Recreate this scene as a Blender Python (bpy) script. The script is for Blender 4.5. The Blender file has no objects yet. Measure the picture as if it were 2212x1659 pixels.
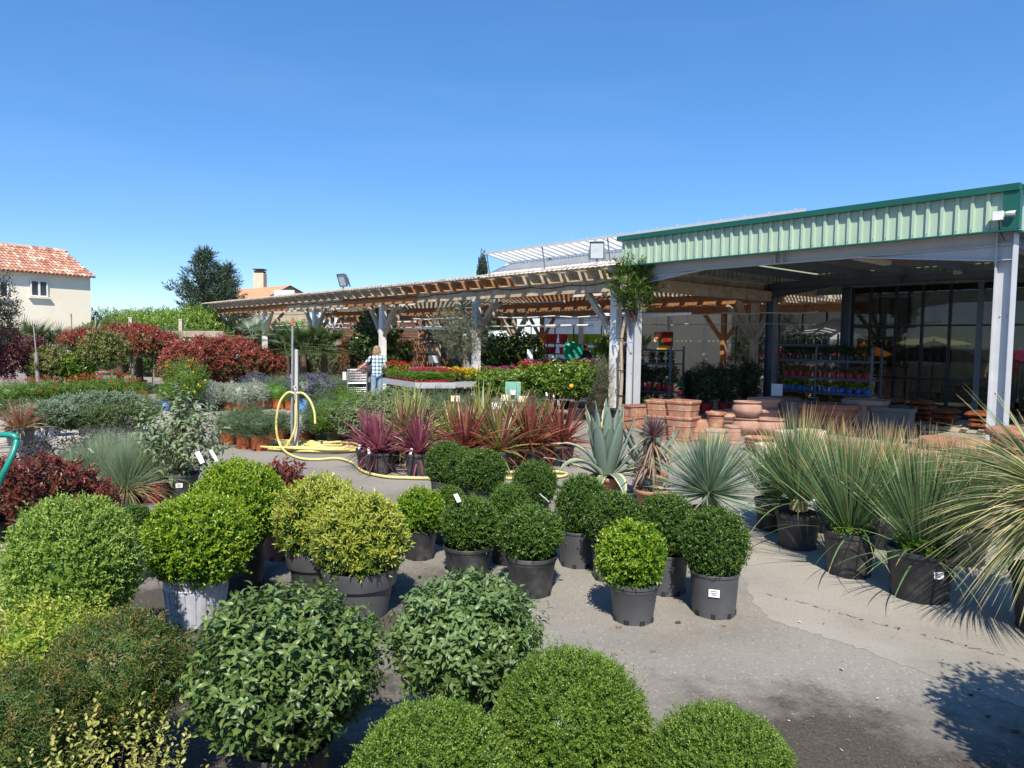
import bpy, math, random
import numpy as np
from math import radians, sin, cos, pi
from mathutils import Vector, Matrix
random.seed(7)
SC = bpy.context.scene
COL = SC.collection
Z3 = np.array([0, 0, 1.0])
def nrm(a):
    a = np.asarray(a, float)
    return a/np.maximum(np.linalg.norm(a, axis=-1, keepdims=True), 1e-9)
# ---------------------------------------------------------------- camera model (used to read ground points off the photo)
FPX = 710.0; CAMH = 1.85; PITCH = radians(3.45); ROLL = radians(0.8)
FW = np.array([0, cos(PITCH), -sin(PITCH)])
_u0 = np.array([0, sin(PITCH), cos(PITCH)]); _r0 = np.array([1.0, 0, 0])
UP = _u0*cos(ROLL)-_r0*sin(ROLL); RT = _r0*cos(ROLL)+_u0*sin(ROLL)
KV = 1024/2212.0
CAM = np.array([0, 0, CAMH])
def ray(vx, vy): return FW*FPX+RT*(vx*KV-512)-UP*(vy*KV-384)
def gp(vx, vy, z=0.0):
    r = ray(vx, vy); return CAM+r*((z-CAMH)/r[2])
def at(vx, vy, Y):
    r = ray(vx, vy); return CAM+r*(Y/r[1])
# local frame of the pergola / shed
P0 = np.array([2.48, 17.16, 0]); _A = radians(40.5)
U = np.array([-sin(_A), cos(_A), 0]); W = np.array([cos(_A), sin(_A), 0])
AX = np.array([U, W, Z3])
def L(a, b, z=0): return P0+U*a+W*b+Z3*z
def hitb(vx, vy, b):
    r = ray(vx, vy); t = (b-(CAM-P0)@W)/(r@W); return CAM+r*t
# ---------------------------------------------------------------- mesh accumulator
class G:
    def __init__(s): s.V = []; s.F4 = []; s.F3 = []; s.m4 = []; s.m3 = []; s.n = 0; s.fn = []
    def add(s, V, F, mi=0):
        V = np.asarray(V, float).reshape(-1, 3); F = np.asarray(F, int)
        if len(F) == 0: return s
        s.V.append(V); f = F+s.n; s.n += len(V)
        m = np.full(len(F), mi) if np.isscalar(mi) else np.asarray(mi)
        if F.shape[1] == 4: s.F4.append(f); s.m4.append(m)
        else: s.F3.append(f); s.m3.append(m)
        return s
    def addp(s, V, Fs, mi=0):
        """mixed ngons (python lists)"""
        V = np.asarray(V, float).reshape(-1, 3); s.V.append(V)
        for f in Fs: s.fn.append(([i+s.n for i in f], mi))
        s.n += len(V); return s
    def box(s, c, size, ax=None, mi=0):
        h = np.asarray(size, float)/2
        q = np.array([[-1, -1, -1], [1, -1, -1], [1, 1, -1], [-1, 1, -1], [-1, -1, 1], [1, -1, 1], [1, 1, 1], [-1, 1, 1]])*h
        if ax is not None: q = q@np.asarray(ax)
        F = [[0, 3, 2, 1], [4, 5, 6, 7], [0, 1, 5, 4], [1, 2, 6, 5], [2, 3, 7, 6], [3, 0, 4, 7]]
        return s.add(q+np.asarray(c, float), F, mi)
    def beam(s, a, b, w, h, mi=0, up=Z3):
        a = np.asarray(a, float); b = np.asarray(b, float); d = b-a; l = np.linalg.norm(d); d = d/l
        up = np.asarray(up, float)
        if abs(d@up) > .98: up = np.array([1.0, 0, 0]) if abs(d[0]) < .9 else np.array([0, 1.0, 0])
        x = nrm(np.cross(up, d)); y = np.cross(d, x)
        return s.box((a+b)/2, (l, w, h), np.array([d, x, y]), mi)
    def tube(s, pts, r, n=6, mi=0, cap=True):
        pts = np.asarray(pts, float); k = len(pts); r = np.full(k, r) if np.isscalar(r) else np.asarray(r, float)
        T = nrm(np.gradient(pts, axis=0))
        ref = np.array([0, 0, 1.0]) if abs(T[0][2]) < .9 else np.array([1.0, 0, 0])
        x = nrm(np.cross(ref, T[0])); R = []
        for i in range(k):
            x = nrm(x-T[i]*(x@T[i])); y = np.cross(T[i], x)
            an = np.arange(n)*2*pi/n
            R.append(pts[i]+r[i]*(np.cos(an)[:, None]*x+np.sin(an)[:, None]*y))
        V = np.concatenate(R); F = []
        for i in range(k-1):
            for j in range(n):
                F.append([i*n+j, i*n+(j+1) % n, (i+1)*n+(j+1) % n, (i+1)*n+j])
        s.add(V, F, mi)
        if cap:
            s.addp(V[:n], [list(range(n))[::-1]], mi); s.addp(V[-n:], [list(range(n))], mi)
        return s
    def lathe(s, prof, n=24, c=(0, 0, 0), mi=0, sq=None, ang=None):
        """prof: [(r,z)...]; sq: n-gon outline factor (e.g. square pots)"""
        an = np.arange(n)*2*pi/n+(pi/n if sq else 0)
        f = np.ones(n)
        if ang is not None: an = np.radians(ang); n = len(an); f = np.full(n, 1/cos(radians(36)))
        if sq: f = np.array([1/(abs(cos(t))**sq+abs(sin(t))**sq)**(1/sq) for t in an])
        V = []
        for r, z in prof: V.append(np.stack([np.cos(an)*r*f, np.sin(an)*r*f, np.full(n, z)], 1))
        V = np.concatenate(V)+np.asarray(c, float); F = []
        for i in range(len(prof)-1):
            for j in range(n): F.append([i*n+j, i*n+(j+1) % n, (i+1)*n+(j+1) % n, (i+1)*n+j])
        return s.add(V, F, mi)
    def sphere(s, c, r, nu=12, nv=8, mi=0, noise=0, seed=0):
        rng = np.random.default_rng(seed); r = np.full(3, r) if np.isscalar(r) else np.asarray(r, float)
        V = []; F = []
        for i in range(nv+1):
            th = pi*i/nv
            for j in range(nu):
                ph = 2*pi*j/nu; V.append([sin(th)*cos(ph), sin(th)*sin(ph), cos(th)])
        V = np.array(V)
        if noise: V = V*(1+noise*lumps(V, rng))[:, None]
        for i in range(nv):
            for j in range(nu): F.append([i*nu+j, (i+1)*nu+j, (i+1)*nu+(j+1) % nu, i*nu+(j+1) % nu])
        return s.add(V*r+np.asarray(c, float), F, mi)
    def quad(s, a, b, c, d, mi=0): return s.add([a, b, c, d], [[0, 1, 2, 3]], mi)
    def twigs(s, A, B, r0, r1, mi=0):
        A = np.asarray(A, float); B = np.asarray(B, float); n = len(A)
        if n == 0: return s
        D = nrm(B-A); X, Y = frame(D); V = np.zeros((n, 6, 3))
        for k in range(3):
            o = cos(k*2.0944)*X+sin(k*2.0944)*Y; V[:, k] = A+o*r0; V[:, 3+k] = B+o*r1
        base = (np.arange(n)*6)[:, None, None]
        F = np.array([[0, 1, 4, 3], [1, 2, 5, 4], [2, 0, 3, 5]])[None]+base
        return s.add(V.reshape(-1, 3), F.reshape(-1, 4), mi)
    def mesh(s, name, mats, org=None, smooth=False):
        V = np.concatenate(s.V) if s.V else np.zeros((0, 3))
        if org is not None: V = V-np.asarray(org, float)
        me = bpy.data.meshes.new(name)
        F4 = np.concatenate(s.F4) if s.F4 else np.zeros((0, 4), int); F3 = np.concatenate(s.F3) if s.F3 else np.zeros((0, 3), int)
        m4 = np.concatenate(s.m4) if s.m4 else np.zeros(0, int); m3 = np.concatenate(s.m3) if s.m3 else np.zeros(0, int)
        fl = [f for f, _ in s.fn]; fm = [m for _, m in s.fn]
        if not (len(F4)+len(F3)+len(s.fn)): print('EMPTY MESH', name); return me
        loops = np.concatenate([F4.ravel(), F3.ravel()]+[np.array(f) for f in fl]).astype(np.int32)
        lens = np.concatenate([np.full(len(F4), 4), np.full(len(F3), 3), np.array([len(f) for f in fl], int)]).astype(np.int32)
        starts = np.concatenate([[0], np.cumsum(lens)[:-1]]).astype(np.int32)
        mi = np.concatenate([m4, m3, np.array(fm, int)]).astype(np.int32)
        me.vertices.add(len(V)); me.vertices.foreach_set('co', V.astype(np.float32).ravel())
        me.loops.add(len(loops)); me.loops.foreach_set('vertex_index', loops)
        me.polygons.add(len(lens)); me.polygons.foreach_set('loop_start', starts)
        me.polygons.foreach_set('material_index', mi)
        me.polygons.foreach_set('use_smooth', np.full(len(lens), bool(smooth)))
        me.update(calc_edges=True); me.validate()
        for m in (mats if isinstance(mats, (list, tuple)) else [mats]): me.materials.append(m)
        return me
def frame(D):
    D = np.asarray(D, float); ref = np.where(np.abs(D[:, 2:3]) < .9, np.array([[0, 0, 1.0]]), np.array([[1.0, 0, 0]]))
    A = nrm(np.cross(ref, D)); return A, np.cross(D, A)
def lumps(d, rng, k=7, f=3.0):
    o = np.zeros(len(d))
    for i in range(k): o += np.sin(d@(nrm(rng.normal(size=3))*f*(1+.35*i))+rng.uniform(0, 6.28))/(1+.3*i)
    return o/k*1.6
# ---------------------------------------------------------------- scene objects
def tag(o, label=None, cat=None, group=None, kind=None):
    if label: o['label'] = label
    if cat: o['category'] = cat
    if group: o['group'] = group
    if kind: o['kind'] = kind
    return o
def thing(name, label, cat, loc=(0, 0, 0), rz=0, sc=1, group=None):
    o = bpy.data.objects.new(name, None); COL.objects.link(o); o.empty_display_size = .1
    o.location = [float(v) for v in loc]; o.rotation_euler = (0, 0, rz); o.scale = (sc, sc, sc) if np.isscalar(sc) else sc
    return tag(o, label, cat, group)
def obj(name, me, parent=None, loc=None, rz=0, sc=None, rot=None):
    o = bpy.data.objects.new(name, me); COL.objects.link(o)
    if parent is not None: o.parent = parent
    if loc is not None: o.location = [float(v) for v in loc]
    o.rotation_euler = rot if rot else (0, 0, rz)
    if sc is not None: o.scale = (sc, sc, sc) if np.isscalar(sc) else sc
    return o
def part(name, g, mats, parent, root=None, smooth=False, label=None):
    """g in world coordinates; root = the thing's Empty (unrotated)"""
    root = root or parent
    o = obj(name, g.mesh(name, mats, org=np.array(root.location), smooth=smooth), parent)
    if label: o['label'] = label
    return o
def solo(name, g, mats, label, cat, loc=(0, 0, 0), group=None, smooth=False):
    return tag(obj(name, g.mesh(name, mats, org=loc, smooth=smooth), loc=loc), label, cat, group)
def struct(name, g, mats, smooth=False, kind='structure'):
    return tag(obj(name, g.mesh(name, mats, smooth=smooth)), kind=kind)
def dup(root, name, loc, rz=0, label=None, group=None, sc=None):
    r = root.copy(); COL.objects.link(r); r.name = name; r.location = [float(v) for v in loc]; r.rotation_euler = (0, 0, rz)
    if sc is not None: r.scale = (sc, sc, sc) if np.isscalar(sc) else sc
    if label: r['label'] = label
    if group: r['group'] = group
    for ch in list(root.children):
        c = ch.copy(); COL.objects.link(c); c.parent = r
        for q in list(ch.children):
            d = q.copy(); COL.objects.link(d); d.parent = c
    return r
# ---------------------------------------------------------------- materials
def newmat(name):
    m = bpy.data.materials.new(name); m.use_nodes = True; nt = m.node_tree; b = nt.nodes['Principled BSDF']; return m, nt, b
def c4(c): return (c[0], c[1], c[2], 1)
def ramp(nt, cols, pos=None):
    r = nt.nodes.new('ShaderNodeValToRGB'); e = r.color_ramp.elements
    pos = pos or [i/(len(cols)-1) for i in range(len(cols))]
    while len(e) < len(cols): e.new(.5)
    for i, c in enumerate(cols): e[i].position = pos[i]; e[i].color = c4(c)
    return r
def noise(nt, scale, detail=4, rough=.6, coord='Object', vec=None, stretch=None):
    t = nt.nodes.new('ShaderNodeTexNoise'); t.inputs['Scale'].default_value = scale; t.inputs['Detail'].default_value = detail; t.inputs['Roughness'].default_value = rough
    if vec is None:
        tc = nt.nodes.new('ShaderNodeTexCoord'); vec = tc.outputs[coord]
    if stretch:
        mp = nt.nodes.new('ShaderNodeMapping'); mp.inputs['Scale'].default_value = stretch; nt.links.new(vec, mp.inputs[0]); vec = mp.outputs[0]
    nt.links.new(vec, t.inputs['Vector']); return t
def mat(name, cols, rough=.6, scale=6, metal=0, bump=0, bscale=None, stretch=None, pos=None, spec=.5, island=False, detail=5):
    """colour ramp over object-space noise (or per island)"""
    m, nt, b = newmat(name)
    if not isinstance(cols[0], (tuple, list)): cols = [cols, tuple(min(1, c*1.25) for c in cols)]
    b.inputs['Roughness'].default_value = rough; b.inputs['Metallic'].default_value = metal; b.inputs['Specular IOR Level'].default_value = spec
    if island:
        g = nt.nodes.new('ShaderNodeNewGeometry'); src = g.outputs['Random Per Island']
        r = ramp(nt, cols, pos)
    else:
        t = noise(nt, scale, detail, stretch=stretch); src = t.outputs['Fac']
        n = len(cols); r = ramp(nt, cols, pos or [.3+.4*i/(n-1) for i in range(n)])
    nt.links.new(src, r.inputs[0]); nt.links.new(r.outputs[0], b.inputs['Base Color'])
    if bump:
        t2 = noise(nt, bscale or scale*4, 4, stretch=stretch); bp = nt.nodes.new('ShaderNodeBump'); bp.inputs['Strength'].default_value = bump; bp.inputs['Distance'].default_value = .02
        nt.links.new(t2.outputs['Fac'], bp.inputs['Height']); nt.links.new(bp.outputs[0], b.inputs['Normal'])
    return m
def leafmat(name, cols, rough=.45, trans=.25, spec=.5, pos=None):
    m, nt, b = newmat(name)
    g = nt.nodes.new('ShaderNodeNewGeometry'); r = ramp(nt, cols, pos)
    nt.links.new(g.outputs['Random Per Island'], r.inputs[0]); nt.links.new(r.outputs[0], b.inputs['Base Color'])
    b.inputs['Roughness'].default_value = rough; b.inputs['Specular IOR Level'].default_value = spec
    if trans:
        t = nt.nodes.new('ShaderNodeBsdfTranslucent'); mx = nt.nodes.new('ShaderNodeMixShader'); mx.inputs[0].default_value = trans
        gm = nt.nodes.new('ShaderNodeMixRGB'); gm.blend_type = 'MULTIPLY'; gm.inputs[0].default_value = 1; gm.inputs[2].default_value = (1.5, 1.6, .8, 1)
        nt.links.new(r.outputs[0], gm.inputs[1]); nt.links.new(gm.outputs[0], t.inputs['Color'])
        out = nt.nodes['Material Output']
        nt.links.new(b.outputs[0], mx.inputs[1]); nt.links.new(t.outputs[0], mx.inputs[2]); nt.links.new(mx.outputs[0], out.inputs['Surface'])
    return m
def flowermat(name, *cols): return leafmat(name, list(cols) if len(cols) > 1 else [cols[0], tuple(c*.7 for c in cols[0])], .6, .25, .2)
# ---------------------------------------------------------------- foliage engine
def leaves(g, P, D, N, ll, lw, lod=1, fold=.25, curl=.15, mi=0):
    P = np.asarray(P); n = len(P)
    if n == 0: return
    ll = (np.full(n, ll) if np.isscalar(ll) else ll)[:, None]; lw = (np.full(n, lw) if np.isscalar(lw) else lw)[:, None]
    S = np.cross(D, N); h = lw/2
    mi = np.full(n, mi) if np.isscalar(mi) else np.asarray(mi)
    if lod == 0:
        V = np.stack([P, P+D*ll*.45+S*h, P+D*ll-N*ll*curl, P+D*ll*.5-S*h], 1); T = np.array([[0, 1, 2, 3]])
    elif lod == 1:
        f = N*h*2*fold
        V = np.stack([P, P+D*ll*.3+S*h*.9+f, P+D*ll*.68+S*h*.85+f-N*ll*curl*.4, P+D*ll-N*ll*curl, P+D*ll*.68-S*h*.85+f-N*ll*curl*.4, P+D*ll*.3-S*h*.9+f], 1)
        T = np.array([[0, 1, 2, 3], [0, 3, 4, 5]])
    else:
        f = N*h*2*fold; c1 = N*ll*curl*.25; 
        V = np.stack([P, P+D*ll*.5+c1, P+D*ll-N*ll*curl, P+D*ll*.28+S*h*.9+f, P+D*ll*.66+S*h*.8+f-N*ll*curl*.25, P+D*ll*.28-S*h*.9+f, P+D*ll*.66-S*h*.8+f-N*ll*curl*.25], 1)
        T = np.array([[0, 3, 1], [3, 4, 1], [4, 2, 1], [0, 1, 5], [5, 1, 6], [6, 1, 2]])
    k = V.shape[1]; F = T[None]+(np.arange(n)*k)[:, None, None]
    g.add(V.reshape(-1, 3), F.reshape(-1, T.shape[1]), np.repeat(mi, len(T)))
def shoots(rng, P, D, sl, nl, ll, lw, t0=70, t1=35, jit=.25, up=0, grow=(1, .7), start=.1):
    """leaves spiralling round each shoot -> P, D, N, ll, lw, t (flattened)"""
    n = len(P); j = np.arange(nl); t = start+(1-start)*(j+.7)/nl
    sl = np.full(n, sl) if np.isscalar(sl) else sl
    A, B = frame(D)
    az = (j*2.39996)[None]+rng.uniform(0, 6.28, (n, 1))+rng.normal(0, jit, (n, nl))
    ti = np.radians(t0+(t1-t0)*t)[None]+rng.normal(0, jit*.6, (n, nl))
    ax = np.cos(az)[..., None]*A[:, None]+np.sin(az)[..., None]*B[:, None]
    dl = np.cos(ti)[..., None]*D[:, None]+np.sin(ti)[..., None]*ax
    dl[..., 2] += up; dl = nrm(dl)
    N = D[:, None]+rng.normal(0, .15, (n, nl, 3)); N = N-dl*np.sum(N*dl, -1, keepdims=True); N = nrm(N)
    pos = P[:, None]+D[:, None]*(sl[:, None]*t[None])[..., None]
    s = (grow[0]+(grow[1]-grow[0])*t)[None]*rng.uniform(.78, 1.2, (n, nl))
    return pos.reshape(-1, 3), dl.reshape(-1, 3), N.reshape(-1, 3), (ll*s).ravel(), (lw*s).ravel(), np.tile(t, n)
_BC = {}
def bush(key, seed, R, zc, ns, sl, nl, ll, lw, mats, t0=70, t1=35, shell=.7, upb=.3, rnd=.35, lod=1, fold=.25, curl=.15, lump=.12, lf=3.0,
         tip=None, core=.0, stems=0, zmin=0.0, up=0, grow=(1, .75), flow=None, stem0=(.02, 0), squash=None, jit=.25, dark=None):
    """bush mesh (origin at soil level): mats=[leaf, tip, wood]; tip=(t, probability, height weight); flow=(material, share, n, size) -> second mesh"""
    if key in _BC: return _BC[key]
    rng = np.random.default_rng(seed); R = np.asarray(R, float)
    d = nrm(rng.normal(size=(ns*3, 3)))
    rr = rng.uniform(shell**3, 1, len(d))**(1/3.)
    lum = 1+lump*lumps(d, np.random.default_rng(seed+5), f=lf)
    P = d*R*(rr*lum)[:, None]; P[:, 2] += zc
    if squash: P[:, 2] = np.where(P[:, 2] > zc, zc+(P[:, 2]-zc)*squash, P[:, 2])
    st_ = np.random.default_rng(seed+9).uniform(0, 1, len(P)) < .035; P[st_] = Z3*zc+(P[st_]-Z3*zc)*np.random.default_rng(seed+10).uniform(1.04, 1.17, (st_.sum(), 1))
    k = P[:, 2] > zmin; P = P[k][:ns]; d = d[k][:ns]; rr = rr[k][:ns]
    D = nrm(d+Z3*upb+rng.normal(0, rnd, P.shape)); S = np.asarray(sl)*rng.uniform(.7, 1.25, len(P))
    P = P-D*(S*.8)[:, None]
    g = G()
    lp, ld, ln, l1, l2, t = shoots(rng, P, D, S, nl, ll, lw, t0, t1, jit=jit, up=up, grow=grow)
    mi = np.zeros(len(lp), int)
    if tip:
        hz = np.clip((lp[:, 2]-zc)/R[2]*.5+.5, 0, 1); pr = tip[1]*(1-tip[2]+tip[2]*2*hz)
        sh = np.repeat(rng.uniform(0, 1, len(P)), nl)
        mi[(t > tip[0]) & (sh < pr)] = 1
    leaves(g, lp, ld, ln, l1, l2, lod, fold, curl, mi)
    wi = min(2, len(mats)-1)
    if stems:
        q = rng.choice(len(P), min(stems, len(P)), replace=False); B = P[q]+D[q]*(S[q]*.6)[:, None]
        A = np.stack([rng.normal(0, stem0[0]+.001, len(q)), rng.normal(0, stem0[0]+.001, len(q)), np.full(len(q), stem0[1])], 1)
        M = A*.45+B*.55; M[:, :2] *= .85; M += rng.normal(0, .02, M.shape)*R.mean()
        rs = max(.0025, R.mean()*.012); g.twigs(A, M, rs, rs*.7, wi); g.twigs(M, B, rs*.7, rs*.35, wi)
    if core: g.sphere((0, 0, max(zc, zmin+R[2]*core*.6)), R*core, 14, 9, 0 if dark is None else wi, .12, seed)
    me = g.mesh(key, mats, smooth=lod == 2)
    res = me
    if flow:
        q = rng.uniform(0, 1, len(P)) < flow[1]
        if len(flow) > 4: q &= (P[:, 2] > zc+R[2]*flow[4])
        g2 = G(); few = q.sum() < 45 and flow[1] < .2; fp, fd, fnn, f1, f2, _ = shoots(rng, (P+D*(S*.95)[:, None])[q], nrm(D[q]+Z3*.4), flow[3]*1.0, flow[2], flow[3], flow[3]*.75, 85, 40, start=0)
        leaves(g if few else g2, fp, fd, fnn, f1, f2, 0, mi=len(mats) if few else 0)
        if few: res = g.mesh(key, list(mats)+[flow[0]], smooth=lod == 2)
        else: res = (me, g2.mesh(key+'_flowers', [flow[0]]))
    _BC[key] = res; return res
def blades(g, rng, P, D, Ln, w, droop=.5, seg=5, taper=.8, roll=.5, mi=(0, 1), tipf=.9, base=None, fold=0):
    P = np.asarray(P, float); D = nrm(D); n = len(P); Ln = np.full(n, Ln) if np.isscalar(Ln) else Ln
    w = np.full(n, w) if np.isscalar(w) else w; dr = np.full(n, droop) if np.isscalar(droop) else droop
    side = np.cross(D, Z3)+rng.normal(0, .05, D.shape); side = nrm(side); nn = np.cross(side, D)
    ro = rng.normal(0, roll, n)[:, None]; side = side*np.cos(ro)+nn*np.sin(ro)
    p = P.copy(); rows = []; c = 3 if fold else 2
    for s in range(seg+1):
        t = s/seg; d = nrm(D-Z3*(dr*t**1.4)[:, None])
        if s: p = p+d*(Ln/seg)[:, None]
        wd = (w/2)[:, None]*max(.06, (1-t**(1/taper*1.6))*(1 if t > .05 else .8))
        if fold:
            nn = nrm(np.cross(side, d)); rows.append(np.stack([p-side*wd+nn*wd*fold, p, p+side*wd+nn*wd*fold], 1))
        else: rows.append(np.stack([p-side*wd, p+side*wd], 1))
    V = np.stack(rows, 1); k = (seg+1)*c; T = []; M = []
    for s in range(seg):
        for q in range(c-1):
            T.append([s*c+q, s*c+q+1, (s+1)*c+q+1, (s+1)*c+q]); t = (s+1)/seg
            M.append(mi[1] if t > tipf+1e-6 and s == seg-1 else (base if base is not None and s == 0 else mi[0]))
    F = np.array(T)[None]+(np.arange(n)*k)[:, None, None]
    g.add(V.reshape(-1, 3), F.reshape(-1, 4), np.tile(M, n))
def hemi(rng, n, e0, e1, power=1.0):
    """directions by elevation (deg) between e0..e1"""
    az = rng.uniform(0, 2*pi, n); e = np.radians(e0+(e1-e0)*rng.uniform(0, 1, n)**power)
    return np.stack([np.cos(e)*np.cos(az), np.cos(e)*np.sin(az), np.sin(e)], 1)
# ================================================================ world, sun, camera
SUN_EL = radians(50); SUN_AZ = np.array([.0, -1.0, 0])
wd = bpy.data.worlds.new("World"); SC.world = wd; wd.use_nodes = True
nt = wd.node_tree; sky = nt.nodes.new('ShaderNodeTexSky'); sky.sky_type = 'NISHITA'; sky.sun_disc = False
sky.sun_elevation = SUN_EL; sky.sun_rotation = math.atan2(SUN_AZ[0], SUN_AZ[1]); sky.air_density = .7; sky.dust_density = .1; sky.ozone_density = 6
hs = nt.nodes.new('ShaderNodeHueSaturation'); hs.inputs['Saturation'].default_value = 1.43; hs.inputs['Hue'].default_value = .506; hs.inputs['Value'].default_value = 1.55; gm = nt.nodes.new('ShaderNodeGamma'); gm.inputs[1].default_value = .64; nt.links.new(sky.outputs[0], gm.inputs[0]); nt.links.new(gm.outputs[0], hs.inputs['Color']); tcw = nt.nodes.new('ShaderNodeTexCoord'); wn = nt.nodes.new('ShaderNodeTexNoise'); mpw = nt.nodes.new('ShaderNodeMapping'); mpw.inputs['Scale'].default_value = (1.3, 1.3, 9); mpw.inputs['Rotation'].default_value = (.12, .2, 0); wn.inputs['Scale'].default_value = 1.6; wn.inputs['Detail'].default_value = 7
nt.links.new(tcw.outputs['Generated'], mpw.inputs[0]); nt.links.new(mpw.outputs[0], wn.inputs['Vector']); wr = nt.nodes.new('ShaderNodeMapRange'); wr.inputs[1].default_value = .5; wr.inputs[2].default_value = .8; wr.inputs[4].default_value = .05; nt.links.new(wn.outputs['Fac'], wr.inputs[0])
wm = nt.nodes.new('ShaderNodeMixRGB'); wm.inputs[2].default_value = (3.2, 3.6, 4.2, 1); nt.links.new(wr.outputs[0], wm.inputs[0]); nt.links.new(hs.outputs[0], wm.inputs[1]); nt.links.new(wm.outputs[0], nt.nodes['Background'].inputs[0]); nt.nodes['Background'].inputs[1].default_value = .15
sl = bpy.data.lights.new('sun', 'SUN'); sl.energy = 4.9; sl.angle = radians(.53); sl.color = (1, .92, .79)
so = bpy.data.objects.new('sun', sl); COL.objects.link(so)
sd = nrm(SUN_AZ)*cos(SUN_EL)+Z3*sin(SUN_EL); so.rotation_euler = Vector(sd).to_track_quat('Z', 'Y').to_euler(); so.location = (0, -5, 12)
cd = bpy.data.cameras.new('camera'); cd.sensor_width = 36; cd.lens = FPX/1024*36; cd.clip_end = 2000; cd.clip_start = .05
co = bpy.data.objects.new('camera', cd); COL.objects.link(co)
Mc = Matrix(((RT[0], UP[0], -FW[0], 0), (RT[1], UP[1], -FW[1], 0), (RT[2], UP[2], -FW[2], CAMH), (0, 0, 0, 1))); co.matrix_world = Mc
SC.camera = co
SC.view_settings.view_transform = 'Standard'; SC.view_settings.look = 'None'; SC.view_settings.exposure = .6; SC.view_settings.gamma = 1
SC.cycles.max_bounces = 6; SC.cycles.transparent_max_bounces = 8; SC.cycles.diffuse_bounces = 3; SC.cycles.glossy_bounces = 3; SC.cycles.transmission_bounces = 4
SC.cycles.use_denoising = True; SC.cycles.use_adaptive_sampling = True; SC.cycles.adaptive_threshold = .008; SC.cycles.sample_clamp_indirect = 6
# ================================================================ common materials
M_black = mat('black_plastic', [(.012, .013, .016), (.028, .03, .034), (.055, .055, .056), (.13, .12, .105)], .5, 7, pos=[.3, .5, .62, .78])
M_grey = mat('grey_plastic', [(.05, .053, .06), (.085, .088, .097)], .5, 4)
M_white_pot = mat('scuffed_white_plastic', [(.12, .13, .16), (.34, .36, .42), (.44, .46, .52), (.36, .34, .32)], .6, 9, stretch=(1, 1, .5))
M_terra = mat('terracotta', [(.26, .11, .06), (.33, .15, .088), (.37, .19, .122), (.46, .33, .25)], .8, 7, bump=.1)
M_terra_pale = mat('pale_terracotta', [(.43, .26, .18), (.53, .35, .26), (.58, .42, .33)], .85, 5, bump=.1)
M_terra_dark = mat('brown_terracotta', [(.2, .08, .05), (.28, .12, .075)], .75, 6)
M_pink = mat('rosy_terracotta', [(.29, .155, .115), (.37, .215, .16), (.42, .28, .22)], .85, 5)
M_cream = mat('cream_clay', [(.62, .48, .36), (.72, .58, .45)], .8, 5)
M_orange_pot = mat('orange_plastic_pot', [(.3, .07, .022), (.4, .1, .035)], .5, 5)
M_redpot = mat('red_plastic', [(.42, .015, .02), (.5, .02, .03)], .4, 4)
M_winepot = mat('wine_red_plastic', [(.19, .012, .025), (.27, .02, .04)], .5, 6)
M_pinkpot = mat('magenta_plastic', [(.35, .02, .12), (.42, .03, .16)], .4, 4)
M_bluepot = mat('blue_plastic', [(.02, .09, .5), (.04, .14, .62)], .4, 4)
M_skypot = mat('light_blue_plastic', [(.1, .3, .62), (.14, .36, .68)], .4, 4)
M_limepot = mat('lime_plastic', [(.25, .4, .03), (.32, .48, .05)], .4, 4)
M_whitepl = mat('white_plastic', [(.7, .7, .7), (.8, .8, .8)], .45, 4)
M_soil = mat('potting_soil', [(.025, .018, .012), (.06, .042, .028), (.16, .11, .07)], .95, 60, bump=.6, bscale=90)
M_label = mat('white_label', [(.75, .75, .75), (.82, .82, .82)], .5, 3)
M_ink = mat('grey_print', [(.05, .05, .06), (.1, .1, .1)], .6, 30)
M_twig = mat('brown_twig', [(.07, .045, .03), (.13, .09, .06)], .85, 30)
M_twigpale = mat('pale_twig', [(.28, .22, .16), (.4, .33, .25)], .85, 30)
M_wood = mat('orange_timber', [(.27, .11, .04), (.4, .19, .08), (.24, .095, .04)], .75, 5, stretch=(1, 1, 1), bump=.15, bscale=30)
M_woodgrey = mat('weathered_timber', [(.36, .29, .21), (.52, .46, .36), (.4, .3, .2), (.56, .51, .42)], .85, 3, bump=.2, bscale=25)
M_woodwhite = mat('sunlit_weathered_timber', [(.62, .6, .57), (.76, .75, .73)], .8, 6, bump=.2, bscale=30)  # front posts: weathered timber, its whiteness in sun put into the colour
M_wooddark = mat('brown_boards', [(.1, .042, .02), (.17, .075, .035), (.13, .055, .028)], .8, 6, stretch=(1, 1, 6), bump=.2)
M_deck = mat('grey_deck_boards', [(.3, .28, .25), (.42, .4, .37), (.36, .34, .31)], .85, 2, bump=.05, bscale=20)
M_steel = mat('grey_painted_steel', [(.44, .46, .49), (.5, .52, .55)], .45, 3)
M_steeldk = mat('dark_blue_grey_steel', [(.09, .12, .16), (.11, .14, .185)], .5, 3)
M_galv = mat('galvanised_metal', [(.34, .36, .38), (.48, .5, .52)], .4, 20, metal=.6)
M_alu = mat('aluminium', [(.5, .51, .53), (.58, .59, .6)], .4, 12, metal=.4)
M_rackdk = mat('dark_rack_metal', [(.08, .1, .12), (.12, .14, .17)], .45, 10, metal=.3)
M_green = mat('pale_green_cladding', [(.34, .46, .35), (.385, .505, .39)], .5, 2)
M_greendk = mat('dark_green_trim', [(.006, .08, .06), (.009, .1, .075)], .4, 2)
M_greenframe = mat('green_frame_paint', [(.006, .06, .05), (.01, .085, .07)], .45, 2)
M_ceil = mat('dusty_ceiling_panel', [(.33, .31, .28), (.4, .38, .35)], .8, 2)
M_wallcream = mat('cream_panel_wall', [(.58, .55, .48), (.64, .61, .54)], .8, 1.5)
M_sheet = mat('white_corrugated_sheet', [(.6, .6, .58), (.72, .72, .7)], .6, 3)
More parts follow.
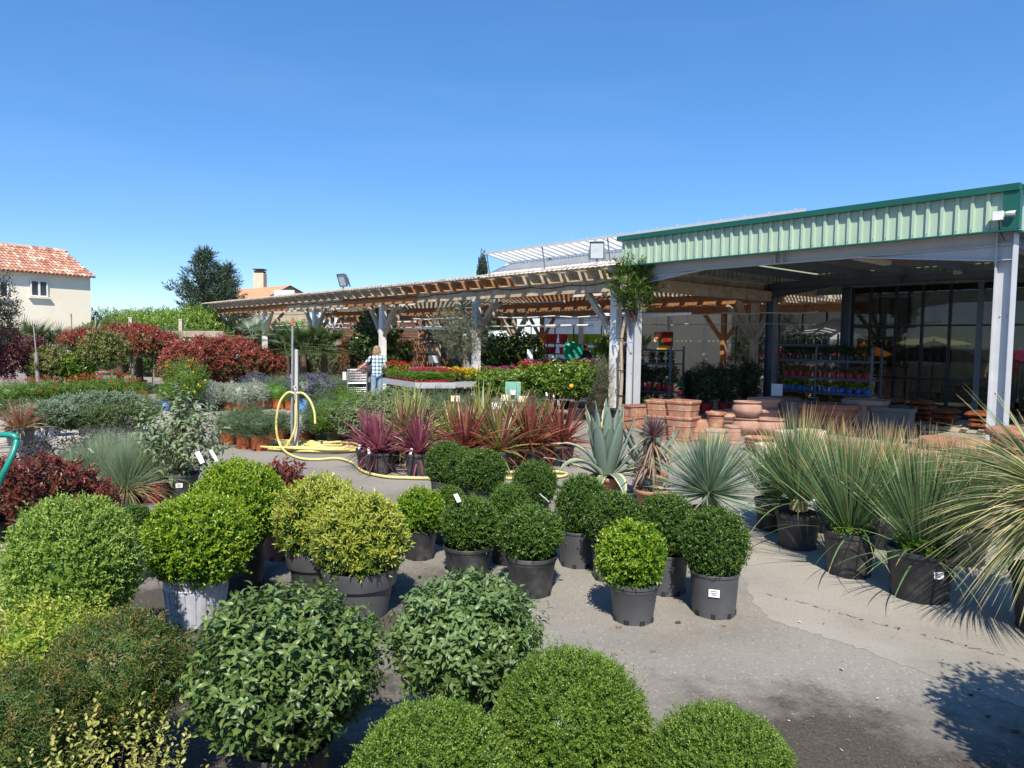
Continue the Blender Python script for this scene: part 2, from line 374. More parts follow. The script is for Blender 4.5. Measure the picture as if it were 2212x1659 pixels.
M_oldsheet = mat('old_fibre_cement', [(.2, .16, .12), (.36, .32, .27), (.5, .47, .42)], .9, 5, bump=.3)
M_rubber = mat('black_cable', [(.012, .012, .012), (.02, .02, .02)], .6, 5)
M_hose = mat('yellow_hose', [(.56, .5, .16), (.68, .6, .22), (.5, .44, .17)], .5, 5)
M_pole = mat('galvanised_pole', [(.3, .3, .29), (.42, .42, .41)], .5, 20, metal=.5)
M_concpost = mat('concrete_post', [(.42, .4, .36), (.52, .5, .45)], .9, 15, bump=.2)
M_pipe = mat('shaded_beige_pipe', [(.36, .32, .25), (.45, .41, .33)], .6, 6)  # pipes running into the shed: their shade is put into the beige
M_teal = mat('teal_paint', [(.005, .2, .15), (.01, .26, .2)], .35, 5)
M_reel = mat('green_plastic', [(.0, .28, .15), (.0, .33, .19)], .35, 4)
def translucent(name, col, t=.5):
    m, nt, b = newmat(name); b.inputs['Base Color'].default_value = c4(col); b.inputs['Roughness'].default_value = .6
    tr = nt.nodes.new('ShaderNodeBsdfTranslucent'); n1 = noise(nt, 2.0); rr = ramp(nt, [tuple(c*.85 for c in col), col], [.35, .65]); nt.links.new(n1.outputs['Fac'], rr.inputs[0])
    nt.links.new(rr.outputs[0], b.inputs['Base Color']); nt.links.new(rr.outputs[0], tr.inputs['Color'])
    mx = nt.nodes.new('ShaderNodeMixShader'); mx.inputs[0].default_value = t
    nt.links.new(b.outputs[0], mx.inputs[1]); nt.links.new(tr.outputs[0], mx.inputs[2]); nt.links.new(mx.outputs[0], nt.nodes['Material Output'].inputs['Surface']); return m
M_poly = translucent('translucent_vent_sheet', (.85, .85, .83), .62)
M_roofw = translucent('white_roof_sheet', (.85, .85, .83), .2)
def glassmat(name, tint, refl=.12, rough=.02):
    m, nt, b = newmat(name); nt.nodes.remove(b)
    t = nt.nodes.new('ShaderNodeBsdfTransparent'); t.inputs[0].default_value = c4(tint)
    gl = nt.nodes.new('ShaderNodeBsdfGlossy'); gl.inputs['Roughness'].default_value = rough
    n1 = noise(nt, 1.2); bp = nt.nodes.new('ShaderNodeBump'); bp.inputs['Strength'].default_value = .02; nt.links.new(n1.outputs['Fac'], bp.inputs['Height']); nt.links.new(bp.outputs[0], gl.inputs['Normal'])
    fr = nt.nodes.new('ShaderNodeFresnel'); fr.inputs[0].default_value = 1.5
    mx = nt.nodes.new('ShaderNodeMixShader'); nt.links.new(fr.outputs[0], mx.inputs[0]); nt.links.new(t.outputs[0], mx.inputs[1]); nt.links.new(gl.outputs[0], mx.inputs[2])
    nt.links.new(mx.outputs[0], nt.nodes['Material Output'].inputs['Surface']); return m
M_glass = glassmat('glass_pane', (.62, .66, .64))
M_glasstint = glassmat('dimming_glass_pane', (.3, .32, .31))  # pane colour darkens the view behind, standing in for a dim interior
M_glassdk = mat('dark_window_glass', [(.02, .028, .04), (.035, .045, .06)], .08, 2)
# ================================================================ ground
def ground_mat():
    m, nt, b = newmat('asphalt'); tc = nt.nodes.new('ShaderNodeTexCoord'); ob = tc.outputs['Object']
    big = noise(nt, .55, 6, .62, vec=ob); base = ramp(nt, [(.17, .158, .137), (.245, .23, .204), (.285, .268, .238)], [.3, .5, .72]); nt.links.new(big.outputs['Fac'], base.inputs[0])
    # damp dirt and spilled potting soil around the front pots (stain with its own shape)
    n2 = noise(nt, 1.1, 8, .72, vec=ob)
    sx = nt.nodes.new('ShaderNodeSeparateXYZ'); nt.links.new(ob, sx.inputs[0])
    def math_(op, a, b_=None, clamp=False):
        n = nt.nodes.new('ShaderNodeMath'); n.operation = op; n.use_clamp = clamp
        for i, v in enumerate((a, b_)):
            if v is None: continue
            if isinstance(v, (int, float)): n.inputs[i].default_value = v
            else: nt.links.new(v, n.inputs[i])
        return n.outputs[0]
    # distance from the line y = 3.2 + .1 x, dirt in front of it
    dd = math_('SUBTRACT', 3.75, sx.outputs['Y']); dd = math_('ADD', dd, math_('MULTIPLY', sx.outputs['X'], .05))
    dd = math_('ADD', math_('MULTIPLY', dd, 1.1), math_('MULTIPLY', math_('SUBTRACT', n2.outputs['Fac'], .5), 3.2))
    lf = math_('SUBTRACT', -.2, sx.outputs['X']); nf = math_('SUBTRACT', 5.9, sx.outputs['Y'])
    lf = math_('MINIMUM', math_('MULTIPLY', lf, .8), math_('MULTIPLY', nf, .8)); lf = math_('ADD', lf, math_('MULTIPLY', math_('SUBTRACT', n2.outputs['Fac'], .5), 3.0))
    st = math_('MULTIPLY', math_('MAXIMUM', dd, lf), 1.6, True)
    dirt = ramp(nt, [(.028, .024, .019), (.07, .06, .05), (.1, .09, .075), (.24, .22, .19)], [.3, .5, .62, .74]); n3 = noise(nt, 70, 5, .85, vec=ob); nt.links.new(n3.outputs['Fac'], dirt.inputs[0])
    mx = nt.nodes.new('ShaderNodeMixRGB'); nt.links.new(st, mx.inputs[0]); nt.links.new(base.outputs[0], mx.inputs[1]); nt.links.new(dirt.outputs[0], mx.inputs[2])
    # aggregate speckle
    vo = nt.nodes.new('ShaderNodeTexVoronoi'); vo.inputs['Scale'].default_value = 85; nt.links.new(ob, vo.inputs['Vector'])
    sp = ramp(nt, [(.55, .55, .55), (1, 1, 1), (1.0, 1.0, 1.0), (1.75, 1.72, 1.65)], [0, .3, .8, .93]); nt.links.new(vo.outputs['Color'], sp.inputs[0])
    m2 = nt.nodes.new('ShaderNodeMixRGB'); m2.blend_type = 'MULTIPLY'; m2.inputs[0].default_value = .6; nt.links.new(mx.outputs[0], m2.inputs[1]); nt.links.new(sp.outputs[0], m2.inputs[2])
    nt.links.new(m2.outputs[0], b.inputs['Base Color']); b.inputs['Roughness'].default_value = .9; b.inputs['Specular IOR Level'].default_value = .25
    n4 = noise(nt, 120, 4, .7, vec=ob); bp = nt.nodes.new('ShaderNodeBump'); bp.inputs['Strength'].default_value = .5; bp.inputs['Distance'].default_value = .01
    nt.links.new(n4.outputs['Fac'], bp.inputs['Height']); nt.links.new(bp.outputs[0], b.inputs['Normal']); return m
M_asph = ground_mat()
g = G(); N_ = 14; e = 900
g.quad((-e, -e, 0), (e, -e, 0), (e, e, 0), (-e, e, 0)); struct('ground', g, [M_asph])
def conc_mat():
    m, nt, b = newmat('worn_concrete'); tc = nt.nodes.new('ShaderNodeTexCoord'); ob = tc.outputs['Object']
    n1 = noise(nt, .9, 7, .65, vec=ob); r = ramp(nt, [(.21, .195, .168), (.28, .261, .226), (.325, .304, .268)], [.3, .5, .7]); nt.links.new(n1.outputs['Fac'], r.inputs[0])
    n2 = noise(nt, 55, 5, .75, vec=ob); r2 = ramp(nt, [(.6, .6, .6), (1, 1, 1), (1.12, 1.12, 1.1)], [.28, .45, .75]); nt.links.new(n2.outputs['Fac'], r2.inputs[0])
    mm = nt.nodes.new('ShaderNodeMixRGB'); mm.blend_type = 'MULTIPLY'; mm.inputs[0].default_value = 1; nt.links.new(r.outputs[0], mm.inputs[1]); nt.links.new(r2.outputs[0], mm.inputs[2])
    nt.links.new(mm.outputs[0], b.inputs['Base Color']); b.inputs['Roughness'].default_value = .88
    bp = nt.nodes.new('ShaderNodeBump'); bp.inputs['Strength'].default_value = .3; bp.inputs['Distance'].default_value = .01; nt.links.new(n2.outputs['Fac'], bp.inputs['Height']); nt.links.new(bp.outputs[0], b.inputs['Normal']); return m
M_conc = conc_mat()
rg = np.random.default_rng(3)
edge = [(1560, 1150), (1585, 1215), (1625, 1290), (1659, 1337), (1760, 1368), (1860, 1402), (1960, 1440), (2070, 1480), (2212, 1531), (2420, 1640)]
pts = []
for (x0, y0), (x1, y1) in zip(edge[:-1], edge[1:]):
    for t in np.linspace(0, 1, 9)[:-1]:
        p = gp(x0+(x1-x0)*t, y0+(y1-y0)*t, .002); p[:2] += rg.normal(0, .012, 2); pts.append(p)
far = [L(-13, -2.2, .002), L(-3, -2.4, .002)]
g = G(); poly = pts+[np.array([14, 3.2, .002]), *far]; g.addp(poly, [list(range(len(poly)))]); struct('concrete_apron', g, [M_conc])
crack = []
for (x0, y0), (x1, y1) in zip([(1640, 1278), (1909, 1349), (2212, 1427)][:-1], [(1909, 1349), (2212, 1427), (2400, 1480)]):
    for t in np.linspace(0, 1, 46)[:-1]: crack.append(gp(x0+(x1-x0)*t, y0+(y1-y0)*t, .008))
crack = np.array(crack); crack[:, :2] += rg.normal(0, .013, (len(crack), 2)); g = G()
for i in range(len(crack)-1):
    if rg.uniform() < .3: continue
    d = nrm(np.cross(crack[i+1]-crack[i], Z3))*rg.uniform(.001, .0045); g.quad(crack[i]-d, crack[i+1]-d, crack[i+1]+d, crack[i]+d)
struct('pavement_crack', g, [mat('dark_crack', [(.04, .037, .03), (.09, .085, .07)], .95, 30)])
# litter: bark chips, dry leaves, grit
g = G(); n = 4200
xs = rg.uniform(-3.4, 4.6, n); ys = rg.uniform(2.0, 6.4, n)
k = rg.uniform(0, 1, n) < np.where((ys < 3.7) | (xs < -.4), .9, .1); xs, ys = xs[k], ys[k]; n = len(xs)
an = rg.uniform(0, 6.28, n); D = np.stack([np.cos(an), np.sin(an), rg.uniform(-.1, .25, n)], 1); D = nrm(D); Nn = nrm(np.tile(Z3, (n, 1))+rg.normal(0, .25, (n, 3))); Nn = nrm(Nn-D*np.sum(Nn*D, 1, keepdims=True))
ln = rg.gamma(1.6, .0035, n)+.004
leaves(g, np.stack([xs, ys, np.full(n, .009)], 1), D, Nn, ln, ln*rg.uniform(.3, .7, n), 1, .2, -.1, rg.integers(0, 3, n))
for _ in range(24):
    x, y = [(rg.uniform(2.3, 3.4), rg.uniform(3.2, 4.0)), (rg.uniform(.6, 3.6), rg.uniform(2.6, 4.6))][rg.integers(0, 2)]
    r = rg.uniform(.006, .016); g.sphere((x, y, r*.5), (r*1.6, r, r*.6), 6, 4, rg.integers(0, 2), .3, int(rg.integers(0, 999)))
struct('litter', g, [mat('bark_chip', [(.045, .025, .015), (.1, .05, .03)], .9, 20), mat('dry_leaf', [(.12, .07, .035), (.22, .13, .06)], .8, 20), mat('pale_grit', [(.4, .37, .3), (.52, .48, .4)], .9, 20)], kind='stuff')
# ================================================================ house on the left
def tilemat():
    m = mat('canal_tiles', [(.3, .11, .07), (.42, .2, .13), (.5, .28, .19), (.36, .16, .11), (.62, .47, .37), (.44, .23, .16), (.66, .55, .46)], .8, 5, island=True, pos=[0, .2, .42, .58, .78, .82, 1]); return m
M_tiles = tilemat()
M_render = mat('cream_render', [(.8, .71, .55), (.85, .77, .62), (.88, .81, .68)], .9, .7, bump=.08, bscale=30)
def tiled_plane(g, A, B, C, w=.23, row=.42, clip=None):
    """barrel tiles on the plane A (eave start) -> B (eave end), up to C (ridge above A)"""
    A, B, C = map(np.asarray, (A, B, C)); e = B-A; s = C-A; ne = int(np.linalg.norm(e)/w); ns = int(np.linalg.norm(s)/row); eh = nrm(e); sh = nrm(s); nn = np.cross(eh, sh)
    if nn[2] < 0: nn = -nn
    for i in range(ne):
        for j in range(ns):
            if clip and not clip((i+.5)/ne, (j+.5)/ns): continue
            o = A+e*(i/ne)+s*(j/ns); V = []
            for q in (0, 1):
                for a in np.linspace(0, pi, 6):
                    rr = w*.46*(1 if q == 0 else .86); V.append(o+eh*(w/2-cos(a)*rr)+nn*(sin(a)*rr+(.03 if q == 0 else 0))+sh*(row*1.12*q))
            g.add(V, [[k, k+1, k+7, k+6] for k in range(5)])
Fd = nrm([.55, .835, 0]); Fn = nrm([.835, -.55, 0])     # facade direction (to the right/away), facade normal
def phit(vx, vy, P, n):
    r = ray(vx, vy); return CAM+r*(((P-CAM)@n)/(r@n))
HC = at(197, 700, 44.0); HC[2] = 0                  # right corner of the facade
h = thing('house', 'cream rendered house with mottled canal tile roof and two upper windows', 'house', HC)
zE = phit(197, 600, HC, Fn)[2]; Wd = 7.2; Ln_ = 16.0
c0 = HC-Fd*Ln_; bk = -Fn*Wd; g = G()
ridge = zE+1.75
V = [c0, HC, HC+bk, c0+bk]; V = [np.array(v) for v in V]
g.quad(V[0], V[1], V[1]+Z3*zE, V[0]+Z3*zE); g.quad(V[2], V[3], V[3]+Z3*zE, V[2]+Z3*zE)
for a, b_ in ((V[1], V[2]), (V[3], V[0])):
    g.addp([a, b_, b_+Z3*zE, (a+b_)/2+Z3*ridge, a+Z3*zE], [[0, 1, 2, 3, 4]])
part('wall', g, [M_render], h)
g = G(); ov = .35
A = c0-Fd*.2+Fn*ov+Z3*(zE-.02); B = HC+Fd*.18+Fn*ov+Z3*(zE-.02); Cc = c0-Fd*.2+bk/2+Z3*(ridge+.08)
tiled_plane(g, A, B, Cc); A2 = c0+bk-Fn*ov+Z3*(zE-.02); B2 = HC+Fd*.18+bk-Fn*ov+Z3*(zE-.02); g.quad(A2, B2, HC+Fd*.18+bk/2+Z3*(ridge+.05), c0+bk/2+Z3*(ridge+.05))
g.quad(A-Z3*.02, B-Z3*.02, HC+Fd*.18+bk/2+Z3*(ridge+.04), Cc-Z3*.04)
for i in range(40):
    o = c0+bk/2+Z3*(ridge+.1)+Fd*(Ln_+.3)*(i/40); g.tube([o, o+Fd*.45], [.13, .11], 8)
part('roof', g, [M_tiles], h)
for x0, x1 in ((64, 103), (-22, 18)):
    a = phit(x0, 604, HC, Fn); b_ = phit(x1, 642, HC, Fn); wv = abs((b_-a)@Fd); hv = abs(a[2]-b_[2]); cx = (a+b_)/2
    fx = np.array([Fd, Fn, Z3]); g = G()
    g.box(cx+Fn*.01, (wv, .06, hv), fx); wf = part('window', g, [M_glassdk], h)
    g = G(); t = .075
    for dx in (-wv/2+t/2, 0, wv/2-t/2): g.box(cx+Fd*dx+Fn*.05, (t*(1.4 if dx == 0 else 1), .06, hv), fx)
    for dz in (-hv/2+t/2, hv/2-t/2): g.box(cx+Z3*dz+Fn*.048, (wv-t*.2, .058, t), fx)
    part('frame', g, [M_whitepl], wf, h)
    g = G(); g.box(cx-Z3*(hv/2+.06)+Fn*.08, (wv+.2, .2, .08), fx); part('sill', g, [M_render], wf, h)
# ================================================================ second house, far behind the pergola
h2 = thing('house', 'distant beige house with plain orange tiled gable roof and chimney', 'house', at(560, 690, 62)*[1, 1, 0])
T2 = mat('orange_roof_tiles', [(.52, .22, .1), (.6, .29, .15), (.56, .26, .13)], .8, 1.5, island=False)
def P2(vx, vy, Y): return at(vx, vy, Y)
pk = P2(622, 616, 60); el = P2(556, 646, 58); er = P2(668, 640, 60.5); bl = P2(428, 638, 66); rl = P2(476, 628, 70); 
g = G(); wl = lambda p: np.array([p[0], p[1], 0])
g.addp([wl(el), wl(er), er, pk, el], [[0, 1, 2, 3, 4]]); g.quad(wl(bl), wl(el), el, bl); g.quad(wl(rl+[6, 4, 0]), wl(er), er, rl+[6, 4, 0]); g.quad(wl(bl), wl(rl+[6, 4, 0]), rl+[6, 4, -.8], bl)
part('wall', g, [mat('beige_render', [(.36, .31, .22), (.46, .4, .3)], .9, .6)], h2)
g = G(); d = nrm(el-bl); g.quad(bl-Z3*.1-d*.2, el-Z3*.1+d*.4, pk+d*.4, rl); g.quad(pk+d*.4, er+d*.4-Z3*.1+[.5, 0, -.2], rl+[8, 4, -1.6], rl)
rf = part('roof', g, [T2], h2)
cb = P2(562, 622, 64); g = G(); g.box(cb+Z3*.2, (.9, .9, 2.2)); ch = part('chimney', g, [mat('chimney_render', [(.5, .42, .32), (.6, .52, .42)], .9, 3)], rf, h2)
g = G(); g.box(cb+Z3*1.42, (.8, .8, .16)); g.box(cb+Z3*1.62, (.95, .95, .1)); part('cowl', g, [M_rubber], ch, h2)
pw = (P2(598, 634, 59)+P2(640, 634, 60))/2
g = G(); g.beam(P2(592, 637, 58.4), P2(636, 637, 59.6), .08, .8); part('fascia_board', g, [M_whitepl], h2)
g = G(); g.beam(P2(596, 690, 58.0), P2(630, 690, 58.6), .1, 1.2); None and part('shutter', g, [mat('red_shutter', [(.25, .03, .05), (.3, .04, .06)], .6, 3)], h2)
# ================================================================ pergola
pg = thing('pergola', 'long weathered timber pergola with braced posts and slatted roof', 'pergola', L(14, 6, 0))
zB = 3.08; BH = .3; SP = 5.5
rows = [(0.0, [0, 5.5, 11, 16.5, 22, 27.5]), (6.2, [0, 5.5, 11, 16.5, 22, 27.5]), (12.6, [-.6, 5.2, 10.6, 16.2, 22, 27.5])]
for ri, (b, aa) in enumerate(rows):
    for k, a in enumerate(aa):
        low = (ri == 0); w = .2 if ri == 0 else .18
        g = G(); zz = 1.55+(.25 if k % 2 else 0)
        if low:
            g.box(L(a, b, zB/2), (w, w, zB), AX, 0)
        else: g.box(L(a, b, zB/2), (w, w, zB), AX, 1)
        mw = M_woodgrey if (ri == 0 or (ri == 1)) else M_wood
        p_ = part('post', g, [M_woodwhite, mw], pg)
        for da, db in ((1, 0), (-1, 0), (0, 1), (0, -1)):
            if (ri == 0 and db == -1) or (ri == 2 and db == 1) or (k == 0 and da == -1) or (ri == 2 and db): continue
            g = G(); g.beam(L(a+da*.08, b+db*.08, zB-1.05), L(a+da*.92, b+db*.92, zB-.02), .12, .14, up=U if db else W); part('brace', g, [M_woodgrey if ri < 2 else M_wood], p_, pg)
for ri, (b, aa) in enumerate(rows):
    cuts = [-.5, 3.2, 8.6, 13.9, 19.2, 28.6] if ri == 0 else [-.8, 8, 19, 28.6]
    for i in range(len(cuts)-1):
        g = G(); g.beam(L(cuts[i]+.003, b, zB+BH/2), L(cuts[i+1]-.003, b, zB+BH/2), .16, BH)
        part('beam', g, [[M_woodgrey, M_woodgrey, M_wood, M_woodgrey, M_wood][i] if ri == 0 else M_wood], pg)
g = G(); g.beam(L(-.62, -.5, zB+BH/2), L(-.62, 6.6, zB+BH/2), .14, BH-.01); part('beam', g, [M_woodgrey], pg)
ra = np.arange(-.4, 28.4, .688)
for i, a in enumerate(ra):
    g = G(); zr = zB+BH+.1; Vv = []
    # tail with a scarfed end
    for s in (-.045, .045):
        for bb, dz in ((-.72, .1), (-.72, 0), (-.56, -.1), (13.2, -.1), (13.2, .1)): Vv.append(L(a+s, bb, zr+dz))
    g.addp(Vv, [[0, 1, 2, 3, 4], [9, 8, 7, 6, 5], [0, 5, 6, 1], [1, 6, 7, 2], [2, 7, 8, 3], [3, 8, 9, 4], [4, 9, 5, 0]])
    part('rafter', g, [M_woodgrey if (i < 6 or i > 13) else M_wood], pg)
# blocking boards between the rafters above the front beam
g = G()
for i in range(len(ra)-1): g.box(L((ra[i]+ra[i+1])/2, .02, zB+BH+.1), (.59, .03, .19), AX)
part('blocking_board', g, [M_woodgrey], pg)
zs = zB+BH+.215
g = G(); nA = int(29.5/.045); a_ = np.linspace(-.7, 28.8, nA); w_ = .018*np.sin(a_*2*pi/.177)+rg.normal(0, .001, nA); n8 = 8
bb = np.linspace(-.88, -.6, n8); VV = np.array([L(a_[i], bb[j]+(.02*sin(i*.37) if j == 0 else 0), zs+w_[i]+.02+.012*j) for i in range(nA) for j in range(n8)])
FF = [[i*n8+j, (i+1)*n8+j, (i+1)*n8+j+1, i*n8+j+1] for i in range(nA-1) for j in range(n8-1)]; g.add(VV, FF); part('roof_sheet', g, [M_oldsheet], pg, smooth=True)
g = G()
for i, b in enumerate(np.arange(-.5, 13.2, .23)):
    g.box(L(14.05+rg.normal(0, .05), b, zs+.035+.01*(i % 2)), (29.3, .125, .025), AX)
part('roof_slats', g, [M_woodgrey], pg)
# sagging black cable along the front beam
pts = [L(a, -.12-.02*sin(a*3), zB+BH*.82-.05*abs(sin(a*2.1))-.03*sin(a*.9)) for a in np.arange(-.4, 29, .16)]
g = G(); g.tube(pts, .014, 5); part('cable', g, [M_rubber], pg)
g = G(); pts = [L(a, .35, zB-.06-.12*abs(sin(a*.57))) for a in np.arange(0, 28, .3)]; g.tube(pts, .012, 5); part('cable', g, [M_rubber], pg)
# white strip lights between the rafters and hanging irrigation pipes
for i, (a, b) in enumerate([(8.2, 1.6), (13.2, 2.2), (18.5, 2.2), (7.2, 4.4), (3.0, 2.4), (24, 2.2), (12.6, 5), (2.5, 7.5)]):
    g = G(); g.box(L(a, b, zB+.16), (1.9, .12, .07), AX); tag(part('strip_light', g, [M_whitepl], pg))
pipes = [((-1.5, .9, 2.55), (10.5, .9, 2.62)), ((3, 2.4, 2.35), (24, 2.4, 2.4)), ((6, .5, 2.25), (27, .5, 2.3)), ((1.9, 1.5, 2.62), (-3.2, 3.6, 2.66)), ((3.3, 3.6, 2.42), (-2.2, 5.6, 2.45)), ((11, 1.4, 2.52), (26, 1.4, 2.5))]
for i, (p, q) in enumerate(pipes):
    lab = ['white irrigation pipe hanging across the front bay beside the floodlight', 'white irrigation pipe hanging in the middle of the pergola', 'long white irrigation pipe hanging just behind the front posts', 'grey white pipe hanging from pergola into the steel shed', 'lower pipe hanging between pergola end and the steel shed', 'white irrigation pipe hanging above the shopper'][i]
    A = L(*p); B = L(*q); tt = np.linspace(0, 1, 14); pts = [A+(B-A)*t-Z3*.05*sin(t*pi*5)**2 for t in tt]
    t_ = thing('hanging_pipe', lab, 'pipe', A, group='pipes hung under the pergola')
    g = G(); g.tube(pts, .015 if i in (3, 4) else .02, 6); part('pipe', g, [M_pipe if i in (3, 4) else M_whitepl], t_)
    g = G(); g.tube([A, A+(B-A)*.17], .032, 8); part('nozzle_sleeve', g, [M_whitepl], t_)
    g = G()
    for t in (.12, .4, .7, .95): pt = A+(B-A)*t; g.tube([pt, [pt[0], pt[1], zB+.25]], .004, 4)
    part('hanger_wire', g, [M_rubber], t_)
# floodlights
def flood(base, dirv, lab, s):
    t = thing('floodlight', lab, 'floodlight', base); d = nrm(dirv); x = nrm(np.cross(d, Z3)); y = np.cross(x, d); ax = np.array([x, d, y])
    g = G(); c = base+Z3*.42*s
    f = [(-.2, 0, -.24), (.2, 0, -.24), (.2, 0, .24), (-.2, 0, .24), (-.13, -.16, -.16), (.13, -.16, -.16), (.13, -.16, .16), (-.13, -.16, .16)]
    g.add(np.array(f)*s@ax+c, [[3, 2, 1, 0], [4, 5, 6, 7], [0, 1, 5, 4], [1, 2, 6, 5], [2, 3, 7, 6], [3, 0, 4, 7]])
    for sx in (-.195, .195): g.box(c+(np.array([sx, .02, 0])*s)@ax, (.02*s, .06*s, .5*s), ax)
    for sz in (-.24, .24): g.box(c+(np.array([0, .02, sz])*s)@ax, (.37*s, .06*s, .02*s), ax)
    b = part('housing', g, [M_steeldk], t)
    g = G(); g.box(c+d*.012*s, (.35*s, .02*s, .43*s), ax); part('glass', g, [mat('lamp_glass', [(.4, .46, .5), (.55, .6, .63)], .15, 4)], b, t)
    g = G(); g.box(base+Z3*.03, (.12*s, .12*s, .06), ax); g.beam(base, c-d*.12*s, .05*s, .05*s)
    for sx in (-.225, .225): g.box(c+(np.array([sx, -.08, -.12])*s)@ax, (.02*s, .05*s, .36*s), ax)
    part('bracket', g, [M_steeldk], t)
flood(hitb(740, 629, -.3), np.array([-.55, -.75, -.35]), 'dark floodlight on far part of the pergola roof', 1.0)
flood(hitb(1289, 574, -.5), np.array([-.15, -1, -.1]), 'grey floodlight on pergola roof beside green fascia', .85)
# ================================================================ steel shed on the right
sh = thing('steel_shed', 'grey steel shed with pale green ribbed fascia and dark trim', 'shed', L(-4, 3, 0))
fa0, fa1, fb = -.42, -8.1, -.32
def ribbed(g, a0, a1, b, z0, z1, per=.212, flip=1, along=U, across=W, org=None):
    """trapezoid cladding, ribs standing out by .045"""
    org = P0 if org is None else org
    n = int(abs(a1-a0)/per); s = 1 if a1 > a0 else -1
    pr = []
    for i in range(n):
        o = a0+s*i*per
        pr += [(o, 0), (o+s*.104, 0), (o+s*.116, .042), (o+s*.16, .042), (o+s*.172, 0)]
    pr.append((a1, 0)); V = []
    for a, d in pr: V += [org+along*a+across*(b-d*flip)+Z3*z0, org+along*a+across*(b-d*flip)+Z3*z1]
    return g.add(V, [[2*i, 2*i+2, 2*i+3, 2*i+1] for i in range(len(pr)-1)])
zf0, zf1 = 3.63, 4.2
g = G(); ribbed(g, fa0, fa1, fb, zf0, zf1); cl = part('fascia', g, [M_green], sh)
g = G(); ribbed(g, fb, 9.0, -fa1, zf0, zf1, along=W, across=-U); ribbed(g, fb, 9.1, fa0, zf0, zf1, along=W, across=U, flip=-1); ribbed(g, fa0, fa1, 9.05, zf0-.2, zf1)
part('side_cladding', g, [M_green], sh)
g = G(); g.box(L((fa0+fa1)/2, fb-.02, zf1+.05), (fa0-fa1+.16, .17, .1), AX); g.box(L(fa1-.02, 4.41, zf1+.051), (.17, 9.3, .1), AX); g.box(L(fa0+.03, 4.41, zf1+.051), (.1, 9.3, .098), AX)
g.box(L((fa0+fa1)/2, fb-.03, zf0-.012), (fa0-fa1+.12, .1, .024), AX); g.box(L(fa1-.03, 4.41, zf0-.013), (.1, 9.3, .024), AX)
g.box(L(fa1+.02, fb-.012, (zf0+zf1)/2), (.22, .13, zf1-zf0-.004), AX)
part('trim', g, [M_greendk], sh)
g = G()
for i in range(36):
    g.sphere(L(fa0-i*.212-.138, fb-.045, zf0+.045), .008, 6, 4)
part('screws', g, [M_greendk], cl, sh)
# roof deck and gutter soffit
g = G(); g.box(L((fa0+fa1)/2, 4.4, zf1-.06), (fa0-fa1-.1, 9.24, .05), AX); part('roof', g, [M_ceil], sh)
g = G(); n = 36
for i in range(n): g.box(L(fa0-.15-i*.205, 4.2, zf1-.115), (.09, 9.5, .05), AX)
g2 = G(); g2.box(L((fa0+fa1)/2, .0, zf0+.02), (fa0-fa1-.1, .56, .02), AX); part('soffit', g2, [M_ceil], sh)
def hbeam(g, A, B, h, w, t=.012, up=Z3, mi=0):
    A = np.asarray(A, float); B = np.asarray(B, float); d = nrm(B-A); x = nrm(np.cross(up, d)); y = np.cross(d, x)
    g.beam(A, B, t, h-2*t, mi, up=y); g.beam(A+y*(h/2-t/2), B+y*(h/2-t/2), w, t, mi, up=y); g.beam(A-y*(h/2-t/2), B-y*(h/2-t/2), w, t, mi, up=y)
def haunch(g, a0, a1, b, z1, z0, w, mi=0):
    V = [L(a0, b, z1), L(a1, b, z1), L(a0, b, z0)]; g.addp(V, [[0, 1, 2]], mi); A, B = V[2], V[1]
    g.beam(A, B, w, .014, mi)
zb0, zb1 = 3.43, 3.64
cols = [(-.58, 0), (-7.95, 0), (-.64, 6.0), (-7.95, 6.0), (-2.1, 7.55)]
for i, (a, b) in enumerate(cols):
    g = G(); h = .26 if i < 2 else .3; A = L(a, b, 0); ax_up = U
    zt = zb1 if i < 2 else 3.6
    hbeam(g, A, A+Z3*zt, .24, .24, .014, up=U)     # flanges face the bays (local a direction)
    g.box(A+Z3*.01, (.34, .34, .02), AX)
    for sgn in (-1, 1):
        for z in (zb0-.22, zb0+.02): g.box(A+W*sgn*.06+Z3*z, (.21, .1, .012), AX)
    for z in (1.15, 2.35):
        for dz in (-.05, .05): g.sphere(A+U*dz*.8-W*.014+Z3*z, .014, 6, 4)
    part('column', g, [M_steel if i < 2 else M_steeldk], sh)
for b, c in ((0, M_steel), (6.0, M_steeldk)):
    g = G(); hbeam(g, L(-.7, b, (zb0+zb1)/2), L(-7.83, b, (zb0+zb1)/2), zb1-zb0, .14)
    haunch(g, -7.82, -5.7, b, zb0, zb0-.22, .13); haunch(g, -.71, -2.4, b, zb0, zb0-.22, .13)
    for a in (-4.2,):
        for q in (-.075, .075): g.box(L(a+q, b-.05, (zb0+zb1)/2), (.012, .12, .19), AX)
    part('beam', g, [c], sh)
for a in (-1.6, -3.1, -4.2, -5.5, -6.8):
    g = G(); g.beam(L(a, .1, zb1+.1), L(a, 8.6, zb1+.1), .09, .2); part('purlin', g, [M_steeldk], sh)
g = G(); hbeam(g, L(-7.95, .15, 3.53), L(-7.95, 8.6, 3.53), .2, .14); part('beam', g, [M_steeldk], sh)
for a, b in ((-5.0, 2.2), (-5.4, 6.6)):
    g = G(); g.box(L(a, b, 3.62), (.16, 1.5, .09), AX); part('strip_light', g, [mat('dusty_diffuser', [(.42, .4, .34), (.55, .52, .45)], .6, 8)], sh)
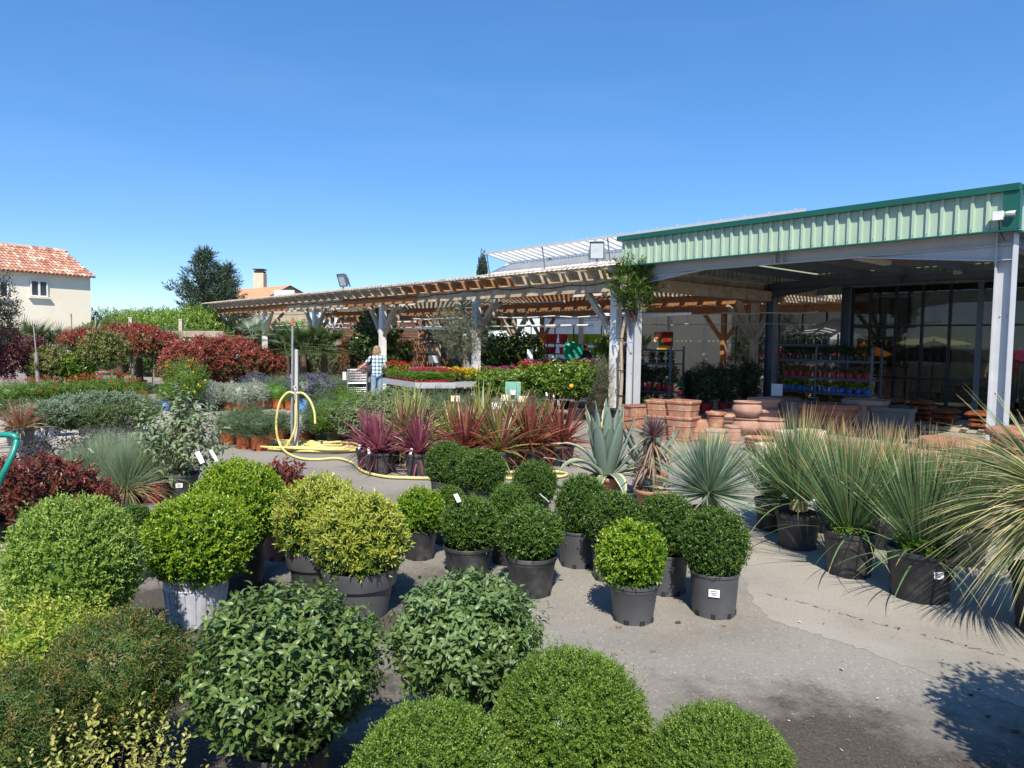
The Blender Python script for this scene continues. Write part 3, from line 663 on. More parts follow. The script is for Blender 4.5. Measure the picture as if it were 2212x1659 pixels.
# security camera on the corner
sc_ = thing('security_camera', 'white box security camera on corner of the green fascia', 'camera', L(-7.9, fb-.08, 3.78))
g = G(); g.box(L(-7.93, fb-.1, 3.84), (.13, .1, .13), AX); part('junction_box', g, [M_whitepl], sc_)
g = G(); A = L(-8.03, fb-.13, 3.86); d = nrm([.55, -.8, -.05]); g.tube([A, A+d*.05, A+d*.13], [.026, .034, .034], 10); b_ = part('camera_body', g, [M_whitepl], sc_, smooth=False)
g = G(); g.tube([A+d*.128, A+d*.135], .028, 10); part('lens', g, [M_rubber], b_, sc_)
g = G(); g.tube([L(-7.93, fb-.08, 3.78), L(-7.93, fb-.03, 3.63), L(-7.95, fb+.2, 3.5)], .008, 5); part('cable', g, [M_rubber], sc_)
# glass wall at the back of the shed
gw = thing('glass_wall', 'dark framed glass wall at the back of the steel shed', 'glass wall', L(-5, 7.6, 0))
M_dkframe = mat('dark_glazing_bar', [(.012, .013, .015), (.022, .024, .027)], .5, 5)
ma = [-2.25, -2.74, -3.41, -4.08, -4.74, -5.41, -6.1, -6.9, -7.8]
for i, a in enumerate(ma):
    w = .06 if a != -5.41 else .12
    g = G(); g.box(L(a, 7.6, 1.75), (w, .09, 3.5), AX); part('mullion', g, [M_dkframe if w < .1 else M_steeldk], gw)
for z, hh in ((2.42, .05), (.1, .2), (1.0, .05)):
    g = G(); g.box(L(-5.02, 7.6, z), (5.5, .05, hh), AX); part('transom', g, [M_dkframe], gw)
for i in range(len(ma)-1):
    g = G(); g.box(L((ma[i]+ma[i+1])/2, 7.6, 1.75), (abs(ma[i]-ma[i+1])-.03, .012, 3.5), AX); part('pane', g, [M_glasstint], gw)
# ================================================================ greenhouse behind
gh = thing('greenhouse', 'large greenhouse shop with white corrugated roof and raised ridge vent', 'greenhouse', L(10, 17, 0))
def corr(g, a0, a1, A, B, per=.3, amp=.035, mi=0):
    """corrugated slope: (b,z) A -> B, ridges run down the slope"""
    n = int((a1-a0)/(per/4)); s = np.array([B[0]-A[0], B[1]-A[1]]); nn = np.array([-s[1], s[0]])/np.linalg.norm(s)
    if nn[1] < 0: nn = -nn
    V = []
    for i in range(n+1):
        a = a0+(a1-a0)*i/n; d = amp*sin(i*pi/2)
        V += [L(a, A[0]+nn[0]*d, A[1]+nn[1]*d), L(a, B[0]+nn[0]*d, B[1]+nn[1]*d)]
    return g.add(V, [[2*i, 2*i+2, 2*i+3, 2*i+1] for i in range(n)], mi)
g = G(); corr(g, -9, 23.6, (11.3, 4.45), (16.4, 6.75)); corr(g, -9, 23.6, (19.5, 4.7), (16.4, 6.8)); corr(g, -9, 23.6, (25.7, 4.7), (22.6, 6.8)); corr(g, -9, 23.6, (19.5, 4.68), (22.6, 6.8)); part('roof', g, [M_roofw], gh, smooth=True)
va, vb = (14.35, 7.22), (16.3, 6.86)
g = G(); n = 34
for i in range(n):
    a0 = 2.9+i*(20.4/n); a1 = a0+20.4/n
    g.quad(L(a0, *va), L(a1, *va), L(a1, *vb), L(a0, *vb))
vp = part('vent_panel', g, [M_poly], gh)
g = G()
for i in range(n+1): a0 = 2.9+i*(20.4/n); g.beam(L(a0, va[0], va[1]-.03), L(a0, vb[0], vb[1]-.03), .05, .05)
g.beam(L(2.8, va[0]-.03, va[1]), L(23.4, va[0]-.03, va[1]), .06, .12); g.beam(L(2.8, *vb), L(23.4, *vb), .05, .08)
for i in range(18): a0 = 3.2+i*1.15; g.box(L(a0, va[0]-.03, va[1]+.09), (.05, .05, .08), AX)
part('vent_bars', g, [M_alu], vp, gh)
g = G()
for a0 in (23.2, 18.2, 13.3, 8.8, 5): g = G(); g.beam(L(a0, va[0]+.02, va[1]-.05), L(a0, va[0]+.3, 5.8), .05, .05); part('vent_strut', g, [M_steeldk], gh)
for a0 in (19.5, 12.5, 7):
    g = G()
    for q in (-1.2, -.6, .6, 1.2): g.beam(L(a0, 16.2, 6.8), L(a0+q, 16.6, 6.1), .04, .04)
    part('fan_brace', g, [M_steeldk], gh)
g = G(); g.addp([L(23.6, 13.3, 4.55), L(23.6, 19.5, 4.55), L(23.6, 16.4, 6.7)], [[0, 1, 2]]); g.quad(L(23.6, 19.5, 0), L(23.6, 25.7, 0), L(23.6, 25.7, 4.6), L(23.6, 19.5, 4.6)); part('gable', g, [M_poly], gh)
g = G(); g.beam(L(23.62, 13.2, 4.6), L(23.62, 16.4, 6.78), .12, .12); g.beam(L(23.62, 19.6, 4.6), L(23.62, 16.4, 6.78), .12, .12); g.box(L(7.3, 13.25, 4.5), (32.6, .2, .2), AX); part('gutter', g, [M_alu], gh)
# back wall and cream panel walls inside
g = G(); g.box(L(7, 25.7, 2.3), (33, .1, 4.6), AX); g.box(L(12, 21.0, 1.9), (11, .1, 3.8), AX); g.box(L(2.5, 19.0, 1.55), (6.5, .1, 3.1), AX); part('wall', g, [M_wallcream], gh)
# lattice trusses
for j, (b, a0, a1) in enumerate([(16.2, -9, 23), (19.5, -9, 23), (22.6, -9, 23)]):
    g = G(); g.beam(L(a0, b, 3.35), L(a1, b, 3.35), .07, .07); g.beam(L(a0, b, 4.0), L(a1, b, 4.0), .07, .07)
    k = int((a1-a0)/.8)
    for i in range(k):
        a = a0+i*.8; g.beam(L(a, b, 3.36), L(a+.4, b, 3.98), .05, .05); g.beam(L(a+.4, b, 3.98), L(a+.8, b, 3.36), .05, .05)
    part('truss', g, [M_alu], gh)
for a in np.arange(-7, 24, 3.0):
    g = G()
    g.beam(L(a, 13.3, 4.5), L(a, 19.5, 4.5), .05, .05)
    for q in range(8): b0 = 13.4+q*.77; g.beam(L(a, b0, 4.5), L(a, b0+.4, 4.5+min(b0+.4-13.3, 19.5-b0-.4)*.66), .03, .03)
    part('rafter_frame', g, [M_alu], gh)
for a, b, m in ((19.7, 13.5, M_greenframe), (8.6, 13.5, M_steel), (14.2, 13.5, M_alu), (4.0, 13.5, M_alu), (-1, 13.5, M_alu), (-6, 13.5, M_alu), (23.5, 13.5, M_alu), (10.8, 19.5, M_alu), (2, 19.5, M_alu), (-4, 19.5, M_alu)):
    g = G(); g.box(L(a, b, 2.25), (.24 if m is M_greenframe else .16, .2, 4.5), AX); part('column', g, [m], gh)
# green framed entrance with glazing
g = G()
for a in (22.6, 25.0): g.box(L(a, 13.4, 1.15), (.3, .14, 2.3), AX)
g.box(L(23.8, 13.4, 2.36), (2.9, .15, .16), AX); part('door_frame', g, [M_greenframe], gh)
g = G()
for a in np.arange(20.4, 24.9, 1.4): g.box(L(a, 13.42, 3.4), (.06, .06, 2.0), AX)
for z in (2.5, 3.2, 3.9): g.box(L(22.3, 13.42, z), (5.0, .05, .05), AX)
part('glazing_bars', g, [M_alu], gh)
g = G(); g.box(L(22.3, 13.5, 3.4), (5.0, .01, 1.9), AX); part('pane', g, [M_glass], gh)
# glazed bay under the trusses (right half)
for a in np.arange(-1.6, 5.4, .95):
    g = G(); g.box(L(a, 13.3, 1.9), (.05, .06, 3.7), AX); part('mullion', g, [M_dkframe], gh)
g = G()
for z in (1.1, 2.2, 3.6): g.box(L(1.8, 13.3, z), (7, .05, .05), AX)
g.box(L(1.8, 13.3, .5), (7, .04, 1.0), AX); part('transom', g, [M_alu], gh)
g = G(); g.box(L(1.8, 13.32, 2.4), (7, .01, 2.6), AX); part('pane', g, [M_glass], gh)
# ================================================================ brown wooden shed and glazed partition at the far left
ws = thing('wooden_shed', 'brown board shed behind the far end of the pergola', 'shed', L(36, 14, 0))
g = G()
for i in range(20): g.box(L(36.2, 14.2+rg.uniform(-.012, .012), .1+i*.19), (12.6, .06, .186), AX)
part('wall', g, [M_wooddark], ws)
for a in (30.2, 33, 36, 39, 42):
    g = G(); g.box(L(a, 14.05, 1.9), (.18, .16, 3.8), AX); part('post', g, [M_wood], ws)
g = G(); g.box(L(36.2, 14.0, 3.9), (13, .3, .2), AX); part('beam', g, [M_wood], ws)
g = G(); g.box(L(35, 13.5, 2.3), (.9, .1, .7), AX); part('turquoise_panel', g, [mat('turquoise_sheet', [(.03, .35, .4), (.05, .42, .46)], .5, 3)], ws)
gp_ = thing('glazed_screen', 'grey glazed partition of narrow upright panes beside the board shed', 'partition', L(27, 13.8, 0))
g = G()
for i, a in enumerate(np.arange(24.9, 29.9, .5)): g.box(L(a, 13.8, 2.6), (.07, .08, 3.2), AX)
for z in (1.0, 2.2, 4.2): g.box(L(27.4, 13.8, z), (5.0, .07, .08), AX)
part('bars', g, [M_alu], gp_)
g = G(); g.box(L(27.4, 13.85, 2.6), (5, .012, 3.2), AX); part('panes', g, [mat('grey_pane', [(.16, .17, .17), (.26, .27, .27)], .2, 3)], gp_)
g = G(); g.box(L(27.4, 13.84, .5), (5, .08, 1), AX); part('base_panel', g, [M_wooddark], gp_)
# trellis frames leaning in front of the partition
def trellis(vx, vy, b, w, h, lab, m, nx, nz):
    A = hitb(vx, vy, b); A[2] = 0; t = thing('trellis', lab, 'trellis', A); g = G()
    for i in range(nx+1): g.box(A+U*(i/nx-.5)*w+Z3*h/2, (.07 if i in (0, nx) else .03, .05, h), AX)
    for i in range(nz+1): g.box(A+Z3*(h*i/nz*.98+.02)+W*.012, (w, .045, .07 if i in (0, nz) else .03), AX)
    part('frame', g, [m], t)
trellis(760, 800, 11, 3.2, 2.1, 'wide wooden trellis frame behind the camellia', M_wood, 6, 2)
trellis(870, 800, 10.5, 1.5, 2.0, 'wooden trellis panel beside the bright green sheeting', M_wood, 5, 2)
trellis(915, 800, 11.5, 1.9, 1.9, 'wooden trellis panel with many rails near the glazed partition', M_wood, 7, 4)
A = hitb(840, 800, 11.6); A[2] = 0
gsn = thing('green_sheeting', 'bright green plastic sheeting hung on a timber frame', 'sheeting', A)
g = G(); k = 16; VV = []
for i in range(k+1):
    for j in range(7): VV.append(A+U*((j/6-.5)*(.55 if i > 2 else 1.6))+W*(.06*sin(i*1.3+j*2))+Z3*(2.15*(1-i/k)))
g.add(VV, [[i*7+j, i*7+j+1, (i+1)*7+j+1, (i+1)*7+j] for i in range(k) for j in range(6)]); part('sheet', g, [translucent('green_plastic_film', (.1, .62, .06), .35)], gsn, smooth=True)
# ================================================================ far vegetation
def far_tree(name, lab, cat, loc, key, seed, R, zc, ns, sl, nl, ll, lw, mats, trunk, group=None, rz=0, **kw):
    t = thing(name, lab, cat, loc, rz, group=group); me = bush(key, seed, R, zc, ns, sl, nl, ll, lw, mats, **kw); obj('crown', me, t)
    g = G(); r = trunk; pts = [(0, 0, -.05), (.05, .02, zc*.4), (-.03, .04, zc*.8), (0, 0, zc+R[2]*.3)]; g.tube(pts, [r, r*.85, r*.6, r*.2], 7)
    obj('trunk', g.mesh('trunk', [M_twig], smooth=True), t); return t
LM_hedge = [leafmat('hedge_leaf', [(.07, .14, .015), (.12, .21, .025), (.17, .27, .04)]), leafmat('hedge_tip', [(.19, .3, .04), (.25, .35, .06)]), M_twig]
LM_darkhedge = [leafmat('dark_hedge_leaf', [(.045, .085, .015), (.075, .13, .025), (.1, .16, .035)]), leafmat('dark_hedge_tip', [(.11, .17, .035), (.14, .2, .045)]), M_twig]
LM_cedar = [leafmat('conifer_needle', [(.02, .042, .026), (.035, .065, .036), (.05, .085, .045)], .6, .1), leafmat('conifer_tip', [(.05, .085, .045), (.07, .11, .055)], .6, .1), M_twig]
hedges = [(207, 690, 46, 1.7, 'd', 'small dark shrub right against the cream house corner'), (248, 655, 50, 2.6, 'g', 'tall rounded green tree right of the cream house'), (226, 668, 40, 1.6, 'd', 'dull green shrub in front of the tall rounded tree'), (300, 648, 46, 2.9, 'g', 'bushy green hedge tree behind the second white post'),
          (343, 652, 44, 2.6, 'g', 'yellow green hedge tree between the two white posts'), (385, 648, 42, 2.4, 'g', 'bright green hedge tree below the dark conifer, left part'), (432, 645, 38, 2.2, 'g', 'bright green hedge tree at the end of the pergola roof'), (418, 642, 47, 2.8, 'd', 'olive green tree under the dark conifer'),
          (470, 668, 38, 2.2, 'd', 'loose green shrub under the left end of the pergola'), (512, 680, 40, 2.4, 'd', 'green shrub behind the blue fan palm'), (600, 682, 43, 2.6, 'd', 'dark shrub behind second pergola post from the far end'), (640, 676, 47, 2.4, 'g', 'green shrub in front of the distant beige house wall'), (365, 685, 33, 1.8, 'd', 'dull green shrub behind the timber rail'), (270, 690, 34, 1.8, 'd', 'dull green shrub behind the first white post')]
for i, (vx, vt, Y, r, c, lab) in enumerate(hedges):
    p = at(vx, vt, Y); zt = p[2]; p[2] = 0; ky = c+str(i % 3)
    far_tree('hedge_tree', lab, 'tree', p, 'far_'+ky, 100+i % 3, (2.4, 2.4, 1.75), 1.75, 1900, .45, 8, .17, .085, LM_hedge if c == 'g' else LM_darkhedge, .12, 'trees and shrubs beyond the yard', rz=i*1.3,
             shell=.55, upb=.8, rnd=.5, lod=0, lump=.35, lf=4, tip=(.6, .5, .5), core=.5).scale = (r/2.4, r/2.4, zt/4.0)
def conifer(loc, H, R, seed, lab):
    rng = np.random.default_rng(seed); t = thing('conifer', lab, 'tree', loc, group='dark conifers behind the pergola'); g = G(); gt = G()
    gt.tube([(0, 0, -.1), (.1, 0, H*.35), (-.05, .05, H*.7), (0, 0, H*.97)], [.34, .26, .14, .03], 8)
    Ps = []; Ds = []; A = []; B = []
    for k in range(80):
        z = H*(.14+.84*(k/80)**.9); f = (1-(z/H))**1.05; l = R*f*rng.uniform(.45, 1.25)+.15; az = k*2.4+rng.normal(0, .3)
        d = np.array([cos(az), sin(az), .3+.5*(z/H)]); d = nrm(d); n = max(5, int(l*6))
        A.append([0, 0, z-.2]); B.append(np.array([0, 0, z])+d*l)
        for q in range(n):
            s = (q+.6)/n*l; o = np.array([0, 0, z])+d*s-Z3*.03*s*s; sp = .2*l*(1-s/l)+.08
            for m in range(2): Ps.append(o+rng.normal(0, 1, 3)*[sp, sp, .08]); Ds.append(nrm(d+rng.normal(0, .45, 3)+[0, 0, .15]))
    Ps = np.array(Ps); Ds = np.array(Ds); lp, ld, ln, l1, l2, tt = shoots(rng, Ps, Ds, .6, 7, .34, .08, 50, 16); leaves(g, lp, ld, ln, l1, l2, 0, mi=(tt > .75).astype(int)*(rng.uniform(0, 1, len(tt)) < .4))
    gt.twigs(A, B, .05, .012)
    obj('crown', g.mesh('conifer_crown', LM_cedar), t); obj('trunk', gt.mesh('trunk', [M_twig]), t)
p = at(441, 660, 52); p[2] = 0; conifer(p, 8.0, 4.6, 5, 'taller of the two dark conifers, pointed top')
p = at(488, 660, 55); p[2] = 0; conifer(p, 7.15, 3.9, 9, 'lower dark conifer joined to the right of the taller one')
p = at(1042, 600, 62); p[2] = 0
cy = thing('cypress', 'narrow cypress tip standing behind the greenhouse vent', 'tree', p)
obj('crown', bush('cypress', 44, (.62, .62, 4.7), 5.0, 1800, .5, 5, .22, .09, LM_cedar, t0=30, t1=12, shell=.6, upb=2.2, rnd=.2, lod=0, lump=.15, core=.6), cy); g = G(); g.tube([(0, 0, -.1), (0, 0, 5)], .2, 7); obj('trunk', g.mesh('trunk', [M_twig]), cy)
# fence of white posts and a grey rail, low wall in front of the house
for i, (vx, y0, y1, Y, lab) in enumerate([(207, 684, 712, 30, 'thin grey post with orange insulator near the house corner'), (283, 688, 730, 27, 'white wooden post standing above red leaved trees'), (391, 692, 730, 27, 'white wooden post near the timber rail, right of the other'), (153, 680, 716, 32, 'pale post in front of the cream house wall')]):
    a = at(vx, y0, Y); b_ = a.copy(); b_[2] = 0; g = G(); r = .06 if i in (0, 3) else .13
    g.box((a+b_)/2, (r, r, a[2])); g.box(a+Z3*.02, (r*1.15, r*1.15, .05)); solo('fence_post', g, [M_woodgrey if i else M_galv], lab, 'post', loc=b_, group='posts at the back of the yard')
a = at(350, 712, 27); b_ = at(480, 718, 24); a[2] = 1.95; b_[2] = 1.95; rl_ = thing('timber_rail', 'weathered timber rail fence behind the photinia hedge', 'fence', (a+b_)/2*[1, 1, 0])
g = G(); g.beam(a, b_, .08, .22); g.beam(a-Z3*.6, b_-Z3*.6, .08, .2); part('rail', g, [M_woodgrey], rl_)
for t in (.05, .5, .95): g = G(); q = a+(b_-a)*t; g.box([q[0], q[1]+.12, 1.0], (.14, .14, 2.0)); part('post', g, [M_woodgrey], rl_)
lw = thing('garden_wall', 'low grey wall running in front of the cream house', 'wall', at(90, 700, 34)*[1, 1, 0]); g = G(); a = at(-60, 712, 33); b_ = at(205, 712, 37); a[2] = b_[2] = 1.0; g.beam(a, b_, .25, 2.15); part('wall', g, [M_concpost], lw); g = G(); g.beam(a+Z3*1.1, b_+Z3*1.1, .36, .08); part('coping', g, [M_concpost], lw)
# ================================================================ pots
_PC = {}
def pot_mesh(style, r, h, m):
    k = (style, round(r, 3), round(h, 3), m.name)
    if k in _PC: return _PC[k]
    g = G(); n = 28
    if style == 'nursery':
        rb = r*.8; P = [(0, .012), (rb*.94, .012), (rb*.96, 0), (rb, 0), (rb*1.01, .02), (r*.955, h*.80), (r*.965, h*.81), (r*.975, h*.81), (r*.99, h*.88), (r*1.0, h*.885), (r*1.035, h*.9), (r*1.04, h*.985), (r*1.03, h), (r*.985, h), (r*.965, h*.97), (r*.95, h*.8)]
        g.lathe(P, n)
        for q in range(8):
            a = q*pi/4+.3; d = np.array([cos(a), sin(a), 0]); g.box(d*rb*1.0+Z3*.016, (.012, .035, .03), np.array([d, np.cross(Z3, d), Z3]), 1)
    elif style == 'straight':
        rb = r*.88; P = [(0, .012), (rb*.95, .012), (rb*.97, 0), (rb, 0), (r*.985, h*.93), (r*1.02, h*.935), (r*1.03, h*.99), (r*1.02, h), (r*.975, h), (r*.96, h*.85)]; g.lathe(P, n)
        for q in range(8):
            a = q*pi/4+.5; d = np.array([cos(a), sin(a), 0]); g.box(d*rb*1.0+Z3*.02, (.012, .03, .032), np.array([d, np.cross(Z3, d), Z3]), 1)
    elif style == 'ledge':
        P = [(0, .012), (r*.66, .012), (r*.68, 0), (r*.7, 0), (r*.82, h*.6), (r*.83, h*.61), (r*.9, h*.63), (r*.905, h*.65), (r*1.0, h*.985), (r*.995, h), (r*.97, h), (r*.93, h*.8)]; g.lathe(P, 32)
    elif style == 'ribbed':
        rb = r*.82; P = [(0, .012), (rb*.95, .012), (rb*.97, 0), (rb, 0), (r*.94, h*.72), (r*.96, h*.73), (r*.965, h*.75), (r*.95, h*.77), (r*.97, h*.88), (r*1.02, h*.9), (r*1.04, h*.985), (r*1.03, h), (r*.98, h), (r*.95, h*.8)]; g.lathe(P, 40)
        for q in range(20):
            a = q*pi/10; d = np.array([cos(a), sin(a), 0]); g.beam(d*(rb*1.005)+Z3*.03, d*(r*.945)+Z3*h*.7, .03, .01, up=d)
        for q in range(6):
            a = q*pi/3+.2; d = np.array([cos(a), sin(a), 0]); g.box(d*rb*1.0+Z3*.02, (.014, .05, .035), np.array([d, np.cross(Z3, d), Z3]), 1)
    elif style == 'square':
        P = [(0, .01), (r*.78, .01), (r*.8, 0), (r*.98, h*.9), (r*1.04, h*.905), (r*1.04, h), (r*.97, h), (r*.94, h*.8)]; g.lathe(P, 28, sq=9)
    elif style == 'clay':
        rb = r*.68; P = [(0, .012), (rb*.95, .012), (rb, 0), (r*.9, h*.78), (r*.92, h*.8), (r*1.04, h*.83), (r*1.05, h*.97), (r*1.02, h), (r*.93, h), (r*.88, h*.8)]; g.lathe(P, n)
    elif style == 'bowl':
        P = [(0, .01), (r*.5, 0), (r*.55, .01), (r*.9, h*.6), (r*1.0, h*.93), (r*1.02, h), (r*.95, h), (r*.85, h*.7), (r*.4, h*.3), (0, h*.25)]; g.lathe(P, n)
    me = g.mesh('pot_'+style, [m, M_rubber], smooth=False)
    # smooth round sides
    sm = np.array([len(p.vertices) == 4 for p in me.polygons]); me.polygons.foreach_set('use_smooth', sm if style in ('clay', 'bowl') else np.zeros(len(sm), bool))
    if style not in ('clay', 'bowl', 'square'):
        me.polygons.foreach_set('use_smooth', sm); me.set_sharp_from_angle(angle=radians(28))
    _PC[k] = me; return me
def soil_mesh(r, seed=0, amp=.018):
    k = ('soil', round(r, 3))
    if k in _PC: return _PC[k]
    rng = np.random.default_rng(seed); g = G(); nr, na = 7, 26; V = [[0, 0, .012]]
    for i in range(1, nr+1):
        for j in range(na):
            a = j*2*pi/na; rr = r*i/nr; V.append([cos(a)*rr, sin(a)*rr, rng.normal(0, amp*.5)*(i < nr)+.012*(1-i/nr)])
    g.add(V, [[0, 1+j, 1+(j+1) % na] for j in range(na)])
    g.addp(np.zeros((0, 3)), []); V = np.array(V); F = []
    for i in range(nr-1):
        for j in range(na): F.append([1+i*na+j, 1+(i+1)*na+j, 1+(i+1)*na+(j+1) % na, 1+i*na+(j+1) % na])
    g2 = G(); g2.add(V, F); g2.add(V, [[0, 1+j, 1+(j+1) % na] for j in range(na)])
    m = 70; an = rng.uniform(0, 6.28, m); rr = r*np.sqrt(rng.uniform(0, .9, m)); D = nrm(np.stack([np.cos(an*3), np.sin(an*3), rng.uniform(-.1, .5, m)], 1)); Nn = nrm(rng.normal(0, .3, (m, 3))+Z3); Nn = nrm(Nn-D*np.sum(D*Nn, 1, keepdims=True))
    leaves(g2, np.stack([np.cos(an)*rr, np.sin(an)*rr, np.full(m, .012)], 1), D, Nn, rng.uniform(.012, .03, m), rng.uniform(.006, .012, m), 0, mi=1)
    me = g2.mesh('soil', [M_soil, mat('bark_mulch', [(.12, .07, .035), (.3, .2, .12)], .9, 20)] if 'mulch' not in _PC else [M_soil, _PC['mulch']]); _PC['mulch'] = me.materials[1]; _PC[k] = me; return me
def label_mesh(w=.07, h=.05):
    if ('lab', w) in _PC: return _PC['lab', w]
    g = G(); g.box((0, 0, 0), (.003, w, h)); 
    for i, z in enumerate((.25, 0, -.2)): g.box((.0024, -.05*w*(i % 2), z*h), (.002, w*(.7-.15*i), h*.1), None, 1)
    me = g.mesh('price_label', [M_label, M_ink]); _PC['lab', w] = me; return me
def tagm(kind='card'):
    if ('tag', kind) in _PC: return _PC['tag', kind]
    g = G(); rng = np.random.default_rng(1); k = 5; V = []
    for i in range(k+1):
        t = i/k; V += [[-.016, .02*sin(t*2)*t, .09*t], [.016, .02*sin(t*2)*t, .09*t]]
    g.add(V, [[2*i, 2*i+1, 2*i+3, 2*i+2] for i in range(k)]); me = g.mesh('plant_tag', [M_label]); _PC['tag', kind] = me; return me
def plant(name, label, cat, loc, pot=None, fol=None, fs=1, rz=0, group=None, fz=0, lab=None, soil=True, flowers=None, tagp=None, fname='foliage', extra=None, ptilt=0):
    """pot=(style, r, h, material); fol mesh origin = soil level"""
    t = thing(name, label, cat, loc, 0, group=group); z = 0
    if pot:
        st, r, h, m = pot; po = obj('pot', pot_mesh(st, r, h, m), t); z = h*(.93 if st != 'bowl' else .8)
        if soil: obj('soil', soil_mesh(r*.955 if st != 'square' else r*1.1), t if True else po, loc=(0, 0, z-.02))
        if lab is not None:
            a = lab; rr = r*(.94 if st != 'straight' else .975); d = (cos(a)*rr, sin(a)*rr, h*.62); obj('price_label', label_mesh(), po, loc=d, rot=(0, -.12, a))
    if isinstance(fol, tuple): fol, flowers = fol
    f = None
    if fol is not None:
        f = obj(fname, fol, t, loc=(0, 0, z-.03+fz), rz=rz, sc=fs)
        if 'ball' in name or 'shrub' in name: f.rotation_euler = (random.uniform(-.11, .11), random.uniform(-.11, .11), rz)
    if flowers is not None: obj('flowers', flowers, f)
    if tagp:
        for i, (x, y, zz, a) in enumerate(tagp): obj('plant_tag', tagm(), t, loc=(x, y, zz), rot=(radians(random.uniform(-50, -10)), radians(random.uniform(-25, 25)), a))
    return t
# ================================================================ leaf materials
def LM(n, a, b=None, rough=.42, tr=.25, spec=.5, wood=None):
    r = [leafmat(n+'_leaf', a, rough, tr, spec)]; r.append(leafmat(n+'_tip', b or a, rough, tr, spec)); r.append(wood or M_twig); return r
B_dark = LM('dark_box', [(.02, .05, .008), (.045, .105, .014), (.075, .15, .02)], [(.09, .17, .02), (.13, .22, .03)])
B_bright = LM('bright_box', [(.05, .13, .008), (.1, .22, .012), (.15, .27, .018)], [(.2, .32, .02), (.3, .38, .03)], .4, .3)
B_pale = LM('pale_box', [(.11, .2, .03), (.18, .29, .045), (.23, .34, .06)], [(.26, .37, .07), (.3, .4, .09)], .5, .25)
B_tiny = LM('tiny_leaf', [(.05, .11, .01), (.085, .165, .016), (.12, .2, .024)], [(.15, .24, .03), (.19, .28, .04)], .45, .25)
L_vib = LM('glossy_shrub', [(.042, .085, .022), (.07, .13, .033), (.098, .17, .045)], [(.11, .17, .04), (.14, .2, .05)], .45, .18, .5, M_twigpale)
L_vib2 = LM('glossy_shrub_light', [(.06, .115, .026), (.095, .165, .04), (.125, .2, .052)], [(.11, .18, .06), (.14, .21, .075)], .45, .18, .5, M_twigpale)
L_yew = LM('yew', [(.035, .07, .012), (.065, .11, .018), (.095, .145, .024)], [(.2, .11, .025), (.23, .15, .035), (.11, .14, .026)], .5, .15)
L_gold = LM('golden_shrub', [(.035, .075, .018), (.1, .18, .025), (.16, .25, .03)], [(.36, .39, .05), (.42, .43, .09), (.26, .34, .045)], .4, .25)
L_privet = LM('golden_privet', [(.25, .27, .06), (.34, .34, .08), (.42, .37, .1)], [(.42, .36, .08), (.5, .4, .1)], .45, .3)
L_lime = LM('lime_shrub', [(.12, .22, .02), (.21, .31, .03), (.3, .37, .04)], [(.34, .4, .05), (.42, .42, .08)], .45, .3, .5, M_twigpale)
L_red = LM('red_shrub', [(.07, .085, .05), (.12, .065, .045), (.16, .055, .04)], [(.19, .045, .04), (.25, .075, .055), (.14, .03, .03)], .38, .22)
L_photi = LM('photinia', [(.07, .1, .03), (.13, .1, .04), (.18, .1, .045)], [(.3, .055, .045), (.42, .13, .095), (.22, .045, .04)], .4, .22)
L_photi2 = LM('photinia_green', [(.05, .09, .02), (.08, .12, .03), (.12, .13, .04)], [(.26, .04, .035), (.36, .09, .06), (.2, .035, .03)], .4, .22)
L_maple = LM('dark_maple', [(.06, .012, .02), (.1, .018, .03), (.14, .03, .03)], [(.14, .02, .035), (.17, .04, .04)], .5, .25)
L_phlo = LM('sage_grey', [(.12, .17, .08), (.18, .24, .13), (.26, .31, .2)], [(.2, .27, .11), (.24, .31, .14)], .7, .2, .2, M_twigpale)
L_rose = LM('rosemary', [(.04, .075, .03), (.075, .12, .05), (.11, .16, .08)], [(.1, .16, .06), (.13, .19, .08)], .6, .15)
L_lav = LM('lavender', [(.07, .11, .055), (.11, .16, .08), (.15, .2, .11)], None, .6, .15)
L_sant = LM('santolina', [(.2, .24, .19), (.28, .33, .26), (.36, .41, .34)], None, .7, .15, .2)
L_mound = LM('green_mound', [(.05, .13, .012), (.08, .19, .018), (.11, .23, .03)], None, .55, .2)
L_silver = LM('silver_bush', [(.06, .105, .04), (.1, .16, .075), (.15, .21, .12)], [(.17, .24, .16), (.24, .3, .21)], .6, .2)
L_salvia = LM('red_sage', [(.06, .13, .012), (.1, .19, .018), (.14, .24, .03)], None, .5, .25)
L_citrus = LM('citrus', [(.035, .085, .01), (.075, .15, .015), (.12, .2, .025)], [(.18, .27, .03), (.24, .32, .06)], .33, .25)
L_camel = LM('camellia', [(.02, .05, .012), (.035, .08, .018), (.06, .11, .028)], [(.1, .15, .03), (.13, .17, .04)], .28, .15, .6)
L_olive = LM('olive', [(.07, .09, .045), (.12, .145, .08), (.19, .21, .14)], [(.24, .26, .19), (.18, .2, .13)], .55, .15)
L_oleand = LM('oleander', [(.04, .09, .012), (.07, .14, .02), (.1, .18, .03)], [(.13, .21, .03), (.16, .24, .05)], .4, .25)
L_darkleaf = LM('dark_foliage', [(.015, .035, .012), (.03, .06, .018), (.045, .085, .025)], [(.05, .09, .03), (.07, .11, .035)], .45, .15)
L_varieg = LM('grey_hedge', [(.05, .08, .025), (.1, .13, .055), (.16, .18, .1)], [(.25, .25, .16), (.2, .21, .12)], .5, .2)
L_bed = LM('bedding', [(.06, .13, .012), (.1, .19, .02), (.14, .23, .03)], None, .5, .25)
L_lorop = LM('dark_purple', [(.025, .015, .02), (.04, .025, .03), (.06, .06, .03)], None, .5, .15)
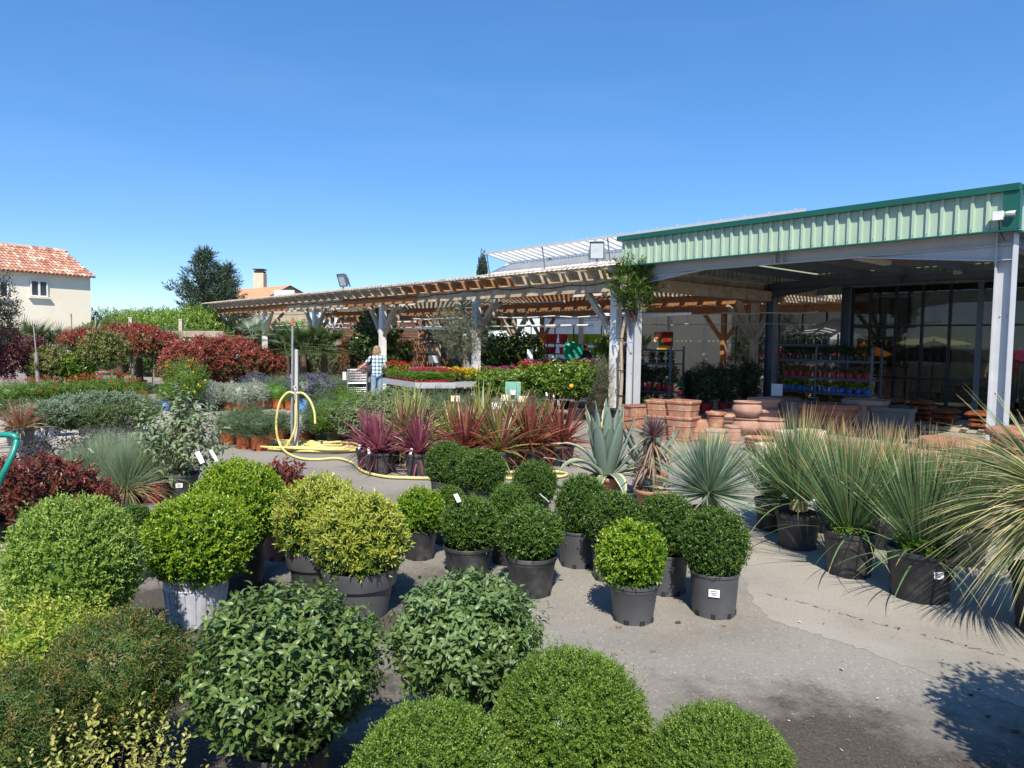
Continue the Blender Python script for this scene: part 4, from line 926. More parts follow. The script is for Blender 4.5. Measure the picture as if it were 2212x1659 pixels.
F_red = flowermat('red_petal', (.32, .012, .02), (.5, .03, .04)); F_red2 = flowermat('scarlet_petal', (.5, .015, .03), (.62, .04, .06)); F_pink = flowermat('pink_petal', (.45, .04, .16), (.6, .16, .3)); F_yel = flowermat('yellow_petal', (.75, .5, .01), (.85, .6, .04))
F_purp = flowermat('purple_petal', (.13, .1, .22), (.22, .18, .34)); F_white = flowermat('white_petal', (.8, .78, .75), (.85, .8, .7)); F_mag = flowermat('magenta_petal', (.26, .02, .14), (.42, .05, .2)); F_oran = flowermat('orange_petal', (.5, .14, .01), (.65, .3, .02)); F_cream = flowermat('cream_bloom', (.42, .36, .2), (.5, .4, .24))
# ================================================================ bush meshes
def tiny(): return bush('tiny_ball', 1, (.255, .255, .24), .21, 5600, .06, 14, .011, .0062, B_tiny, shell=.9, upb=.35, rnd=.5, lod=0, lump=.035, lf=5, tip=(.6, .55, .25), core=.76, zmin=-.03, curl=.1, t0=75, t1=30)
def boxball(): return bush('box_ball', 2, (.235, .235, .235), .215, 1900, .08, 9, .019, .0115, B_dark, shell=.82, upb=.3, rnd=.5, lod=1, lump=.06, lf=4.5, tip=(.7, .4, .4), core=.72, zmin=-.02)
def boxball2(): return bush('box_ball_b', 3, (.235, .235, .225), .205, 1700, .085, 9, .02, .0125, B_dark, shell=.78, upb=.35, rnd=.5, lod=1, lump=.09, lf=4, tip=(.62, .55, .5), core=.68, zmin=-.02)
def boxbright(): return bush('bright_ball', 4, (.235, .235, .215), .2, 1050, .1, 10, .027, .017, B_bright, shell=.74, upb=.4, rnd=.5, lod=1, lump=.12, lf=4, tip=(.6, .5, .6), core=.62, zmin=-.02)
def bigbright(): return bush('big_bright_ball', 5, (.37, .37, .31), .27, 2400, .11, 10, .028, .017, B_bright, shell=.8, upb=.4, rnd=.5, lod=1, lump=.1, lf=5, tip=(.6, .6, .7), core=.74, zmin=-.03)
def bigpale(): return bush('big_pale_ball', 6, (.345, .345, .385), .33, 3000, .1, 10, .027, .012, B_pale, shell=.84, upb=.5, rnd=.45, lod=1, lump=.07, lf=5, tip=(.55, .6, .3), core=.76, zmin=-.05, t0=60, t1=28)
def gold(): return bush('gold_ball', 7, (.34, .34, .3), .23, 1150, .105, 11, .044, .0145, L_gold, shell=.8, upb=.6, rnd=.4, lod=1, lump=.08, lf=5, tip=(.42, .75, .9), core=.68, zmin=-.03, t0=75, t1=30, grow=(1.1, .8))
def vib(k=0): return bush('glossy_bush%d' % k, 8+k, (.385, .385, .345) if k == 0 else (.335, .335, .28), .30 if k == 0 else .26, 950 if k == 0 else 800, .15, 10, .049, .0215, L_vib if k == 0 else L_vib2, shell=.76, upb=.35, rnd=.5, lod=2, lump=.08, lf=4, tip=(.72, .7, .4), core=.6, zmin=-.16, t0=85, t1=48, curl=.28, stems=160, up=-.12, stem0=(.03, -.05), flow=(F_white, .03, 5, .009))
def yew(): return bush('yew_mound', 11, (.31, .31, .3), .24, 1700, .13, 15, .03, .0068, L_yew, shell=.8, upb=.3, rnd=.5, lod=0, lump=.1, lf=4, tip=(.55, .2, 1.0), core=.74, zmin=-.08, t0=66, t1=40, jit=.3, grow=(1, .7))
def photi_young(): return bush('red_young_shrub', 12, (.23, .23, .26), .36, 210, .16, 9, .062, .022, L_red, shell=.3, upb=.9, rnd=.5, lod=1, lump=.25, tip=(.4, .85, .6), stems=60, zmin=.08, t0=70, t1=25, curl=.2, fold=.35, stem0=(.01, 0))
def red_low(): return bush('red_low_shrub', 13, (.42, .36, .3), .32, 330, .16, 9, .06, .027, L_red, shell=.4, upb=.8, rnd=.55, lod=1, lump=.28, tip=(.38, .9, .7), stems=80, zmin=.05, t0=70, t1=25, curl=.2, fold=.35)
def privet(): return bush('sparse_privet', 14, (.28, .24, .32), .34, 330, .26, 14, .017, .0105, L_privet, shell=.2, upb=1.6, rnd=.35, lod=1, lump=.2, stems=80, zmin=.02, t0=75, t1=45, curl=.05, fold=.15, grow=(.9, .9))
def lime(): return bush('lime_low_shrub', 15, (.42, .38, .24), .26, 720, .2, 11, .028, .0125, L_lime, shell=.5, upb=.5, rnd=.6, lod=1, lump=.25, stems=160, zmin=.02, t0=65, t1=35, tip=(.55, .5, .5), core=.45)
def phot_hedge(s): return bush('photinia_hedge%d' % s, 20+s, (.55, .45, .72), .78, 640, .24, 9, .1, .038, L_photi, shell=.62, upb=.6, rnd=.5, lod=1, lump=.16, lf=4, tip=(.4, .8, .85), core=.6, zmin=.05, t0=75, t1=30, curl=.2)
def phot_std(s): return bush('photinia_head%d' % s, 24+s, (.78, .78, .44), .0, 620, .24, 8, .1, .04, L_photi2, shell=.5, upb=.6, rnd=.5, lod=1, lump=.2, lf=4, tip=(.4, .85, .95), core=.5, zmin=-.5, t0=75, t1=30, curl=.2)
def phlomis(): return bush('tall_sage', 30, (.58, .55, .46), .55, 120, .55, 10, .125, .042, L_phlo, shell=.25, upb=1.0, rnd=.45, lod=2, lump=.2, stems=95, zmin=.1, t0=85, t1=45, curl=.35, up=-.2, grow=(1.1, .6), flow=(F_yel, .14, 14, .03, .1), stem0=(.05, 0))
def phlo_mass(): return bush('sage_mound', 31, (.75, .65, .5), .45, 900, .28, 8, .1, .03, L_phlo, shell=.6, upb=.7, rnd=.5, lod=1, lump=.18, lf=4, core=.6, zmin=0, t0=80, t1=35, curl=.3, tip=(.5, .4, .6), flow=(F_yel, .012, 16, .035))
def rosem(): return bush('rosemary_bush', 32, (.4, .4, .4), .3, 420, .36, 18, .04, .0085, L_rose, shell=.45, upb=.7, rnd=.45, lod=0, lump=.2, zmin=-.12, t0=55, t1=28, core=.45, tip=(.75, .5, .5))
def lavend(): return bush('lavender_clump', 33, (.34, .34, .26), .22, 330, .26, 11, .055, .011, L_lav, shell=.5, upb=1.2, rnd=.35, lod=0, lump=.12, zmin=0, t0=40, t1=22, core=.5)
def lavflow(): return bush('lavender_flowering', 34, (.32, .32, .26), .2, 330, .26, 10, .05, .009, L_lav, shell=.5, upb=.9, rnd=.35, lod=0, lump=.1, zmin=0, t0=40, t1=22, core=.55, flow=(F_purp, .75, 9, .03))
def santol(): return bush('santolina_dome', 35, (.31, .31, .24), .1, 900, .12, 8, .034, .013, L_sant, shell=.75, upb=.4, rnd=.4, lod=0, lump=.06, zmin=-.08, t0=60, t1=25, core=.75)
def mound(): return bush('green_dome', 36, (.26, .26, .24), .1, 800, .13, 9, .025, .006, L_mound, shell=.75, upb=.6, rnd=.35, lod=0, lump=.05, zmin=-.05, t0=50, t1=20, core=.72)
def silver(): return bush('silver_bush', 37, (.5, .45, .36), .28, 560, .22, 10, .07, .022, L_silver, shell=.55, upb=.6, rnd=.5, lod=1, lump=.2, zmin=-.08, t0=70, t1=32, core=.5, tip=(.55, .8, .6))
def greybush(): return bush('grey_green_bush', 38, (.5, .45, .34), .24, 420, .24, 10, .085, .022, LM('drooping_bush', [(.06, .1, .035), (.1, .15, .055), (.17, .21, .1)], [(.2, .24, .13), (.14, .2, .07)]), shell=.5, upb=.4, rnd=.55, lod=1, lump=.25, zmin=-.16, t0=70, t1=35, core=.45, up=-.1)
def salvia(): return bush('flowering_sage', 39, (.5, .45, .32), .3, 520, .26, 9, .04, .017, L_salvia, shell=.55, upb=.8, rnd=.45, lod=0, lump=.2, zmin=0, t0=70, t1=35, core=.5, flow=(F_red2, .7, 7, .034, .1))
def salvia2(): return bush('flowering_sage_pink', 40, (.5, .45, .3), .28, 520, .26, 9, .04, .017, L_salvia, shell=.55, upb=.8, rnd=.45, lod=0, lump=.2, zmin=0, t0=70, t1=35, core=.5, flow=(F_pink, .4, 7, .034, .1))
def yelbush(): return bush('yellow_flower_bush', 41, (.48, .42, .42), .42, 520, .28, 11, .05, .014, L_salvia, shell=.45, upb=.9, rnd=.45, lod=0, lump=.22, zmin=.02, t0=60, t1=30, core=.4, stems=40, flow=(F_yel, .1, 6, .03))
def citrus(s): return bush('citrus_bush%d' % s, 42+s, (.58, .55, .5), .55, 400, .26, 8, .105, .05, L_citrus, shell=.5, upb=.5, rnd=.6, lod=1, lump=.2, zmin=.02, t0=75, t1=40, core=.42, tip=(.6, .5, .6), curl=.2, stems=40)
def camel(): return bush('camellia_bush', 46, (.75, .7, .78), 1.0, 500, .28, 8, .11, .055, L_camel, shell=.45, upb=.3, rnd=.6, lod=1, lump=.3, zmin=.1, t0=75, t1=45, core=.4, stems=50, curl=.2, tip=(.7, .4, .4))
def fats(): return bush('broad_leaf_bush', 47, (.85, .8, .7), .85, 300, .3, 6, .2, .1, L_camel, shell=.5, upb=.6, rnd=.5, lod=1, lump=.25, zmin=.05, t0=80, t1=60, core=.4, curl=.25, tip=(.6, .4, .5))
def olivehead(): return bush('olive_head', 48, (.86, .82, .86), .0, 1150, .32, 12, .062, .013, L_olive, shell=.3, upb=.35, rnd=.7, lod=0, lump=.25, lf=4, zmin=-1, t0=55, t1=30, tip=(.5, .4, .5), stems=90, stem0=(.03, -.7))
def greyshrub(): return bush('grey_olive_shrub', 49, (.42, .4, .78), 1.05, 420, .34, 12, .055, .011, L_olive, shell=.3, upb=.8, rnd=.55, lod=0, lump=.25, zmin=.3, t0=50, t1=28, stems=90, stem0=(.03, 0))
def oleander(): return bush('oleander_head', 50, (.5, .48, .62), .0, 210, .3, 15, .13, .024, L_oleand, shell=.35, upb=.7, rnd=.55, lod=1, lump=.3, zmin=-1, t0=65, t1=22, tip=(.7, .6, .6), stems=60, stem0=(.03, -.9), curl=.1)
def grhedge(): return bush('grey_green_hedge', 51, (.6, .45, .62), .62, 620, .22, 9, .06, .026, L_varieg, shell=.6, upb=.5, rnd=.5, lod=0, lump=.15, zmin=.02, t0=70, t1=35, core=.6, tip=(.6, .5, .7))
def dkhedge(): return bush('dark_green_hedge', 52, (.5, .42, .55), .58, 560, .2, 9, .055, .026, L_darkleaf, shell=.6, upb=.5, rnd=.5, lod=0, lump=.15, zmin=.02, t0=70, t1=35, core=.6)
def maple(): return bush('dark_maple_head', 53, (.55, .5, .75), .85, 420, .28, 9, .085, .034, L_maple, shell=.4, upb=.3, rnd=.6, lod=1, lump=.25, zmin=.1, t0=75, t1=45, core=.3, up=-.1)
def dkolive(): return bush('dark_tree_head', 54, (.8, .7, .85), .95, 700, .3, 10, .085, .026, LM('dark_olive', [(.025, .035, .022), (.045, .055, .038), (.075, .085, .065)]), shell=.45, upb=.4, rnd=.6, lod=0, lump=.2, zmin=.1, t0=60, t1=30, core=.5)
def viburn(): return bush('flowering_viburnum', 55, (.75, .6, .55), .6, 520, .25, 8, .1, .045, LM('viburnum', [(.08, .12, .025), (.12, .17, .04), (.18, .2, .06)], [(.2, .2, .08), (.25, .17, .07)]), shell=.55, upb=.5, rnd=.55, lod=1, lump=.2, zmin=.05, t0=75, t1=40, core=.5, tip=(.6, .5, .6), flow=(F_cream, .28, 12, .03, -.2))
def herb(): return bush('ferny_herb', 56, (.45, .4, .4), .36, 760, .2, 11, .038, .012, L_salvia, shell=.6, upb=.6, rnd=.5, lod=0, lump=.18, zmin=0, t0=65, t1=30, core=.55)
def dkherb(): return bush('dark_herb', 57, (.4, .38, .4), .34, 620, .2, 11, .038, .011, L_rose, shell=.6, upb=.6, rnd=.5, lod=0, lump=.18, zmin=0, t0=65, t1=30, core=.5)
def bedl(): return bush('bedding_leaves', 58, (.085, .085, .075), .07, 34, .06, 7, .06, .026, L_bed, shell=.3, upb=.9, rnd=.5, lod=1, zmin=0, t0=75, t1=35)
def mand(): return bush('mandevilla', 59, (.42, .4, .62), .62, 520, .22, 8, .07, .034, L_darkleaf, shell=.55, upb=.4, rnd=.5, lod=0, lump=.15, zmin=.03, t0=75, t1=40, core=.55, flow=(F_pink, .03, 6, .05))
def rackp(): return bush('rack_plant', 60, (.16, .15, .2), .17, 120, .12, 8, .05, .02, L_darkleaf, shell=.4, upb=.8, rnd=.5, lod=0, zmin=0, t0=70, t1=35)
def lorop(): return bush('dark_twiggy', 61, (.26, .24, .26), .24, 70, .2, 9, .055, .026, L_lorop, shell=.2, upb=1.2, rnd=.5, lod=0, zmin=.02, stems=25, t0=75, t1=40)
def kumq(): return bush('kumquat_bush', 62, (.46, .4, .4), .4, 380, .2, 8, .055, .026, L_citrus, shell=.55, upb=.6, rnd=.5, lod=1, lump=.2, zmin=.02, core=.45, tip=(.6, .5, .6), flow=(F_oran, .07, 6, .035))
def geran(m, k): return bush('geranium_'+k, 63, (.14, .14, .1), .1, 46, .1, 7, .05, .032, L_bed, shell=.4, upb=.8, rnd=.5, lod=0, zmin=0, flow=(m, .7, 8, .032))
def jadepl(): return bush('oval_weed', 64, (.2, .2, .08), .05, 36, .08, 6, .06, .03, L_salvia, shell=.3, upb=.8, rnd=.6, lod=1, zmin=-.02)
# ================================================================ bladed plants
def bl_mesh(key, mats, fn):
    if key in _BC: return _BC[key]
    g = G(); rng = np.random.default_rng(abs(hash(key)) % 1 + sum(map(ord, key))); fn(g, rng); _BC[key] = g.mesh(key, mats); return _BC[key]
Y_blue = [leafmat('blue_yucca_blade', [(.13, .2, .14), (.19, .27, .2), (.25, .33, .25)], .5, .15), leafmat('yucca_tip', [(.26, .31, .09), (.34, .38, .14)], .5, .15), leafmat('dry_blade', [(.42, .32, .18), (.5, .4, .24)], .7, .1)]
Y_das = [leafmat('grass_tree_blade', [(.085, .165, .055), (.125, .21, .085), (.18, .27, .13)], .45, .15), leafmat('blade_tip_dry', [(.4, .3, .14), (.3, .2, .08)], .6, .1), leafmat('straw_blade', [(.48, .38, .16), (.42, .34, .14)], .6, .15)]
Y_das4 = [leafmat('arching_blade', [(.12, .165, .055), (.18, .225, .08), (.25, .28, .12)], .5, .18), leafmat('arching_tip', [(.42, .36, .2), (.36, .32, .16)], .6, .1), leafmat('arching_straw', [(.42, .37, .16), (.5, .44, .24)], .6, .15)]
def f_yucca(g, rng):
    n = 520; D = hemi(rng, n, -16, 86, .95); P = D*rng.uniform(.03, .07, (n, 1))+Z3*.04; Ln = rng.uniform(.42, .55, n)*(1-.1*(D[:, 2] < 0)); blades(g, rng, P, D, Ln, .013, .06, 4, .8, .6, (0, 0)); 
    k = rng.uniform(0, 1, n) < .3; blades(g, rng, (P+D*Ln[:, None]*.72)[k], D[k], Ln[k]*.28, .008, .05, 2, .8, .6, (1, 1))
    D = hemi(rng, 24, -75, -25); blades(g, rng, D*.04+Z3*.03, D, .3, .014, .3, 4, .8, .5, (2, 2)); g.tube([(0, 0, -.1), (0, 0, .06)], [.06, .05], 8, 2)
def f_das(n, e0, e1, pw, L0, L1, dr, w, lows, straw=.03):
    def f(g, rng):
        D = hemi(rng, n, e0, e1, pw); P = nrm(D*[1, 1, .3])*rng.uniform(.015, .06, (n, 1))+Z3*rng.uniform(0, .06, (n, 1)); Ln = rng.uniform(L0, L1, n)
        k = rng.uniform(0, 1, n) < straw
        blades(g, rng, P[~k], D[~k], Ln[~k], w, dr, 6, .75, .5, (0, 1), tipf=.86); blades(g, rng, P[k], D[k], Ln[k], w, dr*1.4, 6, .75, .5, (2, 1), tipf=.86)
        if lows:
            D = hemi(rng, lows, -5, 32); blades(g, rng, D*.05, D, rng.uniform(.6, .95, lows), w, rng.uniform(.5, 1.1, lows), 7, .75, .3, (0, 2), tipf=.8)
        g.tube([(0, 0, -.06), (0, 0, .04), (0, 0, .1)], [.085, .08, .05], 9, 2)
    return f
def yucca(): return bl_mesh('blue_yucca', Y_blue, f_yucca)
def das(k):
    f = [f_das(360, 30, 87, .75, .7, 1.0, .1, .014, 20), f_das(400, 36, 87, .75, .72, 1.03, .08, .014, 22), f_das(430, 34, 87, .7, .75, 1.05, .08, .0145, 26), f_das(280, 40, 86, .8, .6, .82, .06, .0135, 10)][k]
    return bl_mesh('grass_tree%d' % k, Y_das, f)
def das4():
    def f(g, rng):
        n = 950; D = hemi(rng, n, -42, 56, 1.1); P = D*rng.uniform(.04, .09, (n, 1)); Ln = rng.uniform(.7, 1.0, n); k = rng.uniform(0, 1, n) < np.where(D[:, 2] < .25, .4, .15)
        dr = np.where(D[:, 2] > .75, .15, .62)
        blades(g, rng, P[~k], D[~k], Ln[~k], .0135, dr[~k], 7, .75, .5, (0, 1), tipf=.86); blades(g, rng, P[k], D[k], Ln[k], .0125, dr[k]*1.25, 7, .75, .5, (2, 1), tipf=.86); g.tube([(0, 0, -.55), (0, 0, .05)], [.12, .09], 10, 2)
    return bl_mesh('arching_grass_tree', Y_das4, f)
def cord(key, c1, c2, n=85, L0=.4, L1=.68, w=.028, e0=5, dr=.36, stem=.0):
    ms = [leafmat(key+'_blade', c1, .4, .25), leafmat(key+'_edge', c2, .4, .25), M_twig] if key not in _BC else None
    def f(g, rng):
        D = hemi(rng, n, e0, 86, .8); P = D*.03+Z3*(stem+rng.uniform(0, .08, (n, 1))); Ln = rng.uniform(L0, L1, n); d = np.where(D[:, 2] > .8, dr*.3, dr*1.6)
        k = rng.uniform(0, 1, n) < .4
        blades(g, rng, P[~k], D[~k], Ln[~k], w, d[~k], 6, .9, .5, (0, 0), fold=.35); blades(g, rng, P[k], D[k], Ln[k], w*.9, d[k], 6, .9, .5, (1, 1), fold=.35)
        D = hemi(rng, n//6, -30, 15); blades(g, rng, D*.03+Z3*stem, D, L0*.9, w*.8, .8, 6, .9, .4, (0, 0))
        g.tube([(0, 0, -.03), (0, 0, stem+.06)], .022, 6, 2)
    return bl_mesh(key, ms, f)
PUR = ([(.2, .045, .085), (.27, .07, .12), (.15, .035, .06)], [(.34, .1, .17), (.28, .13, .13)])
RED = ([(.15, .03, .03), (.23, .05, .045), (.11, .025, .02)], [(.26, .08, .055), (.22, .13, .05)])
RGR = ([(.16, .18, .05), (.22, .24, .07), (.2, .08, .06)], [(.3, .1, .08), (.33, .16, .12)])
YGR = ([(.2, .24, .06), (.26, .3, .08), (.15, .19, .05)], [(.3, .3, .1), (.26, .14, .07)])
def fest(key, c, n=1300, L0=.36, L1=.62, dr=.55, w=.0042, e0=25):
    ms = [leafmat(key+'_blade', c, .6, .25), leafmat(key+'_dry', [(.4, .34, .18), (.32, .28, .13)], .7, .2)] if key not in _BC else None
    def f(g, rng):
        D = hemi(rng, n, e0, 86, .7); P = D*[1, 1, 0]*.05; blades(g, rng, P, D, rng.uniform(L0, L1, n), w, np.where(D[:, 2] > .8, dr*.5, dr*1.2), 5, .8, .8, (0, 0), base=1)
        D = hemi(rng, n//5, 0, 35); blades(g, rng, D*.05, D, rng.uniform(L0*.8, L1*.9, n//5), w, 1.1, 5, .8, .8, (1, 1))
    return bl_mesh(key, ms, f)
def fanpalm(key, c, nl=22, R=.5, pet=.55, e0=5, e1=80):
    ms = [leafmat(key+'_blade', c, .45, .2), M_twig, leafmat(key+'_petiole', [(.1, .14, .04), (.14, .17, .06)], .5, 0)] if key not in _BC else None
    def f(g, rng):
        D = hemi(rng, nl, e0, e1)
        for d in D:
            pl = pet*rng.uniform(.7, 1.2); e = nrm(d-Z3*.15)*pl; g.twigs([[0, 0, 0]], [e], .012, .007, 2)
            fd = nrm(d-Z3*.35); s = nrm(np.cross(fd, Z3)); nn = np.cross(s, fd); m = 26; an = np.linspace(-1.9, 1.9, m)
            dd = np.cos(an)[:, None]*fd+np.sin(an)[:, None]*s+nn*.08; Rr = R*rng.uniform(.85, 1.1)*(1-.15*np.abs(an)/1.9)
            blades(g, rng, np.tile(e, (m, 1)), dd, Rr, .034, .28, 4, 1.1, .15, (0, 0), fold=.3)
    return bl_mesh(key, ms, f)
# agave
AG = [leafmat('agave_flesh', [(.11, .165, .13), (.15, .21, .17), (.19, .25, .21)], .5, .05), leafmat('agave_margin', [(.6, .57, .26), (.66, .62, .34), (.55, .53, .2)], .5, .08), M_twig]
AG2 = [AG[0], leafmat('agave_blue_edge', [(.12, .18, .15), (.17, .23, .2)], .5, .05), M_twig]
def agave(key, spec, mats):
    if key in _BC: return _BC[key]
    g = G(); rng = np.random.default_rng(4)
    for az, e0, e1, ln, w in spec:
        a = radians(az); hd = np.array([cos(a), sin(a), 0]); sd_ = np.array([-sin(a), cos(a), 0]); p = hd*.04+Z3*.02; rows = []; n = 12
        for s in range(n+1):
            t = s/n; e = radians(e0+(e1-e0)*t**1.6); d = hd*cos(e)+Z3*sin(e); nn = np.cross(d, sd_)*-1; nn = nn if nn@(Z3*cos(e)-hd*sin(e)) > 0 else -nn
            if s: p = p+d*ln/n
            wd = w*1.2*(.6+1.0*t-.45*t*t)*(1-t**3.2)*.5+.0015; ch = wd*.35*(1-t*.3); wob = rng.normal(0, .003)
            rows.append([p-sd_*wd+nn*(ch+wob), p-sd_*wd*.64+nn*ch*.42, p, p+sd_*wd*.64+nn*ch*.42, p+sd_*wd+nn*(ch-wob), p+sd_*wd*.5-nn*wd*.28*(1-t), p-sd_*wd*.5-nn*wd*.28*(1-t)])
        V = np.array(rows).reshape(-1, 3); F = []; M = []
        for s in range(n):
            for q in range(7):
                q2 = (q+1) % 7; F.append([s*7+q, s*7+q2, (s+1)*7+q2, (s+1)*7+q]); M.append(1 if q in (0, 3) else 0)
        g.add(V, F, M)
    _BC[key] = g.mesh(key, mats, smooth=True); return _BC[key]
# ================================================================ FOREGROUND
def W_(vx, vy, Y):            # ground point under a pixel at a given distance
    p = at(vx, vy, Y); p[2] = 0; return p
NB = lambda r, h=None, m=None: ('nursery', r, h or r*1.7, m or M_black)
# three fine-leaved balls at the bottom edge
for (vx, Y, lab, s, rz) in [(948, 2.03, 'fine leaved clipped ball cut off by the bottom edge, left of the front three', 1.0, 0), (1225, 2.38, 'fine leaved clipped ball, rearmost and fullest of the front three', 1.06, 2), (1558, 2.10, 'fine leaved clipped ball alone on bare asphalt, right of the front three', .93, 4)]:
    p = W_(vx, 1540, Y); plant('boxwood_ball', lab, 'shrub', p, NB(.19, .3), tiny(), s, rz, 'clipped balls in pots', fz=.06)
# glossy dark shrubs
p = W_(622, 1450, 2.72); plant('glossy_shrub', 'large rounded dark glossy shrub in front of the grey white pot', 'shrub', p, NB(.17, .27), vib(0), (1.0, 1.0, .88), .6, 'glossy leaved shrubs', fz=.08)
p = W_(1015, 1365, 3.1); plant('glossy_shrub', 'rounded glossy shrub right of the darker one, below golden bush', 'shrub', p, NB(.16, .27), vib(1), (1.0, 1.0, .9), 2.2, 'glossy leaved shrubs', fz=.09)
p = W_(252, 1450, 2.62); plant('yew_bush', 'yew bush with rusty orange tips in front of the pale ball', 'shrub', p, NB(.16, .28), yew(), (.8, .85, .84), 0, 'young yews', fz=.13)
p = W_(-10, 1560, 2.15); plant('yew_bush', 'yew bush cut off by the left edge of the picture', 'shrub', p, NB(.16, .28), yew(), (.85, .85, .95), 2.6, 'young yews', fz=.08)
p = W_(225, 1640, 1.80); plant('golden_privet', 'sparse privet with small golden leaves on upright twigs', 'shrub', p, NB(.13, .2), privet(), (.95, .85, .95), .4, fz=.08)
p = W_(75, 1340, 3.0); plant('lime_shrub', 'low lime yellow twiggy shrub between pale ball and yew', 'shrub', p, NB(.17, .24), lime(), (.95, .95, .88), .3, fz=.06)
p = W_(146, 1225, 3.75); plant('pale_box_ball', 'tall pale green clipped dome at the left', 'shrub', p, NB(.2, .33), bigpale(), (.96, .95, 1.0), 0, fz=.0)
p = gp(290, 1243); plant('boxwood_ball', 'small dark ball in shade behind the pale green dome', 'shrub', p, ('straight', .14, .28, M_grey), boxball(), (.72, .72, .66), 1, 'clipped balls in pots', fz=.03)
p = gp(425, 1338); plant('bright_box_ball', 'big bright green ball in scuffed grey white pot', 'shrub', p, ('ribbed', .205, .33, M_white_pot), bigbright(), (.92, .92, .96), 0, 'large bright box balls')
p = gp(515, 1262); plant('bright_box_ball', 'big bright green ball in dark pot, behind the scuffed pot', 'shrub', p, ('straight', .2, .34, M_black), bigbright(), (.9, .9, 1.06), 2.5, 'large bright box balls', fz=.04, tagp=[(-.17, -.2, .95, .5), (-.06, -.22, .97, 1.2)])
p = gp(607, 1203); plant('red_photinia', 'young red leaved shrub in brown terracotta coloured pot', 'shrub', p, ('straight', .15, .24, M_terra_dark), photi_young(), (1, 1, .98), 0, fz=.02)
p = gp(690, 1282); plant('golden_bush', 'golden dome, the one further back of two', 'shrub', p, ('ledge', .25, .36, M_grey), gold(), (.94, .94, .98), 1.9, 'golden domes in grey pots', fz=.03)
p = gp(778, 1322); plant('golden_bush', 'golden dome in ledged grey pot, nearest of two', 'shrub', p, ('ledge', .265, .33, M_grey), gold(), (.93, .93, 1.0), .2, 'golden domes in grey pots')
# red leaved low shrubs at the left
for vx, vy, s, rz, lab in [(95, 1180, 1.05, 0, 'dark red leaved shrub just behind the pale green dome'), (-15, 1170, .9, 1.6, 'dark red leaved shrub at left edge below the teal handle'), (190, 1165, .66, 3.0, 'smallest red leaved shrub, right end beside blue grass')]:
    plant('red_photinia', lab, 'shrub', gp(vx, vy), NB(.14, .2), red_low(), s, rz, 'low red leaved shrubs at left')
# ---------------------------------------------------------------- clipped balls in the middle
GRP = 'clipped balls in pots'
SB = ('straight', .165, .29, M_black); SBg = ('straight', .165, .3, M_grey)
balls = [
 (907, 1203, ('straight', .135, .25, M_black), 'bright', (.95, .95, .95), 'bright green ball in slim black pot beside the golden domes', [(-.2, -.12, .3, 1), (.1, -.2, .34, 2)]),
 (968, 1172, ('straight', .13, .24, M_black), 'box2', (.72, .72, .8), 'small yellowish ball peeping between two darker balls', None),
 (1010, 1243, ('nursery', .19, .25, M_black), 'box2', (1.05, 1.05, 1.02), 'ball with white tag on top in wide rimmed black pot', [(-.06, -.15, .62, .3)]),
 (1147, 1279, ('nursery', .185, .29, M_black), 'box2', (1.06, 1.06, .98), 'ball in pot with bare brown soil, white card on its top', [(.12, -.02, .68, 1.4)]),
 (1100, 1212, SB, 'box2', (.85, .85, 1.0), 'yellow green ball hidden behind the ball with brown soil', None),
 (962, 1092, SB, 'box', (1.12, 1.12, 1.15), 'rearmost dark ball, left end of the back row', None),
 (1040, 1112, SB, 'box', (1.2, 1.2, 1.12), 'dark ball in the back row, below red cordylines', None),
 (1150, 1142, SB, 'box', (1.05, 1.05, 1.05), 'dark ball at right of the back row, beyond the yellow hose', None),
 (1000, 1100, SB, 'box', (1.1, 1.1, 1.05), 'dark ball squeezed between two others in the back row', None),
 (1248, 1218, SBg, 'box', (1.02, 1.02, 1.2), 'tall dark ball in grey pot left of the agave', None),
 (1322, 1248, SBg, 'box', (1.05, 1.05, 1.05), 'dark ball in front of the agave, pot mostly hidden', None),
 (1436, 1275, SBg, 'box', (1.05, 1.05, 1.15), 'dark ball behind bright ball, half of its pot showing', None),
 (1367, 1336, ('nursery', .165, .27, M_grey), 'bright', (1.06, 1.06, 1.06), 'bright loose leaved ball in front, nearest of the middle balls', None),
 (1541, 1322, ('straight', .165, .3, M_grey), 'box', (1.08, 1.08, 1.14), 'round dark ball at right, white label on its grey pot', None)]
for i, (vx, vy, pt, kd, s, lab, tg) in enumerate(balls):
    me = {'bright': boxbright, 'box': boxball, 'box2': boxball2}[kd]()
    plant('boxwood_ball', lab, 'shrub', gp(vx, vy), pt, me, tuple(q*(.92 if kd == 'box' else .95) for q in s), i*1.7, GRP, lab=(-1.85 if i == 13 else None), tagp=tg, fz=.01)
